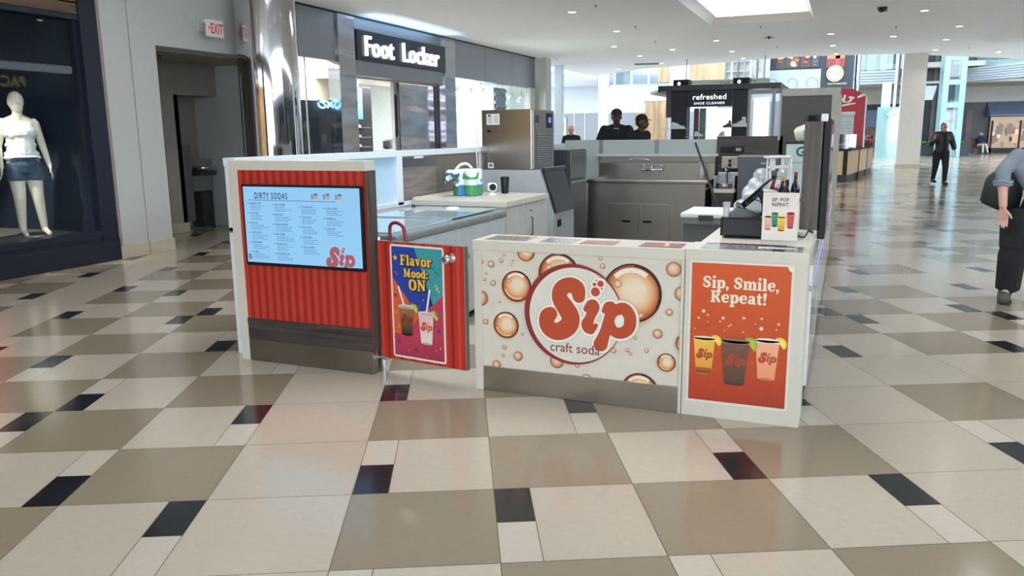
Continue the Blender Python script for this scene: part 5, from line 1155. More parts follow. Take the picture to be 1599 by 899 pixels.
# rear merchandise stand at the right of the shoe kiosk
t = thing('merchandise_stand', 'tall display stand of hanging colourful goods behind shoe kiosk', 'display stand', (.50, 15.6, 0))
m = MB(); m.box(0, .06, 0, .3, 0, 2.35, 0); m.box(0, .62, .25, .3, 0, 2.35, 0); m.build('frame', mat('stand_greige', (160, 158, 152), .5), t)
rd = random.Random(4); GC = [(40, 48, 66), (130, 30, 60), (210, 216, 222), (28, 30, 38), (220, 226, 230), (214, 150, 60), (24, 24, 28), (226, 140, 110), (196, 86, 96), (90, 150, 170)]
k_ = 0
for z in (1.15, 1.45, 1.75, 2.0):
    for x in (.09, .26, .43):
        c = GC[k_ % len(GC)]; k_ += 1
        m = MB(); m.box(x, x + .15, .18, .25, z, z + .24, 0, .02); m.build('hanging_good', mat('goods_%d_%d_%d' % c, c, .6), t)

# ---- tan food kiosk on the right, with red backdrop
t = thing('food_kiosk_counter', 'tan panelled food counter with glass cases on top', 'counter', (0, 0, 0))
FP = [(1.0, 21.75), (2.06, 21.7), (2.35, 23.9), (1.0, 23.9)]; FP2 = [(1.0, 24.0), (2.37, 24.0), (2.62, 25.9), (1.0, 25.9)]; FP3 = [(1.0, 26.0), (2.66, 26.0), (2.85, 27.5), (1.0, 27.5)]
TAN = mat('tan_panel', (206, 176, 134), .4, vary=.03)
for i, f in enumerate((FP, FP2, FP3)):
    g = [(p[0] - .03 * (p[0] > 1.5), p[1] + .02) for p in f]
    m = MB(); m.prism(g, .0, .22, 'z'); m.build('plinth', mat('plinth_black', (36, 38, 42), .4), t)
    m = MB(); m.prism(f, .22, .92, 'z'); m.build('panel', TAN if i < 2 else mat('mauve_panel', (176, 150, 146), .4), t)
    m = MB(); m.prism([(p[0] + .03 * (p[0] > 1.5), p[1]) for p in f], .92, .98, 'z'); m.build('worktop', BLACK, t)
m = MB(); m.box(1.9, 2.02, 21.68, 21.72, .22, .92); m.box(2.345, 2.375, 23.88, 24.02, .0, .95); m.build('black_joint', BLACK, t)
def case(x0, x1, y0, y1, label):
    t = thing('glass_case', label, 'glass case', (x0, y0, .981)); w_ = x1 - x0; d_ = y1 - y0
    m = MB(); m.box(0, w_, 0, .006, 0, .42); m.box(0, w_, d_ - .006, d_, 0, .42); m.box(0, .006, 0, d_, 0, .42); m.box(w_ - .006, w_, 0, d_, 0, .42); m.box(0, w_, 0, d_, .42, .426); m.build('glass_panes', glass('case_glass', (.8, .84, .86), .3, .05), t)
    m = MB()
    for x in (0, w_ - .015):
        for y in (0, d_ - .015): m.box(x, x + .015, y, y + .015, 0, .43)
    m.build('posts', GREYM, t)
    rd = random.Random(int(x0 * 10)); m = MB()
    for k in range(6): m.ball((rd.uniform(.1, max(w_ - .1, .12)), rd.uniform(.1, d_ - .1), .08), (.08, .08, .08), k % 2, 10)
    m.build('goods', [mat('goods_lilac', (170, 160, 196), .5), mat('goods_cream', (206, 190, 170), .5)], t)
case(1.5, 2.03, 21.85, 22.9, 'nearer glass case on the tan food counter'); case(1.6, 2.25, 23.1, 24.3, 'middle glass case on the tan food counter'); case(1.8, 2.5, 24.75, 25.9, 'far glass case on the tan food counter')
t = thing('red_backdrop', 'tall red shop backdrop with white script lettering', 'sign wall', (1.0, 24.4, 0))
RED = mat('signal_red', (176, 28, 46), .35)
bz = 2.8553; bx = 2.4375 - 1.0; ix = 1.6203 - 1.0
m = MB(); m.prism([(0, 2.1), (bx, 2.1), (bx, bz - .22), (bx - .18, bz - .12), (bx - .42, bz), (0, bz)], 0, .15, 'y'); m.build('header', RED, t)
m = MB(); m.box(bx - .30, bx, 0, .15, .99, 2.1); m.build('side_pier', RED, t); m = MB(); m.box(bx, bx + .05, -.02, .17, 0.985, 2.6); m.build('white_edge', WHITE, t)
m = MB(); m.box(0, bx - .30, .02, .12, .99, 2.02, 0); m.box(0, bx - .28, -.03, .1, 2.02, 2.12, 0); m.build('menu_window', mat('pale_window', (206, 214, 216), .3), t)
m = MB()
for k in range(7): m.box(.55, bx - .34, .005, .02, 1.2 + k * .1, 1.215 + k * .1)
m.build('blind_slats', GREYP, t)
A_ = Art(step=.003); A_.stroke([(ix + .06, bz - .42, .035), (ix + .0, bz - .36, .03), (ix + .08, bz - .30, .03), (ix + .16, bz - .36, .03), (ix + .20, bz - .22, .03), (ix + .17, bz - .4, .03), (ix + .24, bz - .42, .02)], (240, 238, 236))
A_.stroke([(ix + .46, bz - .30, .03), (ix + .34, bz - .27, .03), (ix + .40, bz - .36, .03), (ix + .30, bz - .42, .03)], (240, 238, 236)); A_.stroke([(ix, bz - .56, .018), (ix + .3, bz - .50, .03), (ix + .52, bz - .47, .018)], (240, 238, 236))
A_.stroke([(bx - .22, bz - .28, .03), (bx - .1, bz - .22, .04), (bx - .02, bz - .22, .025)], (240, 238, 236))
A_.build('script_lettering', PAPER, t, loc=(0, -.004, 0))
t = thing('flower_box', 'pink flowering plant at the far end of food counter', 'plant', (2.62, 26.9, .981))
m = MB(); m.box(-.18, .18, -.25, .25, 0, .14, 0, .01); m.build('planter', mat('planter_brown', (96, 66, 56), .6), t); m = MB(); rd = random.Random(8)
for k in range(40): m.ball((rd.uniform(-.2, .2), rd.uniform(-.28, .28), rd.uniform(.16, .34)), rd.uniform(.03, .06), 0 if rd.random() < .55 else 1, 8)
m.build('blossoms', [mat('blossom_pink', (206, 110, 140), .6), mat('leaf_green', (70, 100, 60), .6)], t)

# ---- big white pillar and its neighbours
m = MB(); m.prism([(3.86, 32.1), (4.72, 32.1), (4.72, 32.95), (3.86, 32.95)], 0, 4.5, 'z', 0); m.box(3.84, 4.74, 32.08, 32.97, 0, .16, 1)
struct(m.build('wall_pillar', [mat('pillar_paint', (218, 215, 208), .5, vary=.02), bs]), 'big white square mall pillar with beige base')
# ---- white corridor and clad walls, left background
BW = 40.0
WB = mat('far_white', (196, 202, 210), .6, vary=.01); WG = mat('far_grey_panel', (140, 144, 150), .5, vary=.02); WD = wood('far_oak', (150, 122, 92), (190, 160, 124), stretch=(6, 6, .5), scale=1.0)
m = MB()
x0, z0 = (-10.5814, 2.623); x1, z1 = (-8.3185, 4.0165); x9 = -4.554
m.box(x0, x9, BW, BW + .3, z0, z1, 0); m.box(x0, x1 + .05, BW + .02, BW + .3, 0, z0, 1)
xw = -8.9612; m.box(xw, x1, BW - .02, BW + .02, 0, z0, 2)
zt = 4.9972 + 1.5; xp = -7.1069; xq = -6.008; m.box(xp, xq, BW - .1, BW + .2, z1 - .3, zt, 0)
struct(m.build('wall_far_clad', [WB, WG, WD]), 'white and grey clad wall behind the waiting men')
m = MB(); a0, az = (-8.337, 3.2314); a1 = -7.1726; m.box(a0, a1, BW - .12, BW - .02, 0, az, 0)
struct(m.build('door_1', WD), 'tall oak door panel'); m = MB(); m.box(a0 - .1, a1 + .1, BW - .15, BW - .02, az, az + .35); struct(m.build('trim_20', WB), 'pale head above the oak door')
# upper level glazing strips, left
m = MB(); u0, uz = (-10.6001, 4.1595); m.box(u0, xp, BW - .05, BW + .05, uz, uz + 2.2, 0)
us = -7.7343; m.box(us, xp, BW - .08, BW - .05, uz + .05, uz + 2.2, 1)
v0, vz = (-5.9923, 4.108); v1 = -4.2142; v2 = -3.1025; v3 = -1.9808
m.box(v0, v1, BW - .05, BW + .05, vz, vz + 2.4, 1); m.box(v1, v3, BW + .3, BW + .4, vz - .2, vz + 2.4, 2)
for k in range(3): x = u0 + (us - u0) * (k + .4) / 3; m.box(x, x + .12, BW - .07, BW - .04, uz, uz + 2.2, 3)
struct(m.build('wall_upper_left', [mat('mirror_glazing', (150, 160, 166), .12, .6), WD, mat('upper_pale', (200, 204, 200), .4, vary=.3, scale=3), WB]), 'mirrored and oak strips of the upper level')
t = thing('upper_shop_shelves', 'upper level shop shelves glimpsed above the shoe kiosk', 'shelves', (v1, BW, vz)); rd = random.Random(3); w_ = v3 - v1
for k in range(7):
    m = MB(); m.box(w_ * k / 7, w_ * k / 7 + .08, 0, .2, 0, 2.2); m.build('upright', mat('up_%d' % (k % 3), [(120, 124, 128), (190, 196, 196), (86, 78, 72)][k % 3], .4), t)
for z in (.5, 1.0, 1.5):
    m = MB(); m.box(0, w_ * .55, .02, .2, z, z + .05); m.build('shelf', GREYM, t)
# corridor at far left
m = MB(); c0 = -16.0172; c1 = -15.2197; c2 = -13.0519; c3 = -12.2037; zz = 2.8152
m.box(-30, c3, 46, 46.3, zz, 6.5, 0); m.box(-30, c3, 46.02, 46.3, 0, zz, 1)
for u in (0, .33, .66): x = c1 + (c2 - c1) * u; m.box(x, x + .06, 45.98, 46.02, 0, zz, 0)
struct(m.build('wall_corridor', [WB, WG]), 'white corridor wall in the left background')
m = MB(); d0 = -10.5095; d1 = -10.0462; m.box(d0, d1, 38, 38.4, 0, 5.5); struct(m.build('wall_column_slim', mat('cool_white', (222, 234, 240), .5)), 'slim white column')
m = MB(); d0 = -10.1516; d1 = -9.8207; m.box(d0, d1, 30, 30.3, 0, 4.5); struct(m.build('wall_column_left', mat('cool_white', (222, 234, 240), .5)), 'white column beside the steel shopfront')
m = MB(); e0 = -9.6394; e1 = -9.306; m.box(e0 - 1.5, e1, 26.6, 27.2, 0, 4.5); struct(m.build('wall_shopfront_end', WALLW), 'plain wall end of the steel shopfront')
area('corridor_light', (-14, 39, 4.4), 4, 8, 420, (.92, .97, 1))
t = thing('lit_poster_case', 'glowing poster case on the far corridor wall', 'poster case', (-11.5065, 34, .4))
w_ = -10.9673 - -11.5065; h_ = 2.3049 - .4
m = MB(); m.box(-.04, w_ + .04, 0, .15, -.4, h_ + .04, 0, .01); m.build('case', GREYM, t)
A_ = Art(); A_.quad(0, w_, 0, h_, (190, 216, 224)); A_.layer(); rd = random.Random(2)
for k in range(16): x = rd.uniform(0, w_ - .12); z = rd.uniform(.1, h_ - .3); A_.quad(x, x + .1, z, z + rd.uniform(.1, .3), [(120, 130, 120), (190, 170, 130), (60, 80, 90), (226, 236, 240)][k % 4]); A_.layer()
A_.build('poster', emis('poster_glow', (0, 0, 0), 1.2, attr=True), t, loc=(0, -.002, 0))
# ---- mural wall of the upper level
MBW = 42.0
x0 = -5.4058; xm = -2.2753; xs_ = 0.4574; xr = 2.0241; zb = 3.7313; zm = 4.7367; zt = 6.4
t = thing('food_mural', 'black mural with food photos, swirls and a round seal', 'mural', (0, MBW, 0))
m = MB(); m.box(x0, xr, .0, .25, zb - .6, zt, 0); m.box(x0, x0 + .4, .0, .25, 0, zb - .6); m.box(xr - .4, xr, .0, .25, 0, zb - .6); m.build('wall_panel', mat('mural_board', (60, 64, 70), .5), t)
A_ = Art(step=.004); A_.quad(xm, xr, zb, zt, (34, 40, 48)); A_.layer(); A_.poly([(x0, zb - .6), (xs_, zb - .6), (xs_, zm), (xm + .2, zm), (xm - .7, zm - .3), (x0, zm - .6)], (160, 172, 186)); A_.layer()
SWC = (70, 84, 106); rd = random.Random(6)
for k in range(6):
    cx = x0 + (xs_ - x0) * (k + .5) / 6; cz = zb + rd.uniform(.1, .7); r = rd.uniform(.3, .5); pts = []
    for q in range(14): a_ = q * .42 + k; rr_ = r * (1 - q * .055); pts.append((min(cx + rr_ * math.cos(a_), xs_ - .03), min(max(cz + rr_ * math.sin(a_), zb - .5), zm - .35), .014))
    A_.stroke(pts, SWC, n=3)
# photographs of dishes: abstract food shapes on plates
for i, (u0, u1, c1, c2) in enumerate(((.14, .26, (222, 206, 186), (130, 60, 50)), (.27, .46, (226, 212, 196), (150, 84, 58)), (.48, .62, (180, 60, 56), (70, 30, 30)), (.63, .74, (206, 216, 226), (60, 90, 120)))):
    xa = xm + (xs_ - xm) * u0 * 1.3; xb = xm + (xs_ - xm) * u1 * 1.3; xb = min(xb, xs_ + .1)
    A_.layer(); A_.quad(xa, xb, zm + .1, zt, (70, 54, 50)); 
    for k in range(9): A_.layer(); A_.disc(rd.uniform(xa + .15, xb - .15), rd.uniform(zm + .2, zt - .3), rd.uniform(.06, .16), [c1, c2, (206, 150, 90)][k % 3], r2=rd.uniform(.05, .12), seg=14)
sx, sz = (1.1578, 4.4605)
A_.layer(); A_.quad(sx - .45, sx + .45, sz + .3, zt, (120, 52, 44)); A_.layer(); A_.quad(sx - .42, sx + .42, sz + .75, zt, (190, 110, 70)); A_.quad(sx - .02, sx + .2, sz + .3, sz + .9, (196, 54, 60)); A_.layer()
A_.disc(sx, sz, .42, (206, 192, 150)); A_.layer(); A_.ring(sx, sz, .34, .37, (96, 84, 60)); A_.quad(sx - .36, sx + .36, sz - .07, sz + .07, (226, 214, 176)); A_.layer(); 
A_.quad(sx - .28, sx + .28, sz - .015, sz + .015, (120, 104, 74)); A_.text('SCRATCH MADE FOOD', (xs_ + xr) / 2 + .05, zb + .16, .10, (196, 196, 176), bold=.005, align='CENTER', sx=.62)
A_.build('artwork', PRINT, t, loc=(0, -.003, 0))
# pale green hanging sign below the upper level
t = thing('green_sign_band', 'pale green translucent sign band above the shoe kiosk roof', 'sign', (-4.5832, 30, 3.3464))
w_ = -1.0347 - -4.5832
m = MB(); m.box(0, w_, 0, .1, 0, .28, 0, .01); m.box(.2, .23, .03, .06, .28, 4.5 - 3.3464, 1); m.box(w_ - .23, w_ - .2, .03, .06, .28, 4.5 - 3.3464, 1); m.build('band', [mat('pale_green', (176, 200, 192), .3), GREYM], t)
A_ = Art(); A_.text('EVE', w_ * .45, .07, .14, (110, 128, 122), bold=.01, sx=1.3); A_.text('ET', w_ * .78, .07, .14, (110, 128, 122), bold=.01, sx=1.3); A_.build('lettering', PAPER, t, loc=(0, -.002, 0))

# ---- atrium on the right: balconies, lift, far shops
TEAL = mat('cool_steel', (196, 214, 218), .35); CW = mat('balcony_white', (196, 206, 214), .5, vary=.01)
def beam(pts, z0, z1, nm, lab, steps=5, dirn=(0, -1)):
    m = MB(); n = len(pts)
    for s_ in range(steps):
        a_ = z0 + (z1 - z0) * s_ / steps; b_ = z0 + (z1 - z0) * (s_ + .82) / steps; off = .09 * s_ - (.0)
        for (xa, ya), (xb, yb) in zip(pts, pts[1:]):
            m.prism([(xa, ya - off * .4), (xb, yb - off * .4), (xb, yb + 1.2), (xa, ya + 1.2)], a_, b_, 'z'); m.prism([(xa, ya + .12), (xb, yb + .12), (xb, yb + 1.2), (xa, ya + 1.2)], b_, a_ + (z1 - z0) / steps, 'z')
    return struct(m.build(nm, CW), lab)
lz0, lz1 = 4.2799, 5.0689
beam([(2.1511, 50), (4.624, 50)], lz0, lz1, 'wall_balcony_left', 'white stepped balcony edge beside the pillar')
bl, br2 = (8.09, 52.17), (11.72, 47.14)
beam([bl, br2], 4.35, 5.14, 'wall_balcony_right', 'white stepped balcony edge over the far shops', 6)
# balcony glass rails and upper shopfronts
def rail(x0, x1, y, z, lab, cat='railing'):
    t = thing('balcony_railing', lab, cat, (x0, y, z)); m = MB(); m.box(0, x1 - x0, 0, .02, .05, 1.0); m.build('glass_panel', glass('rail_glass', (.72, .88, .9), .25, .05), t)
    m = MB(); m.cyl((0, .01, 1.04), (x1 - x0, .01, 1.04), .035, seg=10); m.build('handrail', GREYM, t)
    m = MB(); n = max(2, int((x1 - x0) / 1.2))
    for k in range(n + 1): x = (x1 - x0) * k / n; m.box(x - .02, x + .02, 0, .04, 0, 1.04)
    m.build('balusters', GREYM, t)
rail(2.1016, 4.5692, 50.3, lz1 + .01, 'glass balcony railing left of the white pillar')
t = thing('balcony_railing', 'glass balcony railing above the far shops on the right', 'railing', (bl[0], bl[1] + .3, 5.14 + .01), math.atan2(br2[1] - bl[1], br2[0] - bl[0]))
L_ = math.hypot(br2[0] - bl[0], br2[1] - bl[1]); m = MB(); m.box(0, L_, 0, .02, .05, 1.0); m.build('glass_panel', glass('rail_glass', (.72, .88, .9), .25, .05), t); m = MB(); m.cyl((0, .01, 1.04), (L_, .01, 1.04), .035, seg=10); m.build('handrail', GREYM, t)
# far shop block
def colour_front(nm, lab, x0, x1, y, z0, z1, n, seed, pal, matname):
    # a far upper shopfront as irregular bays of real depth
    m = MB(); rd = random.Random(seed); mats = [mat('%s_%d' % (matname, k), c, .4, vary=.2, scale=2) for k, c in enumerate(pal)]
    m.box(x0, x1, y + .3, y + .5, z0, z1, 0); x = x0
    while x < x1:
        w_ = rd.uniform(.25, 1.0); k = rd.randrange(len(pal)); d_ = rd.uniform(0, .25); h0 = z0 + rd.choice([0, 0, .3, .8]); m.box(x, min(x + w_ * .9, x1), y + d_, y + .3, h0, z1 - rd.choice([0, .3, .6]), k); x += w_
    return struct(m.build(nm, mats), lab)
PALU = [(40, 48, 56), (150, 170, 176), (96, 104, 108), (190, 204, 206), (70, 60, 54), (120, 140, 146)]
colour_front('wall_upper_far', 'upper level shopfronts across the atrium', 2.1591, 24, 58, 5.6, 9.5, 1, 5, PALU, 'upfar')
m = MB(); m.box(2.2731, 26, 52, 58, 4.3, 4.45, 0); m.box(2.2731, 26, 57.8, 58.1, 3.3, 4.35, 0); m.box(3.9, 26, 51, 60, 5.2, 5.5, 0)
struct(m.build('ceiling_far', mat('far_soffit', (206, 202, 192), .6)), 'beige soffit under the far balcony')
zds = 3.6187
m = MB(); m.box(3.0507, 26, 57.9, 58.3, 0, zds, 0); m.box(9.2258, 9.6025, 57.8, 57.95, .2, 2.7836, 1)
struct(m.build('wall_far_shops', [mat('far_charcoal', (44, 44, 50), .4), mat('maroon_display', (96, 62, 66), .4, vary=.4, scale=3)]), 'dark far shopfronts under the balcony')
t = thing('shop_awning', 'blue-grey sloping awning of the far right shop', 'awning', (10.4246, 57.0, 0)); zt_, zb_ = 3.3136, 2.453
m = MB(); m.prism([(.9, zt_), (-.5, zb_), (-.5, zb_ - .1), (.9, zb_ - .1)], 0, 9, 'x'); m.build('canopy', mat('awning_blue', (112, 128, 156), .6), t)
t = thing('lit_shop_window', 'warm lit shop window full of goods, far right', 'shop window', (10.6423, 57.6, 0)); zt_ = 2.4193 - .1
A_ = Art(step=.004); A_.quad(0, 9, .3, zt_, (176, 150, 118)); rd = random.Random(12)
for k in range(120):
    A_.layer(); x = rd.uniform(0, 8.6); z = rd.uniform(.3, zt_ - .6); A_.quad(x, x + rd.uniform(.1, .4), z, z + rd.uniform(.2, .6), [(120, 90, 66), (236, 224, 200), (70, 60, 56), (206, 170, 120), (150, 70, 50), (96, 96, 100)][k % 6])
A_.build('display', emis('window_glow', (0, 0, 0), .6, attr=True), t, loc=(0, 0, 0))
m = MB()
for x in (0, 1.6, 3.2, 4.8): m.box(x, x + .1, -.6, -.4, 0, zt_ - .25)
m.box(0, 9, -.6, .1, 0, .3); m.build('mullion', BLACK, t)
t = thing('lit_shop_window', 'dim shop window with blue canopy left of the pillar', 'shop window', (3.1126, 57.6, 0)); w_ = 4.007 - 3.1126
m = MB(); m.box(0, w_, 0, .25, 1.7706, 2.9044); m.build('canopy', mat('awning_blue', (112, 128, 156), .6), t)
m = MB(); m.box(0, w_, .05, .2, .2, 1.7706); m.box(0, w_, .05, .25, 0, .2); m.build('display', mat('warm_display', (120, 96, 70), .5, vary=.5, scale=2), t)
# ---- glass lift tower
LB = 47.0
t = thing('glass_lift', 'tall white-framed glass lift tower right of the pillar', 'lift', (6.682, LB, 0))
w_ = 7.8136 - 6.682; LF = mat('lift_frame', (150, 182, 188), .35)
for x in (0, w_ - .3):
    for y in (0, 2.0): m = MB(); m.box(x, x + .3, y, y + .3, 0, 8.5, 0, .02); m.build('column', LF, t)
for z in (1.3523, 2.8546, 4.1001, 5.4027, 7.6):
    m = MB(); m.box(.3, w_ - .3, 0, .22, z - .14, z + .14, 0, .01); m.build('crossbeam', LF, t)
m = MB(); m.box(.3, w_ - .3, .08, .1, 0, 8.5); m.box(.3, w_ - .3, 2.1, 2.12, 0, 8.5); m.build('glass_front', glass('lift_glass', (.62, .8, .82), .25, .04), t)
m = MB(); m.box(.35, w_ - .35, .3, 1.9, 4.1689, 4.1689 + .9, 0, .05); m.box(.4, w_ - .4, .4, 1.8, 4.1689 + 2.2, 4.1689 + 2.3, 0); m.build('lift_car', DGREY, t)
m = MB(); m.box(w_ * .5 - .06, w_ * .5 + .06, 1.8, 2.0, 0, 8.5); m.build('guide_rail', mat('rail_dark', (60, 76, 80), .4), t)
# dark glazed shop behind pillar
colour_front('wall_behind_pillar', 'dark glazed shopfront behind the pillar', 6.0159, 7.21, 52, 0, 8, 1, 9, [(36, 44, 52), (70, 84, 92), (28, 34, 40), (90, 80, 66)], 'bp')
t = thing('white_canopy', 'white angled canopy right of the pillar', 'canopy', (5.8112, 49, 0))
zA, zB = 4.0293, 3.2302; wA = 6.5583 - 5.7942
m = MB(); m.prism([(0, zB), (wA * .75, zB), (wA, zA), (0, zA)], 0, .4, 'y'); m.build('panel', CW, t); m = MB(); m.box(-.2, 0, .1, .3, 0, zA); m.build('post', GREYM, t)
# teal glass lobby left of pillar
t = thing('glass_lobby', 'teal glass lobby with white columns left of pillar', 'glass lobby', (3.4823, 48, 0))
w_ = 4.7068 - 3.4823; h_ = 2.8577
m = MB(); m.box(0, w_, 0, .03, 0, h_); m.build('glass_wall', glass('teal_glass', (.55, .78, .78), .4, .05), t)
m = MB(); m.box(w_ * .15, w_ * .55, .3, .9, 0, lz0); m.build('column', TEAL, t); m = MB(); m.box(w_ * .66, w_ * .78, .3, .5, 0, 7.0); m.build('column', CW, t)
m = MB(); m.prism([(w_ * .4, h_ - .5), (w_, h_ - .4), (w_, h_ - .05), (w_ * .55, h_ - .2)], -.3, .5, 'y'); m.build('canopy', CW, t)
m = MB(); m.box(w_ * .8, w_ * .88, .6, .8, lz0 - .8, 8); m.build('dark_post', DGREY, t)
# chrome pillar at the mural end
t = thing('chrome_pillar', 'slim shiny pillar between the mural and the balcony', 'pillar', (2.2294, 44, 0)); m = MB(); m.lathe([(.16, 0), (.16, 8)], 20, cap=False); m.build('shaft', CHROME, t)
m = MB(); m.lathe([(.2, 0), (.2, .2), (.16, .22)], 20); m.build('base', STEEL, t)
# planter bench
t = thing('planter_bench', 'long dark planter bench with green planting, far away', 'planter', ((3.7968, 49.9696)[0], 49.5, 0))
w_ = 8.5136 - 3.7463
m = MB(); m.box(0, w_, 0, 1.5, 0, .42, 0, .02); m.box(0, w_, .0, .5, .42, .48, 0, .02); m.build('bench', mat('bench_dark', (52, 58, 62), .5), t)
m = MB(); m.box(.1, w_ - .1, .7, 1.4, .42, .62, 0, .02); m.build('planter_wall', DGREY, t)
m = MB(); rd = random.Random(5)
for k in range(220): m.ball((rd.uniform(.2, w_ - .2), rd.uniform(.75, 1.35), rd.uniform(.62, .80)), (rd.uniform(.1, .2), .1, rd.uniform(.05, .1)), k % 2, 6)
o = m.build('greenery', [mat('plant_green', (104, 150, 80), .7), mat('plant_dark', (62, 104, 56), .7)], t); o['kind'] = 'stuff'
# small ceiling items
t = thing('security_dome', 'dark glass security dome on the white ceiling', 'security camera', (2.57, 18.1, 4.499)); m = MB(); m.lathe([(.14, 0), (.15, -.02), (.12, -.03)], 28); m.build('base_ring', WHITE, t)
m = MB(); m.lathe([(.115, -.025), (.115, -.06), (.09, -.12), (.05, -.145), (.001, -.15)], 28); m.build('dome', mat('dome_glass', (22, 24, 28), .08), t)
t = thing('ceiling_sensor', 'small grey winged sensor on the ceiling near the light well', 'sensor', (-.54, 23.4, 4.5)); m = MB(); m.lathe([(.05, 0), (.06, -.03), (.02, -.08)], 16); m.build('body', DGREY, t); m = MB(); m.box(-.16, .16, -.03, .03, -.05, -.035, 0, .004); m.build('wings', DGREY, t)
t = thing('ceiling_vent', 'slotted grey air vent on the far ceiling', 'vent', ((-6.3648, 31.4191)[0], (-6.3648, 31.4191)[1], 4.495), .2)
m = MB(); m.box(-.55, .55, -.35, .35, -.012, 0, 0, .004); m.build('frame', GREYP, t); m = MB()
for k in range(7): m.box(-.5, .5, -.3 + k * .09, -.27 + k * .09, -.018, -.012)
m.build('slats', DGREY, t)
SP_ = [(-3.7197, 14.8273), (-3.7901, 18.9839), (-4.1017, 22.9045), (-0.5319, 20.6755), (-0.5593, 26.8172), (3.0909, 22.5565), (2.696, 18.8368), (5.9444, 30.601), (-8.9939, 27.0534)]
SL_ = ['tiny sprinkler near the nearest downlight', 'tiny sprinkler left of the ceiling well', 'tiny sprinkler between two far-left downlights', 'tiny sprinkler just behind the ceiling well', 'tiny sprinkler behind the grey winged sensor', 'tiny sprinkler in front of the dropped soffit downlight', 'tiny sprinkler next to the security dome', 'tiny sprinkler over the glass lift', 'tiny sprinkler beyond the steel shopfront']
for (x, y), lb in zip(SP_, SL_): sprinkler((x, y, 4.4985 if x > -5 else 4.48), lb)
# shop interior items seen through the entrance and windows
FXI = FX
t = thing('shop_screen', 'tall bright screen above shoe shelves inside the shop', 'screen', (-11.5, 16.1859, 0))
w_ = 16.6291 - 16.1859; za, zc_ = 2.961, 2.0125
m = MB(); m.box(-.1, 0, -.6, w_ + .5, 0, za, 0, .01); m.build('stand', BLACK, t)
A_ = Art(); A_.grad([(-.5, zc_), (w_, zc_), (w_, za - .05), (-.5, za - .05)], [(70, 190, 200), (60, 170, 190), (210, 232, 240), (200, 226, 236)]); A_.layer(); A_.poly([(0, zc_ + .3), (w_ * .8, zc_ + .5), (w_ * .5, zc_ + 1.3), (.05, zc_ + 1.0)], (120, 160, 180)); A_.build('display', emis('teal_screen', (0, 0, 0), 1.1, attr=True), t, loc=(.004, 0, 0), rot=(0, 0, PI / 2))
for k in range(6):
    z = .35 + k * .28; m = MB(); m.box(0, .28, -.5, w_, z, z + .02); m.build('shelf', GREYM, t)
for k in range(6):
    z = .372 + k * .28; shoe((-11.36, 16.154 - .05, z), .30, PI / 2, (214 - 20 * (k % 3), 216 - 24 * (k % 2), 220), 'sneaker on the %s shelf under the shop screen' % ['lowest', 'second', 'third', 'fourth', 'fifth', 'top'][k])
t = thing('window_poster', 'dark fashion poster hanging in the left shop window', 'poster', (-10.05, 11.8075, .0)); w_ = 12.9206 - 11.8075; h_ = 2.3793
m = MB(); m.box(-.03, 0, -.3, w_, 0, h_); m.build('board', mat('poster_board', (38, 44, 58), .5), t)
A_ = Art(); A_.quad(-.3, w_, 0, h_, (40, 46, 62)); A_.layer()
A_.disc(.12, h_ - .62, .13, (110, 112, 118)); A_.poly([(-.05, h_ - 1.2), (.3, h_ - 1.2), (.22, h_ - .7), (.05, h_ - .7)], (84, 88, 98)); A_.disc(w_ * .72, h_ - .9, .11, (90, 92, 110)); A_.poly([(w_ * .55, h_ - 1.4), (w_ * .9, h_ - 1.4), (w_ * .82, h_ - 1.0), (w_ * .6, h_ - 1.0)], (60, 66, 96)); A_.layer()
A_.disc(w_ * .75, h_ - 1.72, .17, (44, 34, 34)); A_.layer(); A_.disc(w_ * .76, h_ - 1.74, .11, (150, 120, 104), r2=.14); A_.poly([(w_ * .5, h_ - 2.3), (w_ * 1.0, h_ - 2.3), (w_ * .92, h_ - 1.9), (w_ * .6, h_ - 1.9)], (150, 156, 170)); A_.layer(); A_.text('RADIANT', -.28, h_ - 1.42, .12, (226, 230, 236), bold=.01, sx=.8)
A_.build('print', PAPER, t, loc=(.003, 0, 0), rot=(0, 0, PI / 2))
t = thing('neon_sign', 'small glowing blue script sign in the left shop window', 'neon sign', (-9.98, 12.3384, 2.2386)); m = MB(); Y_ = lambda y, z: (0, y, z)
m.tube(smooth_path([Y_(0, .08), Y_(.05, .0), Y_(.2, -.03), Y_(.3, .02), Y_(.2, .1), Y_(.08, .12), Y_(.25, .14), Y_(.42, .1), Y_(.38, -.02), Y_(.48, .1), Y_(.52, -.02), Y_(.6, .08)], 4), .02); m.build('tube', emis('blue_neon', (120, 196, 255), 3.5), t)
m = MB(); m.box(-.01, .0, .0, .6, .14, .16); m.build('mounting_bar', BLACK, t)
TL = [(12.8323, 3.1569), (20.5153, 3.1809), (21.5143, 3.1674), (22.5312, 3.2174), (25.0273, 3.0268), (26.1578, 3.0221)]
TLN = ['white track spotlight glowing in the left shop window', 'grey track spotlight at the left edge of right window', 'second grey track spotlight in the right shop window', 'third grey track spotlight in the right shop window', 'glowing track spotlight in the right shop window, left one', 'glowing track spotlight in the right shop window, right one']
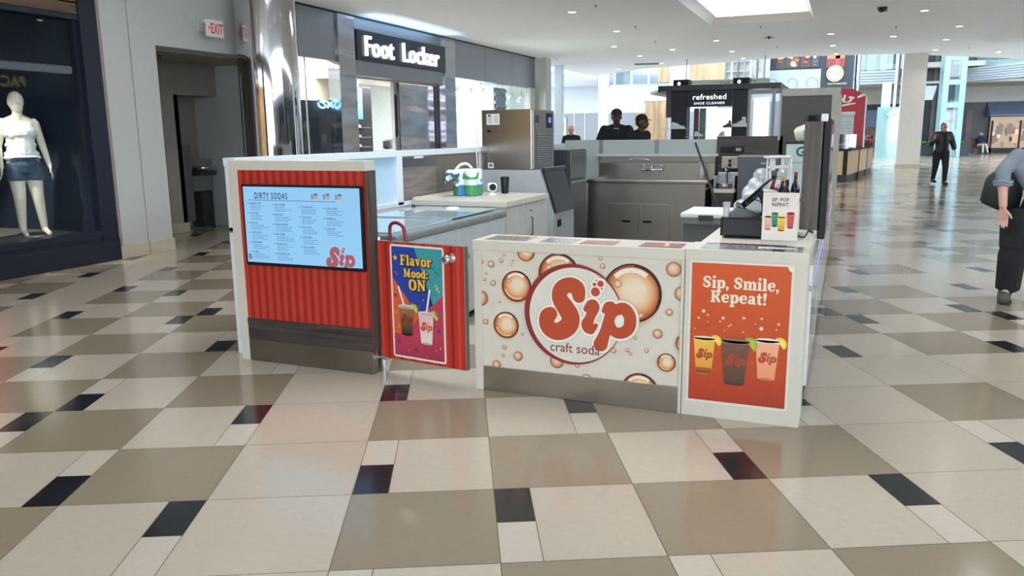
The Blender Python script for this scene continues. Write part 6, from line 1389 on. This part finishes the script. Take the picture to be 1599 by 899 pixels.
for i, ((y, z), lb) in enumerate(zip(TL, TLN)):
    t = thing('track_spotlight', lb, 'spotlight', (-10.2, y, z), group='track spotlights in the shop windows'); gl = i in (0, 4, 5)
    m = MB(); m.cyl((0, 0, .0), (-.12, .05, -.16), .06, .07, seg=16); m.build('lamp_head', WHITE if gl else GREYM, t); m = MB(); m.cyl((0, 0, 0), (0, 0, .25), .012, seg=8); m.build('stem', GREYM, t)
    m = MB(); m.lathe([(.001, .002), (.062, .002)], 16, cap=False, M=Matrix.Translation((-.12, .05, -.16)) @ V((-.12, .05, -.16)).to_track_quat('Z', 'Y').to_matrix().to_4x4())
    m.build('lens', emis('spot_glow', (255, 250, 240), 6.0) if gl else GREYM, t)
t = thing('brick_display', 'grey tiled display panel inside the right shop window', 'display panel', (-10.85, 24.95, 2.1)); m = MB()
for r_ in range(8):
    for c_ in range(3): m.box(0, .05, (c_ + (r_ % 2) * .5) * .32, (c_ + (r_ % 2) * .5) * .32 + .30, r_ * .15, r_ * .15 + .135)
m.build('tiles', mat('tile_grey', (92, 98, 104), .4, vary=.2), t); m = MB(); m.box(-.04, .0, 0, 1.12, -2.1, 1.22); m.build('backing', DGREY, t)
t = thing('cash_desk', 'grey cash desk with monitor inside the shoe shop', 'desk', (-12.0, 18.4541 - 1.3, 0)); m = MB(); m.box(0, .6, 0, 1.9, 0, 1.08, 0, .01); m.build('desk', mat('desk_grey', (120, 124, 126), .4), t); m = MB(); m.box(.3, .34, .85, 1.25, 1.12, 1.36, 0, .01); m.box(.3, .4, 1.0, 1.1, 1.07, 1.2); m.build('monitor', BLACK, t)
# ================================================================ people
SKIN_D, SKIN_M, SKIN_L = (84, 58, 46), (176, 126, 100), (206, 160, 134)
def fingers(m, wrist, dirv, side, L=.19, r=.0085, curl=.5, palm_n=None):
    # palm and five separate fingers growing from the wrist along dirv; side = direction towards the thumb
    d = V(dirv).normalized(); s = V(side); s = (s - d * s.dot(d)).normalized(); n = d.cross(s).normalized() if palm_n is None else V(palm_n)
    w = V(wrist); k = L / .19
    for i in range(4):
        off = (-.030 + i * .020) * k; base = w + d * .085 * k + s * off; m.cap(w + s * off * .55 + d * .01, .013 * k, base, .0115 * k, seg=10)
        ln = (.062, .078, .085, .074)[i] * k; p = base; q = d.copy(); rr = r * k * (1 - .04 * (3 - i))
        for j, f in enumerate((.45, .32, .25)):
            q = (q + n * curl * (.30 + .3 * j)).normalized(); p2 = p + q * ln * f; m.cap(p, rr * (1 - .08 * j), p2, rr * (.93 - .08 * j), seg=10); p = p2
    p = w + d * .028 * k + s * .026 * k; q = (d * .75 + s * .7 + n * .25).normalized(); p1 = p + q * .04 * k; m.cap(p, .013 * k, p1, .0105 * k, seg=10)
    q = (q * .8 + d * .5 + n * .25 * curl).normalized(); p2 = p1 + q * .034 * k; m.cap(p1, .0105 * k, p2, .008 * k, seg=10)
def person(name, label, loc, rz, H=1.75, build=1.0, skin=SKIN_M, top=(30, 32, 38), legs=(26, 27, 30), hair=(30, 26, 24), shoes=(24, 24, 26), arms=None, stride=0.0, hairstyle='short',
           cap_=None, seat=None, voxel=.012, sleeve=1.0, lean=0.0, headturn=0.0, jacket=None, glasses=False, bald=False, collar=None):
    # figure stands at its origin facing -y
    k = H / 1.75; B_ = build; t = thing(name, label, 'person', loc, rz)
    P_ = lambda x, y, z: V((x * k, y * k, z * k))
    hipz = .93 if seat is None else seat; L = {}
    sh = P_(0, lean * -.5, 0); hip = P_(0, 0, hipz); neck = P_(0, -.02 - lean * .5, hipz + .54); head = P_(0, -.045 - lean * .62, hipz + .685)
    for s, nm in ((-1, 'r'), (1, 'l')):
        if seat is None:
            L['hip' + nm] = P_(.09 * s * B_, 0, hipz - .02); f = stride * s; L['knee' + nm] = P_(.095 * s * B_, -.13 * f - .02, .50); L['ank' + nm] = P_(.09 * s * B_, -.22 * f + .02 if f > 0 else -.30 * f, .09 + (.05 if f < 0 else 0))
        else:
            L['hip' + nm] = P_(.09 * s, 0, hipz - .02); L['knee' + nm] = P_(.10 * s, -.43, hipz + .03); L['ank' + nm] = P_(.10 * s + .03 * s, -.52 - .12 * (s > 0), .09)
        L['sho' + nm] = P_(.165 * s * (1 + (B_ - 1) * .5), -.0 - lean * .45, hipz + .49)
        a = (arms or {}).get(nm) or ((.225 * s * B_, .03, hipz + .20), (.235 * s * B_, -.05, hipz - .05))
        L['elb' + nm] = P_(*a[0]); L['wri' + nm] = P_(*a[1]); L['hd' + nm] = V(a[2]) if len(a) > 2 else V((0, -.15, -1))
    def limb(m, g, arm=True, leg=True, cut=1.0, torso=True):
        if torso:
            m.ball(hip + P_(0, .0, .02), [q * k for q in (.155 * B_ + g, .105 * B_ + g, .12)]); m.cap(hip + P_(0, 0, .05), (.12 * B_ + g) * k, P_(0, -lean * .25, hipz + .30), (.125 * B_ + g) * k)
            m.ball(P_(0, -.01 - lean * .35, hipz + .36), [q * k for q in (.165 * B_ + g, .112 * B_ + g, .15 + g)]); m.cap(L['shol'] + P_(-.03, 0, -.02), (.055 + g) * k, L['shor'] + P_(.03, 0, -.02), (.055 + g) * k)
            for nm in 'rl': m.cap(neck + P_(0, .01, .0), (.048 + g) * k, L['sho' + nm] * .75 + neck * .25 + P_(0, .01, -.01), (.054 + g) * k)
        for nm in 'rl':
            if arm:
                e, w_, s_ = L['elb' + nm], L['wri' + nm], L['sho' + nm]; m.cap(s_, (.056 * B_ + g) * k, e, (.041 * B_ + g) * k); w2 = e + (w_ - e) * cut
                if cut > 0: m.cap(e, (.041 * B_ + g) * k, w2, (.041 * B_ + (.027 - .041 * B_) * cut + g) * k)
            if leg:
                m.cap(L['hip' + nm], (.088 * B_ + g) * k, L['knee' + nm], (.058 * B_ + g) * k); m.cap(L['knee' + nm], (.058 * B_ + g) * k, L['ank' + nm], (.040 + g) * k)
    m = MB(); limb(m, -.012)
    m.cap(neck + P_(0, .01, -.04), .056 * k, head + P_(0, .02, -.05), .052 * k); hz = Matrix.Translation(head) @ Matrix.Rotation(headturn, 4, 'Z')
    HB = lambda p, r: m.ball(hz @ (V(p) * k), [q * k * 1.07 for q in r])
    HB((0, .015, .03), (.075, .092, .088)); HB((0, -.02, -.035), (.056, .066, .07)); HB((0, -.055, -.075), (.03, .026, .022))
    m.cap(hz @ P_(0, -.080, .015), .009 * k, hz @ P_(0, -.102, -.022), .014 * k); HB((.076, .01, -.005), (.010, .018, .028)); HB((-.076, .01, -.005), (.010, .018, .028)); HB((0, -.085, -.052), (.022, .010, .008)); HB((0, -.078, .035), (.05, .014, .010))
    for nm, s in (('r', -1), ('l', 1)): fingers(m, L['wri' + nm], L['hd' + nm], V((-s * .5, -1, .1)) if abs(L['hd' + nm].z) > .7 else V((-s, 0, .6)), .18 * k, curl=.55)
    for nm in 'rl': a = L['ank' + nm]; m.cap(a, .036 * k, a + P_(0, -.12, -.045), .032 * k)
    remesh(m, voxel * .8 if voxel < .01 else voxel, 2).build('body', mat('skin_%d' % skin[0], skin, .5, vary=.03), t)
    m = MB(); 
    for s in (-1, 1): m.ball(hz @ P_(.030 * s, -.079, .008), (.010 * k, .006 * k, .007 * k), 0, 8)
    m.build('eyes', mat('eye_dark', (30, 26, 26), .3), t)
    m = MB(); m.ball(hz @ P_(0, -.0925, -.054), (.020 * k, .005 * k, .0055 * k), 0, 8); m.build('mouth', mat('lip_%d' % skin[0], (int(skin[0] * .8), int(skin[1] * .6), int(skin[2] * .6)), .5), t)
    # clothes
    m = MB(); limb(m, .014, leg=False, cut=sleeve); m.cap(neck + P_(0, .01, -.06), .07 * k, neck + P_(0, .005, -.01), .062 * k)
    remesh(m, voxel, 3).build('top', mat('cloth_%d_%d_%d' % top, top, .85, vary=.12, scale=12, bump=.3, bscale=25), t)
    if jacket:
        m = MB(); limb(m, .03, leg=False, cut=sleeve); r = remesh(m, voxel, 3)
        # open front
        keep = [i for i, f in enumerate(r.f) if not (abs(sum(r.v[j][0] for j in f) / len(f)) < .055 * k and sum(r.v[j][1] for j in f) / len(f) < -.02 * k)]
        r.f = [r.f[i] for i in keep]; r.m = [0] * len(r.f); r.sm = [True] * len(r.f); r.build('jacket', mat('jacket_%d' % jacket[0], jacket, .5, vary=.2, bump=.4, bscale=14), t)
    m = MB(); limb(m, .016, arm=False, torso=False); m.ball(hip + P_(0, 0, .0), [q * k for q in (.165 * B_, .118 * B_, .12)])
    remesh(m, voxel, 2).build('trousers', mat('cloth_%d_%d_%d' % legs, legs, .85, vary=.12, scale=12, bump=.3, bscale=25), t)
    for nm in 'rl':
        a = L['ank' + nm]; m = MB(); m.cap(a + P_(0, .01, .05), .05 * k, a + P_(0, .02, .0), .054 * k); m.cap(a + P_(0, .02, .0), .052 * k, a + P_(0, .02, -.05), .046 * k); m.cap(a + P_(0, .02, -.045), .05 * k, a + P_(0, -.17, -.055), .042 * k); r = remesh(m, voxel * .8, 2); z0 = min(p[2] for p in r.v); r.build('shoe', mat('shoe_leather_%d' % shoes[0], shoes, .5), t)
    if collar: m = MB(); m.tube([neck + P_(.066 * math.cos(q * PI / 8), .005 + .062 * math.sin(q * PI / 8), -.012 + .014 * math.sin(q * PI / 8)) for q in range(16)], .008 * k, 8, closed=True); m.build('collar', mat('collar_pale', collar, .7), t)
    if cap_:
        m = MB(); m.ball(hz @ P_(0, .018, .055), (.088 * k, .103 * k, .082 * k), 0, 20); r = remesh(m, .006, 1); kk = [i for i, f in enumerate(r.f) if all((hz.inverted() @ V(r.v[j])).z > .036 * k for j in f)]; r.f = [r.f[i] for i in kk]; r.m = [0] * len(kk); r.sm = [True] * len(kk)
        r.add([hz @ P_(x, y, z) for x, y, z in ((-.07, -.06, .045), (-.06, -.13, .035), (0, -.155, .032), (.06, -.13, .035), (.07, -.06, .045), (-.07, -.06, .053), (-.06, -.13, .042), (0, -.155, .039), (.06, -.13, .042), (.07, -.06, .053))], [(4, 3, 2, 1, 0), (5, 6, 7, 8, 9), (0, 1, 6, 5), (1, 2, 7, 6), (2, 3, 8, 7), (3, 4, 9, 8)]); r.build('cap', mat('cap_%d' % cap_[0], cap_, .8), t)
    if not bald:
        m = MB()
        if hairstyle == 'bun': m.ball(hz @ P_(0, .03, .045), [q * k for q in (.084, .095, .088)]); m.ball(hz @ P_(0, .07, .11), [q * k for q in (.04, .04, .035)]); m.ball(hz @ P_(0, .04, -.02), [q * k for q in (.083, .07, .06)])
        else: m.ball(hz @ P_(0, .032, .042), [q * k for q in (.081, .090, .084)]); m.ball(hz @ P_(0, .05, -.01), [q * k for q in (.076, .06, .05)])
        remesh(m, voxel * .7, 1).build('hair', mat('hair_%d' % hair[0], hair, .7, vary=.2, scale=40), t)
    if glasses:
        m = MB()
        for s in (-1, 1): m.tube([hz @ P_(.032 * s + .024 * math.cos(q * PI / 6), -.098, .008 + .019 * math.sin(q * PI / 6)) for q in range(12)], .003 * k, 6, closed=True)
        m.tube([hz @ P_(-.01, -.1, .012), hz @ P_(.01, -.1, .012)], .003 * k, 6); m.build('glasses', BLACK, t)
    return t
# two men behind the kiosk
FC = math.atan2(-4.16 - 9.4, 1.99 + 1.7)   # towards the camera side
person('person', 'tall man in dark sweatshirt and dark red cap behind the kiosk', (-1.70, 9.4, 0), .25, 1.93, 1.22, SKIN_D, (22, 26, 36), (24, 25, 28), cap_=(58, 20, 28), collar=(190, 190, 186), voxel=.014, headturn=.1,
       arms={'r': ((-.30, -.02, 1.15), (-.12, -.26, 1.10), (1, -.2, .1)), 'l': ((.29, .03, 1.13), (.30, -.08, .88))})
t = thing('drink_can', 'small red and blue can held by the man in red cap', 'can', (-1.705, 9.02, 1.215)); m = MB(); m.lathe([(.028, 0), (.033, .008), (.033, .115), (.026, .125)], 18); m.build('can_body', mat('can_blue', (40, 50, 110), .3), t); m = MB(); m.lathe([(.0335, .03), (.0335, .08)], 18, cap=False); m.build('can_label', mat('can_red', (190, 40, 60), .3), t)
person('person', 'man in black cap and black jacket turned sideways behind the kiosk', (-1.24, 8.95, 0), 1.15, 1.82, 1.2, SKIN_D, (24, 26, 32), (26, 26, 30), cap_=(20, 20, 24), voxel=.014, lean=.12, headturn=.25)
person('person', 'grey-haired man in black pullover far behind the ice machine', (-4.71, 16, 0), .25, 1.74, 1.05, SKIN_L, (24, 27, 33), (30, 30, 34), (150, 146, 142), voxel=.02)
person('person', 'shop worker in black standing behind the shoe shop desk', (-12.35, 19.6208, 0), .9, 1.6439, 1.05, SKIN_M, (24, 26, 32), (30, 30, 34), (70, 40, 34), voxel=.02)
person('person', 'woman in black with short jacket and glasses walking towards viewer', (4.43, 21.24, 0), .30, 1.70, 1.18, SKIN_M, (18, 18, 22), (20, 20, 24), (34, 28, 28), voxel=.014, stride=.55, hairstyle='bun', jacket=(26, 26, 32), glasses=True, sleeve=.45,
       arms={'r': ((-.30, -.02, 1.16), (-.32, -.20, 1.30), (.1, -.4, 1)), 'l': ((.31, .02, 1.16), (.36, -.06, .90))})
t = thing('mobile_phone', 'red mobile phone in the walking woman\'s raised hand', 'phone', (4.16, 20.93, 1.335), .3); m = MB(); m.box(-.035, .035, -.005, .005, 0, .12, 0, .004); m.build('phone_case', mat('phone_red', (150, 40, 40), .3), t); m = MB(); m.box(-.03, .03, .005, .006, .008, .112); m.build('phone_screen', mat('phone_black', (16, 16, 20), .1), t)
# far seated person in a chair
t = thing('lounge_chair', 'dark red armchair on the far concourse under the sitter', 'chair', (9.72, 54.3, 0), .5); m = MB(); m.box(-.3, .3, -.3, .3, .34, .46, 0, .03); m.build('seat', mat('chair_maroon', (96, 44, 50), .7), t)
m = MB(); m.box(-.3, .3, .22, .32, .46, .95, 0, .03); m.build('backrest', mat('chair_maroon', (96, 44, 50), .7), t)
for x in (-.26, .26):
    for y in (-.26, .26): m = MB(); m.cyl((x, y, 0), (x, y, .35), .02, seg=8); m.build('leg', BLACK, t)
person('person', 'person in navy top and pale trousers sitting far away', (9.72, 54.25, 0), .5, 1.72, 1.0, SKIN_L, (34, 44, 66), (206, 200, 192), (190, 186, 180), (60, 60, 64), seat=.56, voxel=.025, arms={'r': ((-.25, -.1, .92), (-.1, -.25, 1.15), (.3, -.2, 1)), 'l': ((.25, -.1, .85), (.12, -.3, .8))})

# ---- passer-by at the right edge of the picture, seen from hip to shoulder with bag
def passer():
    bx, by = 3.66, 4.02
    t = thing('person', 'passer-by in grey shirt and wide black trousers at the right edge', 'person', (bx, by, 0))
    R_ = lambda x, y, z: V((x - bx, y - by, z))
    PX = lambda q, y: R_(q[0], y, q[1]); sho = PX((3.3547, 1.2848), 3.90); elb = PX((3.2488, 1.1274), 3.86); wri = PX((3.2661, 0.8398), 3.80)
    hipc = R_(3.66, 4.02, .93); kn1 = PX((3.394, 0.4076), 3.93); an1 = PX((3.373, 0.1065), 3.93); kn2 = R_(3.74, 4.10, .48); an2 = R_(3.86, 4.28, .13); neck = R_(3.68, 4.0, 1.47); head = R_(3.67, 3.97, 1.62)
    sh2 = R_(3.86, 4.10, 1.36); el2 = R_(3.98, 4.10, 1.08); wr2 = R_(3.96, 4.0, .84)
    m = MB(); m.cap(hipc, .12, R_(3.66, 4.02, 1.2), .12); m.ball(R_(3.67, 4.0, 1.3), (.16, .13, .14)); m.cap(sho, .045, sh2, .045)
    m.cap(sho, .046, elb, .044); m.cap(elb, .044, wri + V((0, 0, .02)), .032); m.cap(sh2, .042, el2, .037); m.cap(el2, .037, wr2, .025)
    m.cap(R_(3.60, 3.98, .9), .085, kn1, .055); m.cap(kn1, .055, an1, .036); m.cap(R_(3.73, 4.06, .9), .085, kn2, .055); m.cap(kn2, .055, an2, .036)
    m.cap(an1, .036, an1 + V((-.02, -.12, -.05)), .03); m.cap(an2, .036, an2 + V((-.02, -.12, -.05)), .03)
    m.cap(neck - V((0, 0, .05)), .055, head - V((0, 0, .06)), .05); m.ball(head + V((0, .015, .03)), (.075, .09, .09)); m.ball(head + V((0, -.03, -.04)), (.055, .06, .065)); m.cap(head + V((0, -.08, .01)), .009, head + V((0, -.102, -.02)), .013)
    for s in (-1, 1): m.ball(head + V((.076 * s, .01, 0)), (.01, .018, .028))
    fingers(m, wri, (.12, -.05, -1), (1, -.5, 0), .195, curl=.4); fingers(m, wr2, (0, -.05, -1), (-.3, -1, 0), .19, curl=.4)
    remesh(m, .0055, 2).build('body', mat('skin_pale', (206, 160, 140), .5, vary=.04), t)
    m = MB()
    for s in (-1, 1): m.ball(head + V((.03 * s, -.079, .008)), (.01, .006, .007), 0, 8)
    m.build('eyes', mat('eye_dark', (30, 26, 26), .3), t)
    m = MB(); m.ball(head + V((0, .03, .045)), (.086, .096, .09)); m.ball(head + V((0, .06, -.04)), (.075, .06, .09)); remesh(m, .01, 1).build('hair', mat('hair_70', (70, 56, 46), .7, vary=.2, scale=40), t)
    # shirt with rolled sleeve
    m = MB(); m.cap(R_(3.66, 4.02, .98), .15, R_(3.66, 4.02, 1.2), .145); m.ball(R_(3.67, 4.0, 1.30), (.185, .155, .15)); m.cap(sho + V((.02, 0, -.02)), .068, sh2 - V((.02, 0, .02)), .068)
    m.cap(sho, .066, elb + V((0, 0, .03)), .062); m.cap(elb + V((0, 0, .03)), .062, elb - V((-.01, .0, .09)), .056); m.cap(sh2, .066, el2, .058); m.cap(neck - V((0, 0, .08)), .08, neck - V((0, 0, .01)), .065)
    m.ball(R_(3.55, 3.95, 1.22), (.10, .10, .14)); m.cap(sho + V((.03, .0, -.1)), .07, R_(3.60, 4.0, .92), .11)
    remesh(m, .008, 3).build('shirt', mat('shirt_grey', (132, 142, 154), .85, vary=.1, scale=9, bump=.5, bscale=12), t)
    m = MB()
    for z_, r_ in ((-.085, .064), (-.062, .067)): m.tube([elb + V((.009 + r_ * math.cos(q * PI / 10), r_ * math.sin(q * PI / 10), z_ + .006 * math.sin(q))) for q in range(20)], .013, 8, closed=True)
    m.build('rolled_cuff', mat('shirt_grey', (132, 142, 154), .85), t)
    # wide trousers
    m = MB(); m.ball(hipc + V((0, 0, -.02)), (.175, .15, .13)); m.cap(R_(3.57, 3.99, .9), .12, kn1, .115); m.cap(kn1, .112, an1 + V((.02, .03, .02)), .100); m.cap(kn1 + V((.01, .0, .1)), .12, PX((3.4288, 0.6903), 3.97), .15)
    m.cap(R_(3.72, 4.06, .9), .12, kn2, .105); m.cap(kn2, .105, an2 + V((-.02, -.02, .06)), .10); m.cap(an2 + V((-.02, -.02, .2)), .10, an2 + V((-.02, -.02, .0)), .10)
    r = remesh(m, .010, 3); r.v = [(p[0], p[1], max(p[2], .098 + .012 * math.sin(p[0] * 30))) for p in r.v]; r.build('trousers', mat('trouser_black', (24, 25, 28), .9, vary=.15, bump=.5, bscale=10), t)
    for nm, a_ in (('near', an1), ('far', an2)):
        m = MB(); m.cap(a_ + V((.01, .02, .10)), .058, a_ + V((0, .02, -.05)), .056); m.cap(a_ + V((.0, .03, -.05)), .056, a_ + V((-.035, -.16, -.055)), .050); r = remesh(m, .008, 2); r.v = [(p[0], p[1], max(p[2], .018)) for p in r.v]; sh_ = r.build('boot', mat('boot_olive', (72, 76, 60), .7), t)
        m = MB(); m.prism([(a_.x - .045, a_.y + .075), (a_.x + .045, a_.y + .075), (a_.x + .04, a_.y - .1), (a_.x - .0, a_.y - .205), (a_.x - .06, a_.y - .19), (a_.x - .06, a_.y - .08)], .0005, .024, 'z'); m.build('boot_sole', mat('sole_dark', (40, 40, 36), .7), sh_)
    return t
passer()
t = thing('tote_bag', 'large dark green tote bag on the passer-by\'s shoulder', 'bag', (3.40, 4.145, 0))
def tote():
    m = MB(); P0 = [(p[0] - 3.40, p[1]) for p in [(3.1415, 0.8583), (3.2943, 0.7865), (3.4441, 0.7789), (3.4665, 0.9566), (3.407, 1.1711), (3.2746, 1.1646), (3.1771, 1.084)]]
    m.prism(P0, .0, .11, 'y'); r = MB(); bm = bmesh.new(); vs = [bm.verts.new(p) for p in m.v]; [bm.faces.new([vs[i] for i in f]) for f in m.f]
    bmesh.ops.recalc_face_normals(bm, faces=bm.faces[:]); bmesh.ops.bevel(bm, geom=bm.edges[:], offset=.015, segments=2, affect='EDGES'); bm.verts.index_update()
    r.add([tuple(v.co) for v in bm.verts], [tuple(v.index for v in f.verts) for f in bm.faces], 0, True); bm.free(); r.build('bag_body', mat('bag_green', (50, 58, 52), .6, vary=.15, bump=.3, bscale=10), t)
    m = MB(); m.tube(smooth_path([(-.05, .05, 1.19), (.02, -.02, 1.32), (.10, -.06, 1.43), (.17, -.02, 1.40), (.12, .05, 1.20)], 5), .012, 8); m.build('strap', mat('strap_black', (30, 32, 34), .5), t)
    m = MB(); m.tube([(.05 + .018 * math.cos(q * PI / 6), -.006, 1.17 + .018 * math.sin(q * PI / 6)) for q in range(12)], .004, 6, closed=True); m.box(.03, .07, -.008, 0, 1.19, 1.205, 0, .002); m.build('buckle', CHROME, t)
tote()

# ---- mannequins in the left display window
def mannequin(label, loc, rz, full=True):
    t = thing('mannequin', label, 'mannequin', loc, rz); m = MB(); MW = mat('mannequin_cream', (226, 214, 196), .45, vary=.01)
    c = lambda a_, ra, b_, rb: m.cap(V(a_), ra, V(b_), rb)
    c((0, 0, .86), .15, (0, 0, 1.02), .11); c((0, 0, 1.02), .11, (0, -.01, 1.24), .125); m.ball((0, -.0, 1.24), (.17, .115, .12)); c((.13, 0, 1.33), .06, (-.13, 0, 1.33), .06); m.ball((.075, -.08, 1.2), .07); m.ball((-.075, -.08, 1.2), .07)
    c((0, 0, 1.34), .058, (0, -.015, 1.47), .054); c((0, 0, 1.40), .055, (.12, 0, 1.35), .05); c((0, 0, 1.40), .055, (-.12, 0, 1.35), .05); m.ball((0, -.0, 1.59), (.088, .105, .115)); m.ball((0, -.03, 1.52), (.066, .075, .075)); c((0, -.09, 1.585), .009, (0, -.108, 1.56), .013); m.ball((0, -.085, 1.605), (.045, .012, .01)); m.ball((0, -.085, 1.525), (.02, .012, .008))
    for s in (-1, 1): m.ball((.078 * s, .01, 1.57), (.009, .016, .026))
    c((.17, 0, 1.33), .054, (.235, .03, 1.07), .042); c((.235, .03, 1.07), .042, (.27, -.04, .83), .027); c((-.17, 0, 1.33), .054, (-.23, .03, 1.07), .042); c((-.23, .03, 1.07), .042, (-.24, -.06, .83), .027)
    fingers(m, (.27, -.04, .83), (.15, -.1, -1), (-.2, -1, 0), .18, curl=.25); fingers(m, (-.24, -.06, .83), (-.2, -.1, -1), (.2, -1, 0), .18, curl=.25)
    c((.085, 0, .84), .105, (.11, -.02, .46), .066); c((.11, -.02, .46), .066, (.15, .02, .07), .038); c((-.085, 0, .84), .105, (-.085, -.03, .46), .066); c((-.085, -.03, .46), .066, (-.08, .03, .07), .038)
    c((.15, .02, .07), .036, (.16, -.13, .03), .026); c((-.08, .03, .07), .036, (-.08, -.13, .03), .026)
    r = remesh(m, .0075, 3); z0 = min(p[2] for p in r.v); r.v = [(p[0], p[1], p[2] - z0) for p in r.v]; r.build('body', MW, t)
    m = MB(); m.cap((0, 0, .98), .155, (0, -.01, 1.2), .15); m.ball((0, -.03, 1.22), (.185, .15, .12)); m.ball((0, 0, .98), (.19, .155, .05)); m.ball((0, 0, .93), (.205, .165, .05))
    for s in (-1, 1): m.cap((.08 * s, -.05, 1.28), .045, (.11 * s, 0, 1.385), .02); m.ball((.165 * s, 0, 1.355), (.035, .05, .035))
    m.tube([(.13 * math.cos(q * PI / 10) * 1.15, .13 * math.sin(q * PI / 10) * .9, 1.08) for q in range(20)], .02, 8, closed=True)
    if full: remesh(m, .009, 2).build('blouse', mat('blouse_white', (236, 236, 234), .85, bump=.8, bscale=22), t)
    if full:
        m = MB(); m.cap((0, 0, .84), .165, (0, 0, .92), .15); m.cap((.09, -.01, .80), .118, (.10, -.01, .70), .112); m.cap((-.09, -.01, .80), .118, (-.09, -.01, .70), .112)
        r = remesh(m, .009, 2); r.v = [(p[0], p[1], max(p[2], .665)) for p in r.v]; r.build('denim_skirt', mat('denim', (58, 78, 102), .8, vary=.3, scale=10, bump=.3), t)
        m = MB(); m.tube([(.172 * math.cos(q * PI / 12), .158 * math.sin(q * PI / 12), .925) for q in range(24)], .014, 6, closed=True); m.build('waistband', mat('denim_dark', (44, 58, 80), .8), t)
    else:
        m = MB(); m.cap((0, 0, .55), .26, (0, 0, .95), .15); m.cap((0, 0, .30), .3, (0, 0, .6), .25); m.cap((0, 0, .95), .15, (0, 0, 1.25), .15); remesh(m, .012, 2).build('dress', mat('dress_red', (196, 44, 40), .8, bump=.4, bscale=12), t)
    m = MB(); m.lathe([(.20, 0), (.20, .008), (.01, .01)], 32); m.build('base_plate', GREYM, t, loc=(0, .1, -.012))
    return t
my = 2.4188
mannequin('cream mannequin in white ruffled blouse and denim shorts', (-7.05, my, .375), 1.15)
mannequin('cream mannequin in a red dress at the left picture edge', (-7.05, my - .72, .375), 1.3, False)
